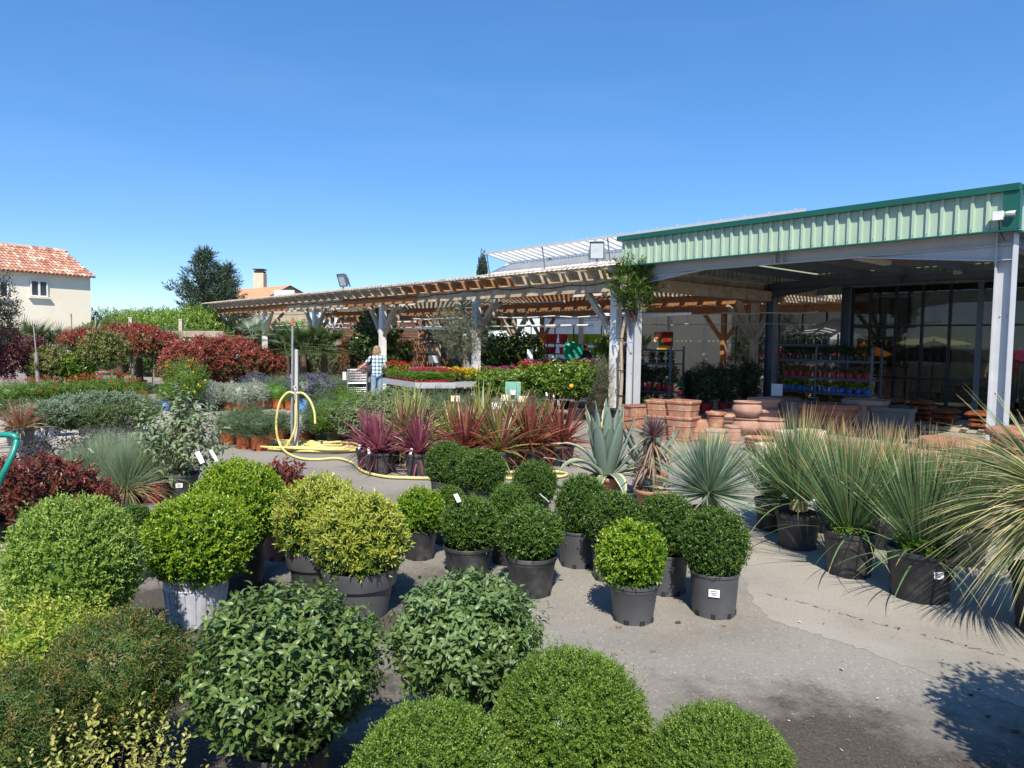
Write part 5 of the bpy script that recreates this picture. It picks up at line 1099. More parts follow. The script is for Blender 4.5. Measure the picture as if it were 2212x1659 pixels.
# ---------------------------------------------------------------- yuccas, grass trees, agaves
p = gp(1528, 1165); plant('blue_yucca', 'blue green spiky yucca globe behind the round balls', 'yucca', p, NB(.17, .3), yucca(), 1.17, .3, fz=.14, tagp=[(.14, -.22, .28, .4)])
DG = 'stiff grass trees in black pots'
for k, (vx, vy, r, h, me, s, rz, fz, lab) in enumerate([(1668, 1142, .18, .3, 3, 1, 0, .0, 'short blue grey grass tree at left end of the pot row'), (1722, 1181, .195, .32, 0, 1.0, 1, .13, 'grass tree on a fat brown stem above bark mulch'), (1832, 1238, .2, .36, 1, 1.0, 2, .0, 'grass tree with green weeds in its pot and no label'), (1985, 1288, .235, .37, 2, .97, 3, .0, 'grass tree in largest black pot with white label'), (1905, 1180, .19, .3, 1, .97, 4.4, .0, 'grass tree with browned tips standing behind the pot row'), (1800, 1150, .18, .3, 0, .93, 5.3, .0, 'grass tree standing behind the one with bark mulch'), (2080, 1215, .19, .3, 2, .9, 2.2, .0, 'grass tree at the back beside the huge arching one')]):
    t = plant('grass_tree', lab, 'yucca', gp(vx, vy), NB(r, h), das(me), s*.93, rz, DG, fz=fz, lab=(-1.55 if k == 3 else None))
    if k in (2, 3): obj('weed', jadepl(), t, loc=(-.02, -.06, h*.93), rz=k, sc=1.0 if k == 3 else .8)
    if k == 1: obj('plant_tag', tagm(), t, loc=(.13, -.05, h+.05), rot=(-.4, .3, .2))
p = gp(2228, 1372)+[.2, .05, 0]; plant('grass_tree', 'huge arching grass tree at right edge with straw coloured leaves', 'yucca', p, NB(.27, .4), das4(), .93, .5, fz=.5)
rs_ = np.random.default_rng(8)
# agaves
sp1 = [(a+rs_.uniform(-6, 6), e0, e1, l, w*1.2) for a, e0, e1, l, w in [(90, 84, 86, .84, .1), (200, 80, 86, .82, .11), (320, 80, 84, .8, .11), (265, 78, 82, .78, .115), (30, 72, 80, .8, .11), (150, 70, 80, .8, .12), (355, 62, 78, .76, .12), (240, 64, 80, .66, .125), (300, 62, 80, .7, .125), (185, 66, -8, .66, .115), (110, 52, 70, .62, .11), (12, 42, 54, .78, .1), (342, 28, 34, .74, .085), (205, 52, -55, .62, .115), (285, 26, -78, .5, .1), (325, 22, -62, .6, .095), (172, 22, 6, .66, .05), (60, 30, 20, .6, .09), (250, 14, -60, .42, .075), (5, 22, -30, .56, .075), (220, 72, 70, .72, .11), (280, 70, 78, .6, .12)]]
p = gp(1307, 1072); plant('agave', 'large agave with cream edged leaves in clay pot', 'agave', p, ('clay', .19, .25, M_terra), agave('variegated_agave', sp1, AG), 1.12, 0, fz=.02, fname='rosette')
sp2 = [(a, e0, e1, l, .1) for a, e0, e1, l in [(90, 85, 88, .62), (200, 78, 84, .6), (320, 76, 84, .6), (265, 70, 80, .55), (30, 62, 74, .6), (150, 60, 70, .62), (180, 40, 66, .6), (300, 52, 66, .55), (0, 40, 50, .6), (235, 36, 48, .55), (200, 20, 40, .6), (340, 18, 20, .55), (160, 14, 20, .58)]]
p = gp(1402, 1066); plant('agave', 'plain blue grey agave in clay pot behind the cream edged one', 'agave', p, ('clay', .2, .26, M_terra), agave('blue_agave', sp2, AG2), 1.1, .6, fz=.08, fname='rosette')
BRZ = [leafmat('bronze_blade', [(.11, .06, .065), (.16, .09, .09), (.08, .05, .055)], .5, .15), leafmat('withered_blade', [(.2, .14, .1), (.26, .19, .13), (.18, .1, .09)], .6, .15), M_twig]
def f_brz(g, rng):
    n = 90; D = hemi(rng, n, 5, 85); blades(g, rng, D*.02+Z3*.62, D, rng.uniform(.2, .3, n), .022, .3, 5, .9, .5, (0, 0), fold=.3)
    D = hemi(rng, 100, -55, -5); P = D*[1, 1, 0]*.03; P[:, 2] = rng.uniform(.3, .62, 100); blades(g, rng, P, D, rng.uniform(.3, .46, 100), .024, 1.2, 6, .9, .5, (1, 1))
    g.tube([(0, 0, -.03), (0, 0, .63)], .03, 7, 2)
p = gp(1408, 1102); t = plant('bronze_cordyline', 'bronze palm lily with hanging withered leaves in clay pot', 'cordyline', p, ('clay', .2, .24, M_terra), bl_mesh('bronze_cordyline', BRZ, f_brz), 1, 0)
g = G(); g.tube([(.13, -.06, .15), (.2, -.08, .95)], .011, 6); obj('stake', g.mesh('stake', [M_twigpale]), t)
# cordyline row
CG = 'cordylines in black pots beside the hose'
cs = [(797, 1014, PUR, 'purple', .56, 'purple pink cordyline at the left end, tucked behind its neighbour'), (818, 1022, PUR, 'purple', .6, 'purple pink cordyline next to the coiled hose'), (905, 1024, PUR, 'purple', .66, 'purple pink cordyline standing alone, right of the leftmost pair'), (1004, 1018, RED, 'dark red', .72, 'dark red cordyline above the back row of dark balls'), (1079, 1018, RGR, 'green and red', .76, 'yellowish green cordyline with red bases, centre of row'), (1144, 1010, RED, 'dark red', .72, 'red and green cordyline in large pot with drooping leaves'), (1212, 1004, RED, 'dark red', .66, 'narrow red cordyline just left of the big agave')]
for i, (vx, vy, c, nm, s, lab) in enumerate(cs):
    key = {'purple': 'purple_cordyline', 'dark red': 'red_cordyline', 'green and red': 'mixed_cordyline'}[nm]
    plant('cordyline', lab, 'cordyline', gp(vx, vy), ('square' if i in (1, 2) else 'nursery', .18 if i < 3 else .2, .3, M_black), cord(key, *c, n=105, L0=.55, L1=.95, w=.046), s*1.32, i*1.1, CG, tagp=[(-.1, -.17, .3, .3)] if i < 3 else None)
cs2 = [(888, 1000, YGR, 'yellow_cordyline', .85, 'tall yellow green cordyline behind the lone purple one'), (868, 998, RGR, 'mixed_cordyline', .8, 'green cordyline at the left end of the second row'), (975, 992, YGR, 'yellow_cordyline', .75, 'yellow green cordyline behind the dark red one'), (1040, 994, YGR, 'yellow_cordyline', .88, 'tallest yellow green cordyline in the second row'), (1110, 990, RGR, 'mixed_cordyline', .82, 'green and red cordyline behind the large drooping one'), (1182, 985, RGR, 'mixed_cordyline', .74, 'pink striped cordyline at the right end of second row')]
for i, (vx, vy, c, key, s, lab) in enumerate(cs2):
    plant('cordyline', lab, 'cordyline', gp(vx, vy), NB(.18, .3), cord(key, *c, n=105, L0=.55, L1=.95, w=.046), s*1.2, i*2.1+.5, CG)
# ================================================================ hose, stand pipe and post
hp = gp(630, 975)
t = thing('stand_pipe', 'tall thin grey stand pipe with brass tap by the yellow hose', 'stand pipe', hp)
g = G(); top = at(632, 694, hp[1]); g.tube([hp, (hp+top)/2, top], .018, 8); part('pipe', g, [M_pole], t)
g = G(); g.tube([top-Z3*.06, top+Z3*.05], [.03, .022], 8); part('sprinkler_head', g, [mat('red_brass', [(.4, .1, .05), (.45, .16, .07)], .5, 10)], t)
tp = at(636, 842, hp[1]); g = G(); g.tube([tp+[0, -.02, .05], tp+[.03, -.05, 0], tp+[.035, -.06, -.14]], .026, 8); g.box(tp+[.0, -.04, .04], (.07, .05, .03)); part('tap', g, [M_galv], t)
for z in (.45, 1.2): g = G(); g.tube([hp+Z3*z, hp+Z3*(z+.06)], .024, 8); part('pipe_joint', g, [M_galv], t)
pp = gp(635, 974)+[.02, .06, 0]; ptop = at(634, 755, pp[1]); g = G(); g.box([(pp[0]), pp[1], ptop[2]/2], (.08, .08, ptop[2])); g.box(ptop+[0, 0, .006], (.07, .07, .012)); solo('hose_post', g, [M_concpost], 'square pale post holding the stand pipe and hose loop', 'post', loc=pp)
Yh = hp[1]-.06
def hz(vx, vy, dy=0): return at(vx, vy, Yh+dy)
ctrl = [hz(637, 850), hz(622, 849), hz(606, 868), hz(598, 900), hz(597, 930), hz(602, 955), hz(612, 975, -.1)]
def spline(P, n=12):
    P = np.asarray(P); Q = np.vstack([2*P[0]-P[1], P, 2*P[-1]-P[-2]]); o = []
    for i in range(1, len(Q)-2):
        for t in np.linspace(0, 1, n, endpoint=False):
            o.append(.5*((2*Q[i])+(-Q[i-1]+Q[i+1])*t+(2*Q[i-1]-5*Q[i]+4*Q[i+1]-Q[i+2])*t*t+(-Q[i-1]+3*Q[i]-3*Q[i+1]+Q[i+2])*t**3))
    o.append(P[-1]); return np.array(o)
gr = lambda vx, vy: gp(vx, vy, .03)
hs = [hz(637, 850), hz(622, 848), hz(606, 866), hz(598, 898), hz(597, 928), hz(604, 958), gr(620, 978), gr(650, 990), gr(690, 992), gr(730, 990), gr(762, 1000), gr(785, 1018), gr(830, 1029), gr(880, 1032), gr(930, 1033), gr(1000, 1034), gr(1060, 1032), gr(1110, 1033), gr(1180, 1031), gr(1218, 1028), gr(1222, 1022), gr(1190, 1018), gr(1120, 1019), gr(1060, 1022)]
t = thing('garden_hose', 'thick yellow garden hose looped over the post and coiled', 'hose', hp)
g = G(); g.tube(spline(hs), .019, 10); part('hose_line', g, [M_hose], t, smooth=True)
g = G(); g.tube(spline([hz(640, 849), hz(655, 850), hz(670, 866), hz(679, 890), hz(681, 915)]), .019, 10); part('hose_end', g, [M_hose], t, smooth=True)
g = G(); g.tube(spline([hz(640, 852), hz(640, 880), hz(638, 920), hz(630, 945), hz(615, 968, .05), gr(602, 966), gr(608, 972), gr(640, 970)]), .019, 10); part('hose_drop', g, [M_hose], t, smooth=True)
rh = np.random.default_rng(12); cc = gp(695, 970); pts = []
for k in np.linspace(0, 2*pi*9, 330):
    lay = k/(2*pi*9); r = .6+.26*sin(k*.37+1)+.1*sin(k*1.7); pts.append(cc+[cos(k)*r*1.1+.16*sin(k*.21), sin(k)*r*.62+.16*cos(k*.31), .02+.07*lay+.012*sin(k*3)])
g = G(); g.tube(pts, .018, 9); part('hose_coil', g, [M_hose], t, smooth=True)
pts = [cc+[cos(k)*.36+.12, sin(k)*.26-.16, .1+.02*sin(k*2)] for k in np.linspace(.4, 6.5, 60)]; g = G(); g.tube(pts, .018, 8); part('hose_coil', g, [M_hose], t, smooth=True)
# ================================================================ MIDDLE LEFT
def deck(name, lab, A, B, depth, z, h=.1):
    """boarded low platform: front edge A->B"""
    A = np.array([A[0], A[1], 0]); B = np.array([B[0], B[1], 0]); d = nrm(B-A); n = np.cross(Z3, d); n = n if n[1] > 0 else -n; ax = np.array([d, n, Z3]); l = np.linalg.norm(B-A)
    t = thing(name, lab, 'platform', (A+B)/2); g = G(); k = int(depth/.3)
    for i in range(k): g.box((A+B)/2+n*(.15+i*.3)+Z3*(z-.02+.003*sin(i*5)), (l, .288, .04), ax)
    part('deck_boards', g, [M_deck], t); g = G()
    for i in range(3): g.box((A+B)/2+Z3*(.05+i*.09)+n*.03, (l-.03, .03, .08), ax)
    part('front_board', g, [M_deck], t)
    for i in range(5): g = G(); g.box(A+d*(l*(i+.5)/5)+n*.2+Z3*(z-.045)/2, (.1, .1, z-.05), ax); part('leg', g, [M_deck], t)
    return t
D1a, D1b = gp(-120, 968, .3), gp(345, 941, .3); D2a, D2b = gp(330, 893, .32), gp(715, 893, .32)
deck('low_platform', 'low grey boarded platform with stone edging at left', D1a, D1b, 3.6, .3)
d1 = nrm(D1b-D1a); n1 = np.cross(Z3, d1); n1 = n1 if n1[1] > 0 else -n1
es = thing('stone_edging', 'row of rough stone edging laid along the left platform', 'edging', (D1a+D1b)/2*[1, 1, 0]+[0, 0, .3]); g = G(); x = 0; l = np.linalg.norm(D1b-D1a)
while x < l-.5:
    w = rg.uniform(.3, .6); g.box(D1a+d1*(x+w/2)+n1*.1+Z3*(.028+rg.uniform(-.005, .005)), (w-.015, .16, .055), np.array([d1, n1, Z3])); x += w
part('stones', g, [M_concpost], es)
deck('low_platform', 'low boarded platform carrying terracotta pots of grey domes', D2a, D2b, 2.4, .32)
def on1(vx, vy): return gp(vx, vy, .3)
def on2(vx, vy): return gp(vx, vy, .32)
WB = ('straight', .16, .25, M_white_pot)
for i, (vx, vy, me, s, pot, lab) in enumerate([
  (105, 948, silver, 1.0, ('straight', .165, .26, M_whitepl), 'silver green bush in the brightest white pot at left'), (195, 944, greybush, .85, WB, 'grey green bush in whitish pot left of the grassy one'), (235, 942, greybush, .9, WB, 'drooping grey green bush in low white pot'), (285, 938, greybush, .95, SB, 'grey green bush at right end of left platform front'),
  (160, 925, silver, 1.0, SB, 'blue silver bush behind the brightest white pot'), (215, 918, silver, 1.05, SB, 'large blue silver bush in middle of the left platform'), (265, 915, silver, .95, SB, 'blue silver bush right of the largest silver one'), (60, 925, greybush, .9, SB, 'dull green bush behind the orange sedge'), (312, 912, silver, .7, SB, 'small silver bush at the back right of left platform')]):
    plant('silver_bush', lab, 'shrub', on1(vx, vy), (pot[0], pot[1], .2, pot[3]), me(), (s*.92, s*.92, s*.66), i*1.3, 'grey leaved bushes on the left platform', lab=None)
for i, (vx, vy, me, s, lab) in enumerate([(20, 900, salvia2, 1.0, 'pink flowered sage at the left end of platform back'), (75, 896, salvia, .95, 'red flowered sage beside the pink one at left'), (120, 893, salvia2, 1.05, 'magenta flowered sage in the left half of back row'), (165, 890, salvia, .9, 'sparse red sage in the middle of the back row'), (205, 888, salvia, 1.0, 'bright red sage just right of the middle'), (245, 886, salvia, 1.12, 'densest red sage in front of the trunks'), (285, 886, salvia, .85, 'red sage at right end of the back row'), (300, 905, salvia, .55, 'small red sage spilling towards the asphalt path')]):
    plant('flowering_sage', lab, 'flowering plant', on1(vx, vy), SB, me(), (s, s, s*.8), i*.9, 'sages in flower at left')
plant('orange_sedge', 'orange brown sedge tuft in square grey pot at left', 'grass', on1(45, 962), ('square', .14, .26, M_grey), fest('orange_sedge', [(.24, .08, .05), (.32, .14, .09), (.2, .1, .05)], 200, .3, .5, .5, .012, 10), 1.0, 0)
plant('sage_shrub', 'tall sage with yellow flowers arching from black pot', 'shrub', gp(390, 1074), ('nursery', .2, .28, M_black), phlomis(), (1.0, 1, 1.0), .5, lab=-1.2)
for i, (vx, vy, s, lab) in enumerate([(165, 1090, .95, 'blue grey grass tuft furthest left'), (215, 1080, 1.1, 'blue grey grass tuft in the middle of three'), (272, 1092, 1.15, 'nearest blue grey grass tuft with dry straw skirt'), (240, 1040, 1.0, 'blue grass tuft behind the other three'), (300, 1035, .95, 'greenish grass tuft behind the red square pot')]):
    plant('blue_grass', lab, 'grass', gp(vx, vy), NB(.12, .2), fest('blue_fescue', [(.18, .25, .17), (.24, .31, .22), (.2, .25, .13)]), s, i*1.2, 'blue grass tufts in pots', tagp=[(0, -.1, .55, 1.2)] if i == 1 else None)
plant('green_grass', 'green reedy grass in a wine red square pot', 'grass', gp(332, 1082), ('square', .15, .24, M_winepot), fest('green_reed', [(.1, .16, .04), (.15, .21, .06), (.2, .24, .08)], 260, .3, .55, .2, .006, 45), 1.0, 0)
for i, (vx, vy, s, lab) in enumerate([(60, 1062, 1.0, 'dark twiggy plant at left beside the teal handle'), (120, 1040, 1.15, 'dark twiggy plant in front of the platform boards'), (190, 1020, 1.1, 'dark twiggy plant just left of centre platform boards'), (265, 1000, 1.1, 'dark twiggy plant nearest the arching yellow flowered sage'), (230, 1006, 1.0, 'dark twiggy plant between two similar ones')]):
    plant('dark_shrub', lab, 'shrub', gp(vx, vy), NB(.11, .15), lorop(), s, i*1.7, 'dark purple leaved plants in front of left platform')
for i, (vx, vy, lab) in enumerate([(25, 1082, 'black plastic tray of gravelly soil under teal handle'), (115, 1082, 'black plastic tray behind the red leaved shrubs')]):
    t = thing('plant_tray', lab, 'tray', gp(vx, vy), .2, group='black trays at left'); g = G(); g.lathe([(0, .01), (.24, .01), (.25, 0), (.28, .1), (.29, .1), (.29, .12), (.27, .12), (.25, .05), (0, .05)], 24, sq=9); obj('tray', g.mesh('tray', [M_black]), t); obj('soil', soil_mesh(.26), t, loc=(0, 0, .1))
# teal trolley handle at the left edge
a = [at(-60, 938, 5.6), at(-10, 939, 5.6), at(24, 940, 5.6), at(35, 945, 5.6), at(36, 952, 5.6), at(30, 975, 5.55), at(14, 1010, 5.5), at(-4, 1050, 5.5), at(-30, 1130, 5.45)]
t = thing('trolley', 'teal tubular handle of a garden trolley at left edge', 'trolley', [a[-1][0]-.3, 5.5, 0]); g = G(); g.tube(spline(a, 6), .022, 10); b_ = a[-1].copy(); b_[2] = .25; g.tube([a[-1], b_], .022, 8); a2 = [p+[-.75, .2, 0] for p in a]; g.tube(spline(a2, 6), .022, 10); b2 = a2[-1].copy(); b2[2] = .25; g.tube([a2[-1], b2], .022, 8); part('handle', g, [M_teal], t, smooth=True)
g = G(); q = (b_+b2)/2; g.box(q+[-.5, 0, 0], (1.1, .6, .04)); part('platform', g, [M_teal], t); g = G()
for sx in (-.05, -.95):
    for yy in (b_[1], b2[1]): g.tube([[q[0]+sx, yy-.03, .1], [q[0]+sx, yy+.03, .1]], .1, 14)
part('wheel', g, [M_rubber], t)
# ---- second platform
for i, (vx, vy, s, lab) in enumerate([(484, 884, .9, 'grey santolina dome, leftmost of the terracotta pots'), (500, 886, .95, 'grey santolina dome, second from left on platform'), (520, 888, 1.0, 'grey santolina dome in foremost terracotta pot with label'), (538, 885, .9, 'grey santolina dome behind the labelled foremost pot'), (552, 885, 1.0, 'grey santolina dome, rightmost of the grey ones')]):
    plant('santolina', lab, 'herb', on2(vx, vy), ('straight', .165, .3, M_orange_pot), santol(), s, i, 'grey domes in terracotta coloured pots', lab=-1.4 if i == 2 else None)
for i, (vx, vy, s, lab) in enumerate([(585, 882, .95, 'green moss like dome at left of pair'), (603, 883, 1.0, 'green moss like dome, right of pair behind hose'), (630, 885, .95, 'green dome directly behind the grey stand pipe'), (572, 876, .85, 'green dome behind the rightmost grey dome')]):
    plant('green_mound', lab, 'herb', on2(vx, vy), ('straight', .15, .28, M_orange_pot), mound(), s, i, 'green domes in terracotta coloured pots')
plant('lavender', 'purple flowering lavender in a light blue pot', 'herb', on2(658, 887), ('straight', .17, .28, M_skypot), lavflow(), 1.15, 0, 'lavenders on the platform', lab=-1.2)
plant('lavender', 'purple lavender right of the light blue pot', 'herb', on2(690, 882), ('straight', .16, .28, M_orange_pot), lavflow(), 1.1, 1, 'lavenders on the platform'); plant('lavender', 'purple lavender behind the grey domes', 'herb', on2(550, 868), ('straight', .16, .28, M_orange_pot), lavflow(), 1.0, 2, 'lavenders on the platform')
plant('lavender', 'silver blue lavender in dark pot left of the grey domes', 'herb', on2(452, 888), SB, santol(), 1.15, .5, 'lavenders on the platform')
plant('yellow_flower_bush', 'bushy green plant dotted with yellow flowers in black pot', 'shrub', on2(402, 893), ('nursery', .2, .28, M_black), yelbush(), (1, 1, 1.1), 0, lab=-1.2); plant('dark_shrub', 'small green plant in shiny blue pot left of yellow bush', 'shrub', on2(360, 886), ('straight', .2, .2, M_bluepot), herb(), .6, 0)
plant('dark_shrub', 'black potted small plant right beside yellow flowered bush', 'shrub', on2(384, 890), ('nursery', .18, .26, M_black), herb(), .5, 0)
# big lavender / rosemary bank behind platform 2
for i in range(9):
    vx = 585+i*22; p = gp(vx, 868-(i % 2)*6); plant('lavender', 'green lavender clump in the bank behind the purple lavenders', 'herb', p, NB(.17, .28), lavend(), (1.3, 1.3, 1.1), i, 'unflowered lavender bank')
# rosemary row
for i, (vx, vy, s, rz, lab) in enumerate([(492, 960, .9, 0, 'leftmost rosemary with one terracotta pot side showing'), (530, 968, 1.0, 1, 'rosemary left of centre, trailing over its pot'), (562, 972, 1.08, 2, 'foremost rosemary in terracotta pot at the path corner'), (598, 955, .9, 3, 'rosemary just left of the yellow hose loop'), (515, 945, .95, 4, 'rosemary at the back left of the group'), (548, 942, 1.0, 5, 'rosemary at the back, below the grey domes'), (612, 950, .8, .7, 'rosemary behind the hose post')]):
    plant('rosemary', lab, 'herb', gp(vx, vy), ('straight', .15, .26, M_orange_pot), rosem(), (s, s, s*.62), rz, 'rosemaries beside the hose post')
for i, (vx, vy, me, s, lab, pot) in enumerate([(655, 952, santol, 1.15, 'grey green dome in terracotta pot right of the hose post', ('straight', .16, .28, M_orange_pot)), (673, 948, dkherb, .8, 'dark herb in terracotta pot beside hanging hose end', ('straight', .16, .28, M_orange_pot)), (700, 958, dkherb, 1.05, 'dark herb in leftmost of three square black pots', ('square', .14, .24, M_black)), (724, 962, herb, 1.1, 'ferny green herb in middle square black pot', ('square', .14, .24, M_black)), (748, 962, herb, 1.15, 'ferny green herb in rightmost square black pot', ('square', .14, .24, M_black)), (705, 928, dkherb, 1.2, 'taller dark herb behind the three black pots', NB(.15, .25)), (745, 925, herb, 1.25, 'tall ferny herb behind the rightmost black pot', NB(.15, .25))]):
    plant('herb', lab, 'herb', gp(vx, vy), pot, me(), (s, s, s*.72), i, 'herbs right of the hose post')
for i, (vx, vy, s, lab) in enumerate([(790, 965, .9, 'grey leaved sage mound behind the purple cordylines'), (850, 940, 1.05, 'largest grey leaved sage mound, highest point of bank'), (905, 950, .85, 'grey leaved sage mound at right of the bank'), (800, 925, .8, 'grey leaved sage mound at back left of the bank')]):
    plant('sage_shrub', lab, 'shrub', gp(vx, vy), ('straight', .17, .24, M_pink), phlo_mass(), (s, s, s*.72), i*1.4, 'grey leaved sages')
# low herbs with small signs towards the citrus
for i in range(12):
    vx = 935+(i % 6)*42+(i//6)*18; vy = 925-(i//6)*22; plant('low_herb', ['low grey green herb in front row below the small signs', 'low green herb in back row between the small signs'][i//6], 'herb', gp(vx, vy), NB(.15, .24), [lavend, rosem, mound, lavend, santol, lavend][(i*5+i//6) % 6](), (1.2, 1.2, .85), i, ['low herbs, front row', 'low herbs, back row'][i//6])
plant('green_mound', 'yellow green low cushion behind the herbs', 'herb', gp(945, 885), NB(.2, .2), mound(), (2.0, 2.0, .7), 0)
for i, (vx, vy, lab) in enumerate([(918, 884, 'blue flowered plant in left blue pot'), (942, 884, 'blue flowered plant in right blue pot')]):
    plant('blue_flower', lab, 'flowering plant', gp(vx, vy), ('straight', .17, .26, M_bluepot), lavflow(), (1.0, 1, 1.5), i, 'plants in blue pots under the bench')
plant('lime_shrub', 'bright yellow green bush at the foot of the bench', 'shrub', gp(890, 872), NB(.2, .25), kumq(), (1.0, 1, 1.1), 1.2)
# small signs
def sign(vx, vy, Y, w, h, lab, m=M_label, post=M_label, txt=False):
    p = at(vx, vy, Y); base = np.array([p[0], p[1], 0]); t = thing('price_sign', lab, 'sign', base); g = G(); ax = np.array([[1, .12, 0], [-.12, 1, 0], [0, 0, 1.0]]); g.box(p, (w, .012, h), ax); b = part('board', g, [m], t)
    g = G(); g.box([p[0]+.0, p[1]+.02, p[2]/2], (.025, .012, p[2]), ax); part('stake', g, [post], t)
    if txt:
        g = G(); g.box(p+[0, -.014, -.02], (w*.34, .01, h*.22), ax); part('white_card', g, [M_label], b, t)
        g = G(); g.box(p+[0, -.014, -.02-h*.22], (w*.22, .01, h*.18), ax); part('black_clip', g, [M_rubber], b, t)
        g = G()
        for sx in (-1, 1):
            for sz in (-1, 1): g.tube([p+[sx*w*.36+.03*cos(k)*.9, -.012, sz*h*.4+.03*sin(k)] for k in np.linspace(0, 5, 9)], .004, 4)
        part('scroll', g, [M_label], b, t)
    return t
M_greencard = mat('pale_green_card', [(.16, .36, .27), (.2, .42, .32)], .6, 4); M_ivory = mat('ivory_card', [(.72, .66, .45), (.78, .72, .52)], .6, 4)
sign(1108, 846, 15.6, .34, .44, 'larger green decorated sign with white card, right one', M_greencard, M_label, True); sign(906, 827, 18.8, .36, .5, 'green decorated sign below the flower bench', M_greencard, M_label, True)
for vx, vy, Y, lab, m in [(1092, 859, 15.2, 'small ivory sign left of the green sign', M_ivory), (1130, 862, 15.0, 'small ivory sign right of the green sign', M_ivory), (1073, 877, 13.6, 'small white sign in front of all the others', M_label), (984, 861, 15.4, 'small ivory sign near the blue pots', M_ivory)]: sign(vx, vy, Y, .19, .13, lab, m)
# ================================================================ citrus group by the white column
for i, (vx, vy, k, s, lab) in enumerate([(1075, 890, 0, (.95, .95, 1.0), 'citrus bush at left, just right of the white post'), (1130, 898, 1, (1, 1, 1.1), 'dense citrus bush behind the green sign'), (1187, 902, 0, (1.1, 1.1, 1.2), 'citrus tree with pale stake and hanging tags'), (1245, 908, 1, (1.05, 1, 1.25), 'citrus tree bearing one ripe orange'), (1215, 880, 1, (1.1, 1.1, 1.35), 'taller citrus bush at the back of the group'), (1160, 878, 0, (1.0, 1, 1.25), 'citrus bush at the back with pale young leaves'), (1285, 890, 0, (.8, .8, 1.2), 'narrow citrus bush beside the grey white post')]):
    t = plant('citrus_tree', lab, 'tree', gp(vx, vy), ('nursery', .22, .3, M_black), citrus(k), (s[0], s[1], s[2]*.72), i*1.2, 'citrus trees in black pots', fz=.22 if i in (2, 3) else .1)
    g = G(); g.tube([(0, 0, .25), (.03, .01, .6), (.0, .02, 1.0)], [.028, .024, .018], 6); obj('trunk', g.mesh('trunk', [M_twigpale]), t)
    if i == 3:
        o = at(1234, 834, t.location[1]-.75)-np.array(t.location); g = G(); g.sphere((0, 0, 0), .052, 14, 10); me_ = g.mesh('orange_fruit', [mat('orange_peel', [(.72, .28, .01), (.8, .34, .02)], .45, 20, bump=.1)], smooth=True); obj('fruit', me_, t, loc=o)
    if i == 2: obj('plant_tag', tagm(), t, loc=(.05, -.6, .62), rot=(2.6, .2, .3)); obj('plant_tag', tagm(), t, loc=(-.12, -.6, .66), rot=(2.9, -.2, 0))
plant('kumquat', 'kumquat bush with tiny orange fruits at the white post foot', 'shrub', gp(1045, 882), NB(.2, .28), kumq(), 1.15, 0)
plant('olive_shrub', 'slender grey olive shrub with pale branching stems', 'shrub', gp(1290, 912), NB(.22, .3), greyshrub(), (1.0, 1, .74), 0)
p = W_(1338, 905, 16.6); t = thing('oleander', 'oleander standard tied to the column, bushy head at roof height', 'tree', p)
obj('crown', oleander(), t, loc=(.25, -.1, 3.3), sc=(1.15, 1.1, 1.05)); g = G(); pts = [(0, 0, .1), (.03, .0, 1.0), (.0, .02, 1.9), (.12, 0, 2.7)]; g.tube(pts, [.05, .045, .04, .03], 7); obj('trunk', g.mesh('trunk', [M_twigpale], smooth=True), t); obj('pot', pot_mesh('nursery', .24, .3, M_black), t); obj('soil', soil_mesh(.23), t, loc=(0, 0, .26))
g = G()
for z in (.62, 1.2, 1.95): g.tube([(cos(k)*.07+.02, sin(k)*.07, z) for k in np.linspace(0, 6.28, 10)], .012, 4)
obj('tie', g.mesh('tie', [M_rubber]), t)
bt = thing('blue_tie', 'pale blue cord tied from the oleander to the steel column', 'cord', L(-.3, -.12, 1.85)); g = G(); a = L(-.06, -.16, 1.88); b_ = L(-.7, -.15, 1.86); g.tube([a, (a+b_)/2-Z3*.012, b_], .012, 5); g.tube([a+[0, -.02, .03], a+[.03, -.05, -.2]], .014, 5); part('cord', g, [M_skypot], bt)
# olive standard in front of the white post
p = gp(1003, 868); t = thing('olive_tree', 'round headed grey olive tree with pale stake before the white post', 'tree', p)
obj('crown', olivehead(), t, loc=(-.05, 0, 2.15), sc=(1.1, 1.05, 1.1)); g = G(); g.tube([(-.1, 0, .25), (-.06, .02, 1.1), (-.03, 0, 1.6), (0, 0, 2.0)], [.05, .045, .04, .03], 7); obj('trunk', g.mesh('trunk', [M_twig], smooth=True), t); g = G(); g.box((.02, -.1, .85), (.09, .07, 1.7)); obj('stake', g.mesh('stake', [M_twigpale]), t)
obj('pot', pot_mesh('nursery', .32, .42, M_black), t, loc=(-.12, 0, 0)); obj('soil', soil_mesh(.31), t, loc=(-.12, 0, .38)); g = G(); g.tube([(cos(k)*.09-.02, sin(k)*.12-.05, 1.68) for k in np.linspace(0, 6.28, 10)], .02, 5); obj('tie', g.mesh('tie', [M_skypot]), t)
# ================================================================ hedges and trees on the left
PH = 'red photinia hedge'
for i, (vx, vy, s, lab) in enumerate([(392, 858, (1.15, 1, 1.05), 'photinia bush at left end of the red hedge'), (435, 852, (1.2, 1, 1.12), 'photinia bush above the yellow flowered plant'), (478, 850, (1.2, 1, 1.14), 'reddest photinia bush near the middle of hedge'), (520, 847, (1.2, 1, 1.12), 'photinia bush behind the grey domes'), (560, 843, (1.15, 1, .92), 'photinia bush at right with white label hanging on it'), (590, 840, (.9, .9, .8), 'darkest and shortest photinia at right end of hedge')]):
    t = plant('photinia', lab, 'shrub', gp(vx, vy), NB(.2, .28), phot_hedge(i % 2), s, i*2.0, PH)
    if i in (3, 4, 5): obj('plant_tag', tagm(), t, loc=(.1, -.62, 1.0+.15*(i % 2)), rot=(.3, .2, .2*i), sc=1.5)
PS = 'red topped photinia trees'
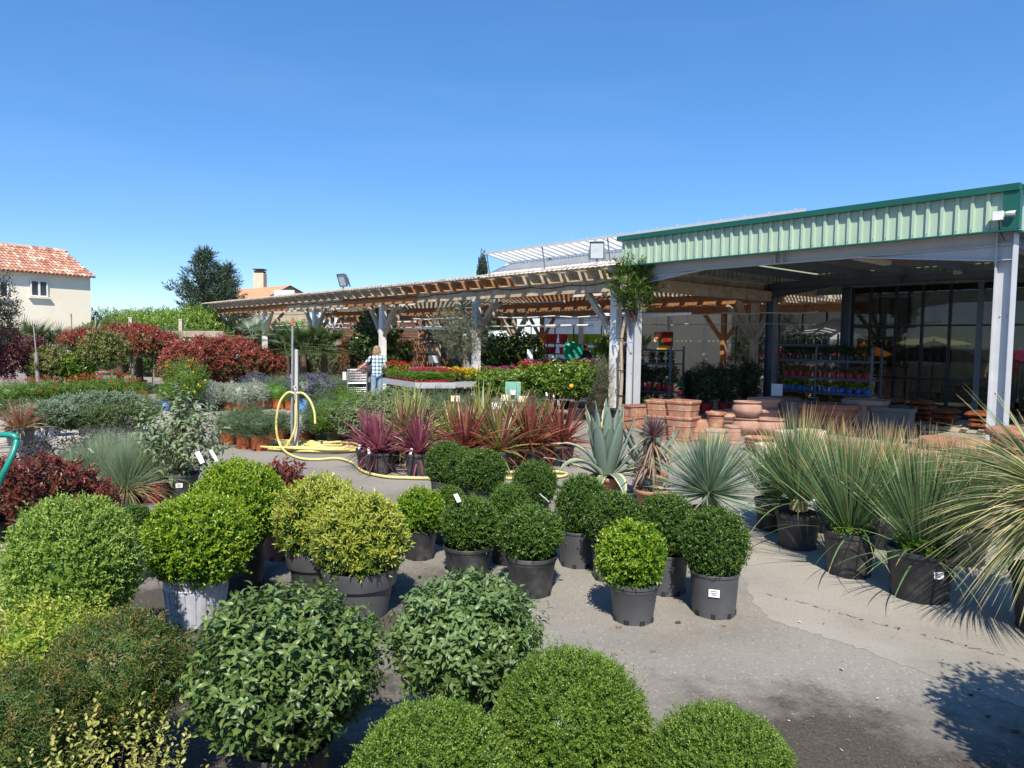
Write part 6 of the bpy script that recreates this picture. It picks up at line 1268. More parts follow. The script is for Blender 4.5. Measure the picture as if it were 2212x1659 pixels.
for i, (vx, vy, s, zt, lab) in enumerate([(330, 850, 1.0, 1.66, 'red topped standard tree right before the tall red hedge'), (285, 848, 1.05, 1.76, 'red topped standard tree second from the hedge, with bare trunk'), (240, 846, 1.0, 1.7, 'red topped standard tree third from hedge, greener'), (185, 842, 1.0, 1.64, 'red topped standard tree at left end of row'), (305, 838, 1.0, 1.8, 'red topped standard tree behind the two right ones')]):
    p = gp(vx, vy); t = thing('photinia_tree', lab, 'tree', p, group=PS); obj('crown', phot_std(i % 2), t, loc=(0, 0, zt), sc=(s, s, s*1.05), rz=i*1.9); g = G(); g.tube([(0, 0, 0), (.02, 0, .9), (0, .01, zt)], [.03, .028, .022], 6); obj('trunk', g.mesh('trunk', [M_twig]), t); g = G(); g.tube([(.06, -.04, 0), (.07, -.04, 1.35)], .016, 5); obj('stake', g.mesh('stake', [M_twigpale]), t); obj('pot', pot_mesh('nursery', .2, .28, M_black), t)
plant('viburnum', 'shrub with creamy brown flower heads in front of red tops', 'shrub', gp(228, 858), NB(.2, .3), viburn(), (.95, .9, 1.1), 0, fz=.55); plant('viburnum', 'light green bush with a few cream flowers at left', 'shrub', gp(110, 858), NB(.2, .3), viburn(), (1.1, 1, 1.0), 2.2, fz=.15)
plant('photinia', 'yellow green leafy bush under the left red topped tree', 'shrub', gp(165, 858), NB(.2, .28), citrus(1), (1.1, 1, 1.0), 2, fz=.1)
for i, (vx, vy, s, lab) in enumerate([(8, 862, 1.15, 'dark purple maple at the left edge of picture'), (75, 855, .95, 'dark purple maple right of the tall pale pole'), (-30, 880, 1.0, 'purple maple partly outside the left edge')]):
    plant('maple', lab, 'tree', gp(vx, vy), NB(.22, .3), maple(), s, i, 'dark purple maples', fz=.15)
p = W_(-38, 800, 17.5); t = thing('dark_tree', 'dark leaved tree cut off by left edge before the house', 'tree', p); obj('crown', dkolive(), t, loc=(0, 0, 1.2), sc=(1.05, 1, 1.45)); g = G(); g.tube([(0, 0, 0), (0, 0, 2.2)], [.07, .05], 7); obj('trunk', g.mesh('trunk', [M_twig]), t)
a = gp(84, 862); p = at(78, 762, a[1]); g = G(); g.tube([a, [p[0], p[1], p[2]]], .055, 8, 0); g.tube([p, at(72, 700, a[1])], .02, 6, 0); solo('pale_pole', g, [M_pole], 'tall pale irrigation pole rising among maples at left', 'pole', loc=a)
for i, (vx, vy, Y, h, k, sc, lab) in enumerate([(65, 735, 24, 1.2, 0, 1.3, 'fan palm in front of house at far left'), (125, 740, 25, 1.1, 0, 1.2, 'fan palm below the house window'), (195, 735, 26, 1.2, 0, 1.2, 'fan palm at the right house corner'), (300, 722, 25, 1.25, 0, 1.0, 'fan palm between the two white posts'), (258, 716, 26, 1.35, 0, .9, 'fan palm left of first white post'), (370, 722, 25, 1.25, 0, .95, 'fan palm beside the second white post'), (548, 720, 25.5, 1.75, 1, .95, 'large blue green fan palm under far end of pergola'), (655, 735, 24, 1.4, 2, 1.2, 'dark fan palm left of the second post'), (700, 735, 25, 1.4, 2, 1.25, 'dark fan palm at right of the second post'), (620, 740, 26, 1.2, 2, 1.1, 'low dark fan palm behind the stand pipe top'), (958, 722, 28.5, 1.7, 2, 1.25, 'dark fan palm behind the olive tree'), (1380, 700, 20.6, 2.75, 2, .9, 'bright fan palm right of the steel column'), (1384, 760, 20.6, 1.5, 0, .7, 'lower fan palm beside the steel column')]):
    p = W_(vx, vy, Y); t = thing('fan_palm', lab, 'palm', p, i, group='fan palms'); me = [fanpalm('green_fan_palm', [(.09, .13, .05), (.14, .18, .08), (.19, .22, .11)]), fanpalm('blue_fan_palm', [(.2, .26, .19), (.26, .32, .24), (.3, .36, .28)], 20, .62, .6), fanpalm('dark_fan_palm', [(.035, .07, .02), (.06, .1, .03), (.1, .14, .045)], 26, .5, .5)][k]
    obj('crown', me, t, loc=(0, 0, h), sc=sc); g = G(); g.tube([(0, 0, 0), (0, 0, h*.6), (0, 0, h+.02)], [.13, .12, .09], 9); obj('trunk', g.mesh('trunk', [M_twig], smooth=True), t)
# hedge right of the post
for i, (vx, vy, me, s, lab) in enumerate([(640, 838, dkhedge, (1.1, 1, 1.35), 'dark green hedge bush with white tag right of the pole'), (672, 836, grhedge, (1, 1, 1.3), 'grey green hedge bush with two hanging tags'), (702, 834, grhedge, (1, 1, 1.28), 'grey leaved hedge bush in the middle of the row'), (722, 832, grhedge, (.9, .9, 1.2), 'grey leaved hedge bush near the reddish end'), (738, 832, lambda: phot_hedge(1), (.6, .6, .95), 'small reddish bush at right end of the hedge')]):
    t = plant('hedge_bush', lab, 'shrub', gp(vx, vy), NB(.2, .28), me(), s, i, 'mixed hedge bushes right of the stand pipe')
    if i < 4: obj('plant_tag', tagm(), t, loc=(.05, -.58, .95+.12*(i % 3)), rot=(.4, .3*i-.3, .4), sc=1.4)
plant('camellia', 'large dark glossy camellia behind the shopper', 'shrub', W_(815, 760, 27.2), ('nursery', .35, .4, M_black), camel(), (1.35, 1.25, 1.35), 0, 'dark leafy shrubs under the pergola', fz=.25)
for i, (vx, vy, Y, me, s, lab) in enumerate([(1085, 800, 27.5, fats, (1.05, 1, 1.05), 'broad leaved dark shrub left of the second row post'), (1140, 800, 27.0, fats, (1.1, 1, 1.1), 'broad leaved dark shrub right of the second row post'), (1045, 790, 25.5, camel, (.9, .9, 1.0), 'dark shrub just behind the olive tree'), (760, 780, 30, camel, (.8, .8, .8), 'dark leafy shrub left of the camellia'), (870, 780, 29.5, camel, (.55, .55, .75), 'small clipped dark standard right of the camellia'), (1303, 790, 22, citrus, (.6, .6, 1.6), 'tall green shrub behind the sunlit white post')]):
    plant('dark_shrub', lab, 'shrub', W_(vx, vy, Y), ('nursery', .3, .35, M_black), me(0) if me is citrus else me(), s, i, 'dark leafy shrubs under the pergola', fz=.2)
# ================================================================ flower benches
def bench(a, b, depth, lab, seg=3, z=.76, lip=True):
    a = np.array([a[0], a[1], 0]); b = np.array([b[0], b[1], 0]); d = nrm(b-a); n = np.cross(Z3, d); n = n if n[1] > 0 else -n; ax = np.array([d, n, Z3]); l = np.linalg.norm(b-a)
    t = thing('bench', lab, 'plant bench', (a+b)/2); c = (a+b)/2+n*depth/2
    g = G(); g.box(c+Z3*(z-.05), (l-.06, depth-.06, .03), ax); part('tray', g, [M_alu], t)
    g = G()
    for s in (-1, 1): g.box(c+n*s*(depth/2-.02)+Z3*(z-.08), (l, .04, .15), ax); g.box(c+d*s*(l/2-.02)+Z3*(z-.081), (.04, depth-.082, .146), ax)
    part('rim', g, [M_alu], t)
    for s in (-.4, 0, .4):
        for q in (-.35, .35): g = G(); g.box(c+d*s*l+n*q*depth+Z3*(z-.07)/2, (.06, .06, z-.07), ax); part('leg', g, [M_alu], t)
    g = G(); g.box(c-n*.35*depth+Z3*.3, (l*.86, .05, .04), ax); g.box(c+n*.35*depth+Z3*.3, (l*.86, .05, .04), ax); g.beam(c-n*.35*depth-d*l*.38+Z3*.1, c-n*.35*depth-d*l*.2+Z3*(z-.08), .04, .04); part('brace', g, [M_alu], t)
    return t, a, d, n, l, z
def small_pot(m, r=.062, h=.1): return pot_mesh('straight', r, h, m)
def rowpots(name, lab, grp, a, d, n, off, l, cnt, z, potm, fol, s=1.0, r=.062, h=.1):
    root = None; rr = np.random.default_rng(int(off*100)+cnt)
    for i in range(cnt):
        p = a+d*((i+.5)/cnt*l)+n*(off+rr.normal(0, .012))+Z3*(z-.033)
        if root is None:
            root = thing(name, lab, 'potted flower', p, 0, group=grp); obj('pot', small_pot(potm, r, h), root); me, fl = fol if isinstance(fol, tuple) else (fol, None); f = obj('foliage', me, root, loc=(0, 0, h*.9), sc=s)
            if fl: obj('flowers', fl, f)
        else: dup(root, name, p, rr.uniform(0, 6), sc=float(rr.uniform(.88, 1.12)))
    return root
b2a, b2b = gp(826, 816, .76), gp(898, 826, .76); b3b = gp(984, 826, .76)
for (A, B, k, lab) in [(b2a, b2b, 9, 'grey flower bench beside the shopper, left half'), (b2b, b3b, 12, 'grey flower bench in front of the olive tree, right half')]:
    t, a, d, n, l, z = bench(A, B, 2.3, lab); nm = 'left' if k == 9 else 'right'
    a = a+d*.06; l = l-.12
    rowpots('red_pot_plant', 'leafy bedding plant in small red pot, front row of %s bench' % nm, 'red pots in front row of %s bench' % nm, a, d, n, .16, l, k*2, z, M_redpot, bedl(), 1.15)
    rowpots('bedding_plant', 'leafy bedding plant in small red pot, second row of %s bench' % nm, 'red pots in second row of %s bench' % nm, a, d, n, .4, l, k*2, z, M_redpot, bedl(), 1.0)
    rowpots('bedding_plant', 'leafy bedding plant in red pot, third row of %s bench' % nm, 'red pots in third row of %s bench' % nm, a, d, n, .68, l, k+4, z, M_redpot, bedl(), 1.1)
    rowpots('flower_pot', ('dark red' if k == 9 else 'dark red')+' flowering plant on the %s bench, fourth row' % nm, 'dark red flowers on %s bench' % nm, a, d, n, 1.05, l, k+2, z, M_black, geran(F_red, 'red'), 1.05)
    rowpots('flower_pot', ('orange yellow' if k == 9 else 'magenta')+' flowering plant on the %s bench, fifth row' % nm, 'bright flowers on %s bench' % nm, a, d, n, 1.4, l, k+2, z, M_black, geran(F_oran if k == 9 else F_mag, 'oran' if k == 9 else 'mag'), 1.1)
    rowpots('flower_pot', 'green plant with %s flowers at the back of the %s bench' % ('few yellow' if k == 9 else 'pink', nm), 'back row of %s bench' % nm, a, d, n, 1.85, l, k+1, z, M_black, geran(F_yel if k == 9 else F_pink, 'yel' if k == 9 else 'pink'), 1.15)
t, a, d, n, l, z = bench(gp(752, 810, .76), gp(806, 815, .76), 2.0, 'grey flower bench behind the wire trolley at left')
rowpots('flower_pot', 'dark leaved pink flowering plant on the left end bench', 'front row of the left end bench', a+d*.4, d, n, .2, l-.6, 7, z, M_black, geran(F_pink, 'pink'), 1.0)
rowpots('bedding_plant', 'yellow green bedding plant on the left end bench', 'second row of the left end bench', a+d*.2, d, n, .6, l-.4, 8, z, M_black, bedl(), 1.3); rowpots('flower_pot', 'dark red flowering plant on the left end bench, back row', 'red flowers on the left end bench', a+d*.2, d, n, 1.3, l-.4, 9, z, M_redpot, geran(F_red, 'red'), 1.6)
g = G(); q = gp(744, 812, .82); g.box(q, (.1, .02, .22), np.array([[.9, .3, 0], [-.3, .9, 0], [0, 0, 1]])); solo('bench_sign', g, [M_label], 'white card standing at the left end of the left bench', 'sign', loc=q)
t, a, d, n, l, z = bench(gp(1035, 826, .7), gp(1110, 828, .7), 1.8, 'grey flower bench right of the white post, behind the citrus', z=.72)
rowpots('white_pot_plant', 'leafy plant in small white pot right of the white post', 'white pots right of the white post', a, d, n, .2, l, 9, z, M_whitepl, bedl(), 1.5, .075, .13); rowpots('flower_pot', 'magenta flowering plant behind the white pots', 'magenta flowers behind the white pots', a, d, n, .9, l, 8, z, M_black, geran(F_mag, 'mag'), 1.6); rowpots('flower_pot', 'leafy plant in black pot between white pots and magenta flowers', 'leafy plants behind the white pots', a, d, n, .55, l, 8, z, M_black, bedl(), 1.7)
t, a, d, n, l, z = bench(gp(1120, 822, .8), gp(1290, 826, .8), 2.4, 'flower bench behind the citrus trees below the man', z=.85)
a = a+n*.3
rowpots('flower_pot', 'red flowering pot on the bench below the man, front row', 'red flowers below the man', a, d, n, .3, l, 10, z, M_black, geran(F_red, 'red'), 1.8); rowpots('flower_pot', 'pink flowering pot on the bench below the man, middle row', 'pink flowers below the man', a, d, n, .9, l, 10, z, M_black, geran(F_pink, 'pink'), 2.0); rowpots('flower_pot', 'white flowering pot on the bench below the man, back row', 'white flowers below the man', a, d, n, 1.5, l, 9, z, M_black, geran(F_white, 'white'), 2.0)
# sign cards on the benches
for vx, vy, Y, lab in [(824, 773, 25.0, 'white card on a pole above the orange flowers'), (936, 776, 25.5, 'white card on a pole above the magenta flowers')]:
    p = at(vx, vy, Y); t = thing('price_sign', lab, 'sign', [p[0], p[1], .76]); g = G(); g.box(p, (.34, .03, .26), np.array([[.97, .2, 0], [-.2, .9, .35], [-.1, -.35, .93]])); b_ = part('card', g, [M_label], t); g = G(); g.box([p[0], p[1]+.03, (p[2]+.76)/2], (.03, .02, p[2]-.76)); part('stake', g, [M_greenframe], t)
p = at(1082, 757, 29); p2 = at(1086, 764, 23.5)
t = thing('price_sign', 'tall narrow blue white card among the dark shrubs', 'sign', [p2[0], p2[1], 0]); g = G(); g.box(p2+[.9, 0, -.05], (.18, .02, .42)); part('card', g, [M_label], t); g = G(); g.box([p2[0]+.9, p2[1]+.03, p2[2]/2], (.03, .02, p2[2])); part('stake', g, [M_greenframe], t)
# ================================================================ people
def skin_obj(name, pts, edges, rad, m, parent, sub=2, loc=(0, 0, 0)):
    me = bpy.data.meshes.new(name); me.from_pydata([tuple(p) for p in pts], edges, []); me.materials.append(m); o = obj(name, me, parent, loc=loc); md = o.modifiers.new('skin', 'SKIN'); md.use_smooth_shade = True
    sv = me.skin_vertices[0].data
    for i, r in enumerate(rad): sv[i].radius = (r, r) if np.isscalar(r) else r
    sv[0].use_root = True
    s = o.modifiers.new('sub', 'SUBSURF'); s.levels = sub; s.render_levels = sub; return o
M_skin = mat('skin', [(.5, .27, .19), (.58, .33, .24)], .5, 8)
def checks():
    m, nt, b = newmat('checked_shirt'); tc = nt.nodes.new('ShaderNodeTexCoord'); mp = nt.nodes.new('ShaderNodeMapping'); nt.links.new(tc.outputs['Object'], mp.inputs[0])
    out = None
    for ax_, sc in (('X', 11), ('Z', 11)):
        w = nt.nodes.new('ShaderNodeTexWave'); w.wave_type = 'BANDS'; w.bands_direction = ax_; w.inputs['Scale'].default_value = sc/6.0*1.6; nt.links.new(mp.outputs[0], w.inputs['Vector']); r = ramp(nt, [(1, 1, 1), (.95, .95, .92), (.36, .5, .62), (.2, .32, .46)], [0, .5, .72, .95]); nt.links.new(w.outputs['Fac'], r.inputs[0])
        if out is None: out = r.outputs[0]
        else:
            mx = nt.nodes.new('ShaderNodeMixRGB'); mx.blend_type = 'MULTIPLY'; mx.inputs[0].default_value = 1; nt.links.new(out, mx.inputs[1]); nt.links.new(r.outputs[0], mx.inputs[2]); out = mx.outputs[0]
    mx = nt.nodes.new('ShaderNodeMixRGB'); mx.blend_type = 'MULTIPLY'; mx.inputs[0].default_value = 1; mx.inputs[2].default_value = (.72, .76, .72, 1); nt.links.new(out, mx.inputs[1]); nt.links.new(mx.outputs[0], b.inputs['Base Color']); b.inputs['Roughness'].default_value = .85; return m
def hand(pts, edges, rad, w, d, side, curl=.5):
    """adds a palm and five fingers to a skin skeleton; w = index of the wrist vertex"""
    W0 = np.array(pts[w]); d = nrm(d); s = nrm(np.cross(d, Z3)+1e-6)*side; n = np.cross(s, d); palm = W0+d*.07; pi_ = len(pts); pts.append(palm); edges.append((w, pi_)); rad.append((.036, .017))
    for k, (o, l) in enumerate([(-.03, .062), (-.011, .074), (.008, .078), (.027, .068)]):
        b0 = palm+s*o+d*.025; b1 = b0+nrm(d-n*curl*.5)*l*.5; b2 = b1+nrm(d-n*curl*1.4)*l*.5; i0 = len(pts); pts += [b0, b1, b2]; edges += [(pi_, i0), (i0, i0+1), (i0+1, i0+2)]; rad += [.01, .0088, .0072]
    t0 = W0+d*.03-s*.032; t1 = t0-s*.025+d*.03-n*.01; t2 = t1+d*.028-n*.015; i0 = len(pts); pts += [t0, t1, t2]; edges += [(w, i0), (i0, i0+1), (i0+1, i0+2)]; rad += [.012, .0105, .0085]
def person(lab, loc, rz, H, hairm, topm, legm, la, ra, lean=0., hair='bob', sleeve=.5, shoem=None, bag=None, headturn=0, headtilt=0, hood=False):
    """la / ra: (elbow, wrist) offsets of each arm from the shoulder, metres for a 1.7 m person; facing +Y"""
    k = H/1.7; t = thing('person', lab, 'person', loc, rz, k)
    B = []; E = []; R = []
    def v(p, r, par=None):
        B.append(np.array(p, float)); R.append(r); 
        if par is not None: E.append((par, len(B)-1))
        return len(B)-1
    ly = lambda z: lean*max(0, z-.92)
    pel = v((0, 0, .93), (.15, .11)); wst = v((0, ly(1.08), 1.08), (.13, .1), pel); ch = v((0, ly(1.28), 1.28), (.155, .11), wst); nk0 = v((0, ly(1.41), 1.41), (.085, .075), ch); nk = v((0, ly(1.47)+.005, 1.47), .054, nk0); hd0 = v((0, ly(1.5)+.02+headtilt*.4, 1.54), .072, nk); hd1 = v((0, ly(1.55)+.015+headtilt, 1.62), (.08, .095), hd0); v((0, ly(1.6)+.01+headtilt, 1.685), .05, hd1)
    arms = []
    for sx, (e, w) in ((-1, la), (1, ra)):
        s = v((sx*.16, ly(1.38), 1.375), .058, nk0); sh_ = np.array(B[s])+[sx*.02, 0, -.02]; el = v(sh_+np.array(e), .038, s); wr = v(sh_+np.array(w), .026, el); hand(B, E, R, wr, np.array(w)-np.array(e), sx); arms.append((s, el, wr))
    legs = []
    for sx in (-1, 1):
        hp_ = v((sx*.085, 0, .84), .092, pel); kn = v((sx*.095, .015, .47), .058, hp_); an = v((sx*.1, -.01, .08), .04, kn); v((sx*.105, .13, .035), .034, an); legs.append((hp_, kn, an))
    body = skin_obj('body', B, E, R, M_skin, t)
    # face: nose, ears, eyes
    hc = np.array(B[hd1]); g = G(); g.sphere(hc+[0, .095, -.02], (.014, .02, .022), 8, 6); 
    for sx in (-1, 1): g.sphere(hc+[sx*.082, 0, -.02], (.012, .02, .03), 8, 6)
    obj('nose_and_ears', g.mesh('nose_and_ears', [M_skin], smooth=True), body)
    g = G()
    for sx in (-1, 1): g.sphere(hc+[sx*.03, .086, .0], .011, 8, 6)
    g.box(hc+[0, .09, -.062], (.045, .012, .008), None, 1); obj('eyes_and_mouth', g.mesh('eyes_and_mouth', [M_ink, mat('lips', [(.42, .16, .14), (.48, .2, .17)], .5, 5)]), body)
    # shirt / jacket
    P = []; Ed = []; Rr = []
    for i, (src, r) in enumerate([(pel, (.185, .142)), (wst, (.17, .132)), (ch, (.178, .132)), (nk0, (.09, .08))]):
        p = B[src].copy(); 
        if i == 0: p[2] -= .17
        P.append(p); Rr.append(r)
        if i: Ed.append((i-1, i))
    for (s, el, wr) in arms:
        i0 = len(P); e = B[s]+(B[el]-B[s])*min(1, sleeve*2); P += [B[s], e]; Rr += [.076, .06]; Ed += [(3, i0), (i0, i0+1)]
        if sleeve > .5: P.append(B[wr]-(B[wr]-B[el])*.06); Rr.append(.045); Ed.append((i0+1, i0+2))
    so_ = skin_obj('shirt' if not hood else 'hooded_jacket', P, Ed, Rr, topm, t)
    if hood:
        g = G(); g.sphere(B[nk0]+[0, -.06, .0], (.12, .08, .08), 12, 8); obj('hood', g.mesh('hood', [topm], smooth=True), so_)
    P = [B[pel]+[0, 0, .05]]; Rr = [(.165, .122)]; Ed = []
    for (hp_, kn, an) in legs:
        i0 = len(P); P += [B[hp_], B[kn], B[an]+[0, 0, .02]]; Rr += [.108, .078, .066]; Ed += [(0, i0), (i0, i0+1), (i0+1, i0+2)]
    skin_obj('trousers', P, Ed, Rr, legm, t)
    for (hp_, kn, an) in legs:
        g = G(); g.sphere(B[an]+[0, .06, -.045], (.048, .14, .042), 10, 6); obj('shoe', g.mesh('shoe', [shoem or M_rubber], smooth=True), t)
    g = G(); rng = np.random.default_rng(3)
    if hair == 'bob':
        g.sphere(hc+[0, -.018, .02], (.1, .108, .098), 16, 10, 0, .05, 3); n = 520; an = rng.uniform(-.25, pi+.25, n)+pi; d0 = np.stack([np.cos(an)*.098, np.sin(an)*.105-.015, rng.uniform(-.02, .085, n)], 1); d0[:, :2] *= np.sqrt(np.clip(1-(d0[:, 2:3]/.105)**2, .1, 1)); P0_ = hc+d0
        D = nrm(np.stack([d0[:, 0]*3, d0[:, 1]*3, -np.ones(n)*1.0], 1)); blades(g, rng, P0_, D, rng.uniform(.1, .17, n), .014, 1.0, 5, .9, .4, (0, 0))
    else: g.sphere(hc+[0, -.012, .022], (.09, .104, .09), 16, 10, 0, .05, 3)
    obj('hair', g.mesh('hair', [hairm], smooth=True), body)
    return t, B, arms
M_blond = mat('blond_hair', [(.17, .11, .055), (.27, .18, .1), (.22, .14, .07)], .55, 60, stretch=(1, 1, .2)); M_darkhair = mat('dark_hair', [(.012, .01, .008), (.03, .022, .016)], .5, 40)
M_jeans = mat('faded_jeans', [(.16, .24, .34), (.26, .36, .47)], .85, 12); M_hood = mat('charcoal_cloth', [(.03, .03, .036), (.05, .05, .058)], .9, 20)
wp = W_(814, 840, 20.2); wp[2] = 0
wz = .25
woman, WB_, wa = person('woman seen from behind in checked shirt and jeans pushing the wire trolley', wp, wz, 1.64, M_blond, checks(), M_jeans, ((-.17, .06, -.2), (-.36, .2, -.34)), ((.09, -.02, -.27), (.1, .16, -.4)), lean=.12, headtilt=.03, sleeve=.42)
def wloc(p, rz=wz, o=wp): return np.array([o[0]+cos(rz)*p[0]-sin(rz)*p[1], o[1]+sin(rz)*p[0]+cos(rz)*p[1], p[2]])
bg = thing('handbag', 'dark shoulder bag hanging at the left side of the shopper', 'bag', wloc((-.2, -.02, .95))); g = G(); g.sphere(wloc((-.21, -.02, .98)), (.075, .15, .14), 12, 8, 0, .05); part('bag', g, [M_hood], bg, smooth=True); g = G(); g.tube([wloc((-.22, .0, 1.08)), wloc((-.19, -.05, 1.25)), wloc((-.14, -.02, 1.41)), wloc((-.15, .1, 1.3)), wloc((-.21, .09, 1.08))], .011, 6); part('strap', g, [M_rubber], bg)
# wire shopping trolley in front of her left hand
hwr = WB_[wa[0][2]]*1.64/1.7; cpos = wloc((hwr[0]-.02, hwr[1]+.02, 0)); cz = .18
t = thing('shopping_trolley', 'grey wire shopping trolley held by the woman', 'trolley', cpos); ca, sa = cos(cz), sin(cz)
def cl(x, y, z): return cpos+np.array([ca*x-sa*y, sa*x+ca*y, z])
g = G(); hz_ = hwr[2]-.01
g.tube([cl(-.27, 0, hz_), cl(.27, 0, hz_)], .017, 8); part('handle', g, [M_teal], t); g = G(); g.tube([cl(-.19, 0, hz_), cl(.22, 0, hz_)], .022, 8); part('handle_grip', g, [M_whitepl], t)
g = G()
def cage(x0, x1, y0, y1, z0, z1, nx, nz):
    for i in range(nx+1):
        x = x0+(x1-x0)*i/nx
        for y in (y0, y1): g.tube([cl(x, y, z0), cl(x, y, z1)], .0045, 4)
        g.tube([cl(x, y0, z0), cl(x, y1, z0)], .0045, 4)
    for i in range(nz+1):
        z = z0+(z1-z0)*i/nz
        g.tube([cl(x0, y0, z), cl(x1, y0, z), cl(x1, y1, z), cl(x0, y1, z), cl(x0, y0, z)], .0055, 4)
cage(-.25, .25, .02, .75, .60, .93, 8, 7); cage(-.25, .25, .02, .8, .2, .45, 8, 5); part('basket', g, [M_galv], t)
g = G()
for sx in (-.27, .27): g.tube([cl(sx, 0, hz_), cl(sx, .0, .55), cl(sx, .02, .12), cl(sx, .8, .12)], .014, 7); g.tube([cl(sx, .76, .93), cl(sx, .8, .12)], .012, 6)
for z in (.12, .58): g.tube([cl(-.27, .01, z), cl(.27, .01, z)], .013, 6)
g.tube([cl(-.27, .8, .12), cl(.27, .8, .12)], .013, 6); part('frame', g, [M_galv], t)
for sx in (-.25, .25):
    for y in (.06, .74): g = G(); c = cl(sx, y, .055); g.tube([c-[.014, 0, 0], c+[.014, 0, 0]], .055, 12); part('wheel', g, [M_rubber], t)
rr = rowpots('trolley_plant', 'pink flowering plant lying in the wire trolley', 'plants in the wire trolley', cl(-.2, .3, 0), np.array([ca, sa, 0]), np.array([-sa, ca, 0]), .0, .42, 3, .645, M_black, geran(F_pink, 'pink'), 1.0)
# man behind the citrus
mp_ = W_(1264, 790, 28.0); person('man in dark hooded jacket seen from behind among the shelves', mp_, -.15, 1.76, M_darkhair, M_hood, M_jeans, ((-.08, .02, -.28), (-.06, .2, -.42)), ((.08, .02, -.28), (.05, .2, -.42)), sleeve=.9, hair='short', hood=True)
hr = at(1237, 759, 27.2); t = thing('hose_reel', 'round green hose reel held up beside the man', 'hose reel', [hr[0], hr[1], .9]); d = nrm([.1, -1, .1]); g = G(); g.tube([hr+d*.16, hr+d*.13, hr-d*.13, hr-d*.16], [.3, .36, .36, .3], 24); part('drum', g, [M_reel], t); g = G(); g.tube([hr+d*.165, hr+d*.19], .12, 18); part('hub', g, [mat('dark_green_plastic', [(.0, .16, .09), (.0, .2, .11)], .4, 4)], t); g = G(); g.beam(hr+[-.28, .02, .26], hr+[.35, .02, .2], .12, .16); part('guide', g, [M_reel], t); g = G(); g.tube([hr+[.0, .1, -.3], [hr[0], hr[1]+.1, .86]], .03, 8); part('stand', g, [M_reel], t)
for (a, b, lab, tm, hz2) in [(-4.55, 12.2, 'shopper in pale yellow shirt seen through the glass wall', mat('yellow_shirt', [(.5, .45, .22), (.6, .54, .3)], .9, 10), M_darkhair), (-5.05, 11.6, 'shopper in pink shirt and hat seen through the glass wall', mat('pink_shirt', [(.62, .3, .28), (.7, .38, .35)], .9, 10), M_blond)]:
    person(lab, L(a, b), 2.5, 1.66, hz2, tm, M_jeans, ((-.08, .02, -.28), (-.06, .2, -.42)), ((.08, .02, -.28), (.05, .2, -.42)), hair='bob' if hz2 is M_blond else 'short')
# ================================================================ shelves with coloured planters inside the greenhouse
def shelf(a0, a1, b, zs, lab, m, depth=.5, top=2.7):
    t = thing('shelf', lab, 'shelf', L((a0+a1)/2, b))
    for z in zs: g = G(); g.box(L((a0+a1)/2, b, z-.03), (a1-a0, depth, .06), AX); part('board', g, [m], t)
    for a in np.linspace(a0+.05, a1-.05, 4): g = G(); g.box(L(a, b-depth/2+.02, top/2), (.05, .05, top), AX); g.box(L(a, b+depth/2-.02, top/2), (.05, .05, top), AX); part('upright', g, [m], t)
    return t
shelf(13.2, 19.3, 14.3, (.5, 1.22, 1.78), 'wooden shelf unit full of white, red and lime planters', mat('red_brown_shelf', [(.12, .04, .025), (.17, .06, .04)], .6, 5), .6)
def planter(a, b, z, r, h, m, lab, grp=None, style='square'):
    t = thing('planter', lab, 'planter', L(a, b, z), .7, group=grp); obj('pot', pot_mesh(style, r, h, m), t)
k = 0
for z, h in ((1.785, .5), (1.225, .34)):
    for i, (a, r, m, lab) in enumerate([(18.8, .24, M_whitepl, 'white planter at left end'), (18.1, .24, M_whitepl, 'white planter beside the red one'), (17.3, .3, M_redpot, 'large red planter'), (16.3, .2, M_redpot, 'smaller red planter'), (15.5, .27, M_limepot, 'lime planter beside the red ones'), (14.7, .27, M_limepot, 'lime planter in the middle of the lime three'), (13.9, .26, M_limepot, 'lime planter at the right end')]):
        planter(a, 14.3, z, r*(1 if z > 1.5 else .85), h, m, lab+(' on the upper shelf' if z > 1.5 else ' on the lower shelf'), 'coloured planters on the greenhouse shelf')
for i, (a, m, lab) in enumerate([(11.6, M_pinkpot, 'tall magenta planter right of the shelf'), (12.3, M_pinkpot, 'second tall magenta planter right of the shelf')]): planter(a, 14.6, 0, .3, 2.1, m, lab)
# gift shelf with dark figurines further right
shelf(4.5, 8.4, 17.6, (.55, 1.05, 1.5), 'white gift shelf at the back of the greenhouse', M_whitepl, .4, 1.6)
for i in range(8):
    a = 4.9+i*.45; c = L(a, 17.6, 1.505); t = thing('figurine', ['dark seated garden figurine on the gift shelf', 'pale lantern on the gift shelf'][i % 2], 'ornament', c, group=['figurines on gift shelf', 'lanterns on gift shelf'][i % 2]); g = G(); g.lathe([(0, 0), (.13, 0), (.15, .06), (.08, .16), (.1, .26), (.05, .32), (.075, .38), (.07, .44), (.02, .5), (0, .5)] if i % 2 == 0 else [(0, 0), (.09, 0), (.09, .03), (.08, .3), (.05, .34), (0, .36)], 14); obj('figure', g.mesh('figure', [M_rubber if i % 2 == 0 else M_whitepl], smooth=True), t)
for i in range(10):
    a = 4.7+i*.37; c = L(a, 17.55, 1.055); tag(solo('gift_box', G().box(c+Z3*.12, (.16, .12, .24), AX), [M_rubber if i % 3 else M_redpot], 'small boxed ornament on the middle gift shelf', 'box', loc=c, group='boxes on gift shelf'))
for i in range(2):
    c = L(6.0+i*.6, 17.3, 1.5); g = G(); g.tube([c+U*cos(q)*.55+Z3*(sin(q)*.9+.15) for q in np.linspace(0, pi, 20)], .02, 6); solo('red_hoop', g, [M_redpot], ['left red hoop arching over the figurines', 'right red hoop arching over the figurines'][i], 'hoop', loc=c)
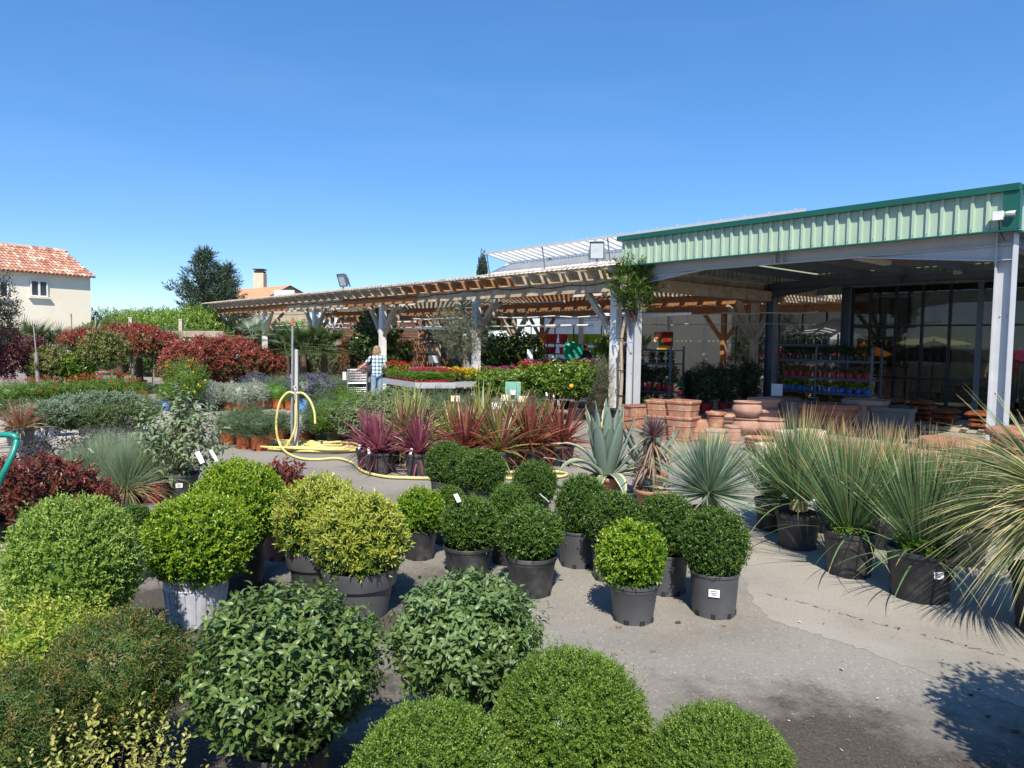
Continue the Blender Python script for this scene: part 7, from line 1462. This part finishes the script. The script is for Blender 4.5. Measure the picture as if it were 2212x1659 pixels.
# poster with red flowers
pc = hitb(1433, 737, 9.5); t = thing('poster', 'hanging poster with red flowers, orange round badge and yellow strip', 'poster', pc); ax = np.array([-U, W, Z3]); wv, hv = .92, .72
g = G(); g.box(pc, (wv, .02, hv), ax); part('sheet', g, [mat('poster_print', [(.05, .1, .03), (.08, .14, .04), (.2, .05, .03)], .5, 5)], t)
g = G(); g.box(pc-U*.0+(-U)*.06-W*.013-Z3*(hv/2-.09), (wv*.86, .008, .18), ax); part('yellow_strip', g, [mat('poster_yellow', [(.75, .4, .02), (.8, .5, .04)], .5, 6)], t)
g = G(); g.box(pc+(-U)*(-wv/2+.13)-W*.014-Z3*.1, (.24, .008, hv*.78), ax); part('cream_strip', g, [M_ivory], t)
g = G()
for q in range(14):
    x, z = .05+.36*rg.uniform(0, 1), -.1+.42*rg.uniform(0, 1); c = pc+(-U)*x-W*.014+Z3*z
    for k in range(5): an = k*1.2566+q; g.quad(c, c+(-U)*cos(an)*.09+Z3*sin(an)*.09, c+(-U)*cos(an+.6)*.12+Z3*sin(an+.6)*.12-W*.004, c+(-U)*cos(an+1.2)*.09+Z3*sin(an+1.2)*.09)
part('red_flowers', g, [F_red], t)
bc = pc+(-U)*(-.26)-W*.02+Z3*.2; g = G(); g.tube([bc, bc-W*.01], .17, 28); bd = part('badge', g, [mat('poster_orange', [(.75, .13, .02), (.8, .18, .04)], .5, 6)], t)
def text(s, size, c, right, upv, m, parent, root, nm='lettering'):
    cu = bpy.data.curves.new(nm, 'FONT'); cu.body = s; cu.size = size; cu.align_x = 'CENTER'; cu.align_y = 'CENTER'; cu.extrude = .001
    tmp = bpy.data.objects.new(nm, cu); cu.materials.append(m); me = bpy.data.meshes.new_from_object(tmp); bpy.data.objects.remove(tmp); o = bpy.data.objects.new(nm, me); COL.objects.link(o); n = np.cross(right, upv); o.parent = parent
    Mx = Matrix(((right[0], upv[0], n[0], c[0]-root.location[0]), (right[1], upv[1], n[1], c[1]-root.location[1]), (right[2], upv[2], n[2], c[2]-root.location[2]), (0, 0, 0, 1))); o.matrix_local = Mx; return o
text('10', .17, bc-W*.016+Z3*.04, -U, Z3, M_label, bd, t); text('ANS', .085, bc-W*.016-Z3*.075, -U, Z3, M_label, bd, t)
g = G()
for s in (-.35, .35): g.tube([pc+U*s+Z3*hv/2, L(0, 0)*0+pc+U*s+Z3*(3.0-pc[2])], .004, 4)
part('hanging_cord', g, [M_rubber], t)
# ================================================================ racks under the shed
def rack(a, b, la, lb, zs, lab, top=2.0, m=None):
    t = thing('plant_rack', lab, 'plant rack', L(a, b)); m = m or M_rackdk
    for z in zs: g = G(); g.box(L(a, b, z), (la, lb, .03), AX); g.box(L(a, b-lb/2+.01, z), (la-.002, .02, .06), AX); part('shelf', g, [m], t)
    for sa in (-1, 1):
        for sb in (-1, 1): g = G(); g.box(L(a+sa*(la/2+.022), b+sb*(lb/2-.03), top/2+.06), (.04, .05, top), AX); part('upright', g, [m], t)
    for sa in (-1, 1):
        for sb in (-1, 1): g = G(); c = L(a+sa*(la/2-.1), b+sb*(lb/2-.1), .05); g.tube([c-W*.02, c+W*.02], .048, 12); part('castor', g, [M_rubber], t)
    return t
def fill(a, b, la, z, n, potm, fol, lab, grp, r=.1, h=.16, s=1.0, off=0, lift=.016):
    root = None
    for i in range(n):
        p = L(a-la/2+la*(i+.5)/n, b+off, z+lift)
        if root is None:
            root = thing('rack_plant', lab, 'potted plant', p, 0, group=grp); obj('pot', pot_mesh('straight', r, h, potm if not isinstance(potm, list) else potm[0]), root); me, fl = fol if isinstance(fol, tuple) else (fol, None); f = obj('foliage', me, root, loc=(0, 0, h*.9), sc=s)
            if fl: obj('flowers', fl, f)
        else: dup(root, 'rack_plant', p, i*1.7, sc=1-.06*(i % 3))
r1a, r1b = 1.05, 2.5
rack(r1a, r1b, 2.0, .62, (.15, .55, 1.3, 1.66), 'dark plant rack just right of the steel column', 1.72)
fill(r1a+.5, r1b-.05, 1.0, .55, 3, M_pinkpot, rackp(), 'leafy plant in magenta pot on the rack by the column', 'magenta pots on the first rack', .12, .2, 1.7); fill(r1a-.5, r1b-.05, 1.0, .55, 3, M_redpot, rackp(), 'leafy plant in red pot on the rack by the column', 'red pots on the first rack', .12, .2, 1.6)
fill(r1a-.5, r1b, .9, 1.3, 3, M_black, rackp(), 'trailing plant in black pot on upper shelf of the first rack', 'plants on upper shelf of first rack', .12, .1, .8); fill(r1a, r1b, 1.8, .15, 5, M_limepot, rackp(), 'plant on the bottom shelf of the first rack', 'plants on bottom shelf of first rack', .12, .18, 1.3)
for j, (a, b, la, lab) in enumerate([(-2.05, 5.4, 1.35, 'dark plant rack right of the inner dark column'), (-3.25, 5.2, 1.35, 'lower plant rack in front of the glass wall')]):
    rack(a, b, la, .6, (.25, .62, 1.0, 1.45, 1.85)[:5 if j == 0 else 4], lab, 2.1 if j == 0 else 1.75, M_rackdk)
    nm = ['first', 'second'][j]
    for q, z in enumerate((.25, .62, 1.0, 1.45, 1.85)[:5 if j == 0 else 4]): fill(a, b-.08, la*.95, z, 6, [M_black, M_bluepot, M_redpot, M_black, M_black][q], geran([F_red, F_yel, F_pink, F_red, F_white][q], ['red', 'yel', 'pink', 'red', 'white'][q]) if q != 3 else rackp(), 'small plant on %s shelf of the %s rack by the glass' % (['bottom', 'second', 'third', 'fourth', 'top'][q], nm), '%s shelf plants of the %s rack by the glass' % (['bottom', 'second', 'third', 'fourth', 'top'][q], nm), .09, .14, .95)
rack(-8.3, 3.3, .62, 1.3, (.3, .7, 1.1, 1.5, 1.9), 'plant rack with pink flowers at the far right edge', 2.1, M_rackdk)
for q, z in enumerate((.3, .7, 1.1, 1.5)): fill(-8.3, 2.95, .6, z, 3, M_black, geran(F_pink, 'pink'), 'pink flowering plant on %s shelf of the far right rack' % ['bottom', 'second', 'third', 'fourth'][q], '%s shelf plants of far right rack' % ['bottom', 'second', 'third', 'fourth'][q], .1, .14, 1.1)
# mandevillas in red pots
for i, (vx, vy, s, lab) in enumerate([(1525, 893, 1.0, 'dark climber bush in red pot, left of the three'), (1565, 893, 1.02, 'dark climber bush in red pot, middle of the three'), (1612, 888, 1.05, 'dark climber bush with pink flowers beside grey timber post'), (1490, 880, .8, 'dark bush with red flowers behind the terracotta boxes')]): plant('climber_bush', lab, 'shrub', gp(vx, vy), ('straight', .18, .28, M_redpot), mand(), (s, s, s*.95), i, 'dark bushes in red pots under the shed')
p = W_(1770, 880, 22.5); far_tree('dark_conifer', 'dark feathery conifer behind the inner shed column', 'tree', L(.4, 8.6), 'feathery', 71, (.8, .8, 1.3), 1.7, 420, .4, 12, .09, .02, L_darkleaf, .05, shell=.3, upb=.2, rnd=.6, lod=0, lump=.3, t0=60, t1=40, stems=60)
far_tree('dark_conifer', 'second feathery conifer beside the brown timber post', 'tree', L(1.9, 9.2), 'feathery', 71, (.8, .8, 1.3), 1.7, 420, .4, 12, .09, .02, L_darkleaf, .05, rz=2)
# soil bags
def bagmesh(): 
    g = G(); n, m = 14, 8; V = []
    for i in range(n+1):
        for j in range(m+1):
            u, v = i/n*2-1, j/m*2-1; e = (1-u**6)*(1-v**6); V.append([u*.34, v*.22, .075*e**.6+.012*sin(u*9+v*4)*e])
    k = len(V); V += [[x, y, -z*.55] for x, y, z in V]; F = []
    for i in range(n):
        for j in range(m):
            a = i*(m+1)+j; F += [[a, a+m+1, a+m+2, a+1], [k+a, k+a+1, k+a+m+2, k+a+m+1]]
    g.add(V, F); return g
def bagset(m, key): return bagmesh().mesh('bag_'+key, [m], smooth=True)
M_bagg = mat('green_bag', [(.03, .42, .04), (.05, .5, .06), (.6, .62, .5)], .35, 7, pos=[.35, .55, .72]); M_bagr = mat('red_bag', [(.3, .02, .015), (.42, .04, .03), (.6, .5, .4)], .35, 9, pos=[.35, .6, .75]); M_bago = mat('orange_bag', [(.28, .08, .02), (.16, .045, .02), (.06, .03, .02), (.6, .5, .35)], .35, 9, pos=[.3, .5, .62, .78])
bm = {'green': bagset(M_bagg, 'green'), 'red': bagset(M_bagr, 'red'), 'orange': bagset(M_bago, 'orange')}
def stack(a, b, n, cols, lab, grp, rows=(0,)):
    for k in range(n):
        for r in rows:
            c = cols[k*len(cols)//n]; t = thing('soil_bag', 'plump %s soil bag %s' % (c, lab), 'bag', L(a+r+rg.normal(0, .03), b+rg.normal(0, .03), .18+k*.115), _A+rg.normal(0, .08), group='%s %s' % (c, grp)); obj('bag', bm[c], t)
    t = thing('pallet', 'wooden pallet under the soil bags '+lab, 'pallet', L(a+np.mean(rows), b)); g = G()
    for q in (-.3, 0, .3): g.box(L(a+np.mean(rows), b+q*.8, .06), (1.0+max(rows)-min(rows)-.2, .1, .08), AX)
    for q in np.linspace(-.5, .5, 6): g.box(L(a+np.mean(rows)+q*(1.0+max(rows)-min(rows)-.1), b, .112), (.12, .7, .022), AX)
    part('boards', g, [M_woodgrey], t)
stack(1.0, 7.6, 9, ['green', 'red', 'green', 'red', 'green'], 'in the stack behind the grey timber post', 'bags in the stack behind the timber post')
stack(-.9, 7.2, 9, ['red', 'green', 'red'], 'in the stack beside the inner dark column', 'bags in the stack beside the dark column')
stack(2.6, 6.6, 4, ['red', 'green'], 'in the low stack behind the climber bushes', 'bags in low stack behind the bushes')
stack(-5.05, 5.2, 4, ['orange'], 'in the slumped pile before the glass wall, left', 'bags of the slumped pile', rows=(0, .7)); stack(-6.4, 4.6, 3, ['orange'], 'in the slumped pile before the glass wall, right', 'bags of the slumped pile right side', rows=(0, .7))
# parasols behind the glass
def parasol(a, b, z, r, m, lab, tilt=0):
    t = thing('parasol', lab, 'parasol', L(a, b), group='parasols behind the glass wall'); g = G(); n = 8; V = [[0, 0, z+r*.42]]
    for ring, (f, dz) in enumerate(((.5, .24), (1, 0))):
        for j in range(n*3): an = j*2*pi/(n*3); sc = 1 if j % 3 == 0 else .955; V.append([cos(an)*r*f*sc, sin(an)*r*f*sc, z+r*dz-(0 if j % 3 == 0 else .03)])
    k = n*3; g.add(V, [[0, 1+j, 1+(j+1) % k] for j in range(k)]); g2 = G(); g2.add(V, [[1+j, 1+k+j, 1+k+(j+1) % k, 1+(j+1) % k] for j in range(k)]); g2.add(V, [[0, 1+j, 1+(j+1) % k] for j in range(k)]); obj('canopy', g2.mesh('canopy', [m], smooth=False), t)
    g = G(); g.tube([(0, 0, 0), (0, 0, z+r*.46)], .025, 8); obj('pole', g.mesh('pole', [M_alu], smooth=True), t); g = G(); g.lathe([(0, 0), (.3, 0), (.3, .05), (.06, .09), (.05, .3), (0, .3)], 18); obj('base', g.mesh('base', [M_rubber]), t)
    g = G()
    for j in range(n): an = j*2*pi/n; g.tube([(0, 0, z+r*.3), (cos(an)*r*.6, sin(an)*r*.6, z+r*.16)], .008, 4)
    obj('ribs', g.mesh('ribs', [M_alu]), t)
cl2 = lambda n, c: translucent(n, c, .4)
for (a, b, z, r, c, lab) in [(-.9, 11.5, 1.55, 1.0, (.75, .18, .03), 'orange parasol seen through the glass wall'), (-3.5, 10.2, 1.45, 1.45, (.16, .17, .09), 'large olive green parasol seen through the glass'), (-2.6, 13.5, 1.95, 1.5, (.55, .62, .2), 'lime yellow parasol behind the olive one'), (-6.0, 12.8, 1.75, 1.3, (.05, .25, .5), 'blue parasol near right end of glass wall'), (-5.4, 11.2, 1.45, .9, (.7, .04, .2), 'pink parasol below the blue one'), (.9, 13.2, 2.1, 1.8, (.3, .33, .36), 'large grey parasol at left behind the glass'), (1.8, 11.0, 1.4, .85, (.7, .04, .22), 'pink parasol left of the inner dark column'), (-6.9, 14.0, 1.6, 1.2, (.65, .05, .22), 'pink parasol at the far right behind the glass')]: parasol(a, b, z, r, cl2('canopy_cloth', c), lab)
# ================================================================ terracotta display
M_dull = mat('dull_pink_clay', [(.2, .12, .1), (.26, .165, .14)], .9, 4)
def tstack(vx, vy, style, r, h, m, lab, n=1, nest=.62, flip=False, prof=None, z=0, grp='terracotta pots before the shed', rz=None):
    p = gp(vx, vy); t = None
    for k in range(n):
        lb = lab if n == 1 else lab+', '+('bottom' if k == 0 else 'top' if k == n-1 else ['second', 'third', 'fourth', 'fifth'][k-1])+' of its stack'
        t = thing('clay_pot', lb, 'pot', p+Z3*(z+k*h*nest), _A+(.3 if rz is None else rz), group=grp)
        me = tmesh(style, r, h, m); obj('pot', me, t, rot=(pi, 0, 0) if flip else None, loc=(0, 0, h) if flip else None)
    return t
_TC = {}
def tmesh(style, r, h, m):
    k = (style, r, h, m.name)
    if k in _TC: return _TC[k]
    g = G(); sm = True
    if style == 'box':
        P = [(0, .01), (r*.8, 0), (r*.83, .03), (r*.8, .05), (r*.93, h*.6), (r*.96, h*.61), (r*.96, h*.64), (r*.94, h*.65), (r*.98, h*.87), (r*1.05, h*.9), (r*1.07, h*.97), (r*1.04, h), (r*.9, h), (r*.86, h*.86), (r*.7, h*.2), (0, h*.15)]; g.lathe(P, 8, ang=[36, 54, 126, 144, 216, 234, 306, 324]); sm = False
    elif style == 'sqbox': g.lathe([(0, .01), (r*.92, 0), (r*.97, h*.86), (r*1.04, h*.87), (r*1.05, h), (r*.9, h), (r*.86, h*.3), (0, h*.25)], 32, sq=14); sm = False
    elif style == 'olla': g.lathe([(0, .01), (r*.5, 0), (r*.78, h*.18), (r*.98, h*.42), (r*1.0, h*.55), (r*.9, h*.78), (r*.82, h*.86), (r*.86, h*.93), (r*.92, h*.97), (r*.9, h), (r*.78, h), (r*.74, h*.8), (r*.5, h*.2), (0, h*.15)], 28)
    elif style == 'bowl': return pot_mesh('bowl', r, h, m)
    elif style == 'urn': g.lathe([(0, .01), (r*.75, 0), (r*.78, .03), (r*.72, .05), (r*.76, h*.3), (r*.78, h*.32), (r*.76, h*.34), (r*.86, h*.72), (r*.9, h*.74), (r*.86, h*.77), (r*.88, h*.86), (r*1.05, h*.88), (r*1.06, h*.97), (r*1.0, h), (r*.86, h), (r*.8, h*.8), (r*.6, h*.2), (0, h*.15)], 28); 
    elif style == 'cyl': g.lathe([(0, .01), (r*.9, 0), (r*.96, h*.5), (r*1.0, h*.99), (r*.98, h), (r*.9, h), (r*.88, h*.9), (r*.82, h*.2), (0, h*.15)], 28)
    elif style == 'rim': g.lathe([(0, .01), (r*.62, 0), (r*.66, .02), (r*.86, h*.55), (r*.89, h*.57), (r*.86, h*.6), (r*.92, h*.82), (r*1.06, h*.84), (r*1.08, h*.93), (r*1.02, h), (r*.88, h), (r*.82, h*.8), (r*.55, h*.2), (0, h*.15)], 32)
    elif style == 'trough': g.box((0, 0, h*.45), (r*2, r*.8, h*.9)); g.box((0, 0, h*.95), (r*2.12, r*.92, h*.12)); g.box((0, 0, h*1.0+.004), (r*1.85, r*.66, .008), None, 1); sm = False
    me = g.mesh('pot_'+style, [m, M_terra_dark], smooth=sm)
    if sm and style != 'trough': me.set_sharp_from_angle(angle=radians(32))
    _TC[k] = me; return me
tstack(1424, 946, 'box', .24, .46, M_terra, 'tall clay planter with chamfered corners, left of the two stacks', 2, .62); tstack(1473, 951, 'box', .265, .47, M_terra, 'tall clay planter with chamfered corners, right and larger stack', 2, .64, rz=.15)
tstack(1382, 922, 'trough', .38, .24, M_terra, 'long clay trough beside the steel column', 2, 1.04, rz=-.2); tstack(1350, 925, 'trough', .35, .22, M_terra, 'long clay trough partly behind the agave', 1, rz=.1)
tstack(1510, 951, 'rim', .22, .4, M_terra, 'ornate clay pot standing upside down by the planters', flip=True); tstack(1545, 935, 'urn', .2, .44, M_terra, 'banded clay pot with wide rim beside upside down one'); tstack(1548, 962, 'sqbox', .17, .3, M_terra_pale, 'pale square clay pot in front of the banded one'); tstack(1581, 958, 'urn', .2, .34, M_pink, 'pinkish ringed pot upside down on the paving', flip=True)
tstack(1612, 940, 'olla', .3, .36, M_pink, 'round pink clay jar stacked beside the bowls', 2, .93); tstack(1660, 942, 'olla', .33, .36, M_pink, 'round pink clay jar right of the first jars', 1); tstack(1652, 922, 'rim', .38, .42, M_pink, 'wide pink clay pot behind the round jars', 2, .55)
for i, (vx, vy, r, lab) in enumerate([(1575, 915, .42, 'wide shallow clay bowl, left one of the bowls'), (1570, 925, .36, 'shallow clay bowl in front of the wide one'), (1600, 912, .4, 'shallow clay bowl behind the stacked jars')]): tstack(vx, vy, 'bowl', r, .2, M_pink, lab, 2, .45)
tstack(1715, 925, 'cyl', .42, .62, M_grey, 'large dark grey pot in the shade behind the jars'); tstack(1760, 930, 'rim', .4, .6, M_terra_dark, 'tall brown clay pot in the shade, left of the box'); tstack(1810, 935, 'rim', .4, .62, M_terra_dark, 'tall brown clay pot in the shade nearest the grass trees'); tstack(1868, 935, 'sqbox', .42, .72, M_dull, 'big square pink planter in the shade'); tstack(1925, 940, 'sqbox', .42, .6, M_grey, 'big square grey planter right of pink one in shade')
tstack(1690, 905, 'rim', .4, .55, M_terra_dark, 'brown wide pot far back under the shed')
tstack(1705, 982, 'cyl', .24, .4, M_cream, 'cream cylinder pot in sun, left of the pair'); tstack(1748, 982, 'cyl', .25, .42, M_cream, 'cream cylinder pot in sun, right of the pair'); tstack(1797, 988, 'cyl', .24, .32, M_terra_pale, 'pale pink cylinder pot behind the grass trees')
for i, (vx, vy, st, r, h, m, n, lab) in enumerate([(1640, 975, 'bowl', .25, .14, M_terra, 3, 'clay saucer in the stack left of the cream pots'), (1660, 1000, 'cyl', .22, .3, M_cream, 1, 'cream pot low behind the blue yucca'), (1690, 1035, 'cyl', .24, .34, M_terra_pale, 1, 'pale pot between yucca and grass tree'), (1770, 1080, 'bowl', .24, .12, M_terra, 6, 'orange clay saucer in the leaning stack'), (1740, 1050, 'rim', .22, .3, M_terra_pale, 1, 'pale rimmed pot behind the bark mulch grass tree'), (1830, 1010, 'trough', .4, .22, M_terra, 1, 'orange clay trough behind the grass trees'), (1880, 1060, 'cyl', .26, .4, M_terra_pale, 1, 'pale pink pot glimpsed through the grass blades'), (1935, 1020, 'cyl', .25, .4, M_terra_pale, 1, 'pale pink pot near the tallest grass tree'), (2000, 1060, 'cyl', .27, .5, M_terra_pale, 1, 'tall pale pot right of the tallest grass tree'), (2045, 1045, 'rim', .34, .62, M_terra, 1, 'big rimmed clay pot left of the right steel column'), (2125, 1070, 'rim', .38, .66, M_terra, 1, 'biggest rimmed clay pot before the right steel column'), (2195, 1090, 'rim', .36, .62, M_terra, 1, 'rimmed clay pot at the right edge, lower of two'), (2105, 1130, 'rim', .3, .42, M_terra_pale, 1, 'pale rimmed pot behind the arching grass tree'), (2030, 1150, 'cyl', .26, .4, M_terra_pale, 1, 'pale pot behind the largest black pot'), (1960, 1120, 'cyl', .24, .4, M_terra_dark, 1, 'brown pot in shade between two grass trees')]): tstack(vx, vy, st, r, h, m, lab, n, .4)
p = gp(2195, 1090); tstack(2195, 1090, 'rim', .33, .5, M_terra, 'rimmed clay pot at the right edge, upper of two', z=.4)
t = thing('price_card', 'blue white price card leaning in the shade behind pots', 'sign', L(-2.0, 4.0)); g = G(); g.box(L(-2.0, 4.0, .6), (.3, .02, .5), AX); part('card', g, [M_label], t); g = G(); g.box(L(-2.0, 4.03, .18), (.03, .02, .36), AX); part('stake', g, [M_rubber], t)
g = G()
for i, q in enumerate((-.07, .06)): g.box(L(-2.0+q, 3.985, .5), (.03, .006, .1), AX)
part('print', g, [M_ink], t)
# tree standing just outside the picture: its shadow falls on the asphalt at bottom right
p = np.array([2.66, 2.22, 0]); t = thing('standard_tree', 'leafy standard tree just outside the right edge', 'tree', p); obj('crown', bush('shade_crown', 81, (.6, .58, .6), 0, 1500, .2, 8, .06, .03, B_dark, shell=.5, upb=.4, rnd=.5, lod=0, lump=.2, zmin=-1, core=.55), t, loc=(0, 0, 1.2)); g = G(); g.tube([(0, 0, .2), (0, 0, 1.1)], .03, 7); obj('trunk', g.mesh('trunk', [M_twig]), t); obj('pot', pot_mesh('nursery', .2, .3, M_black), t)
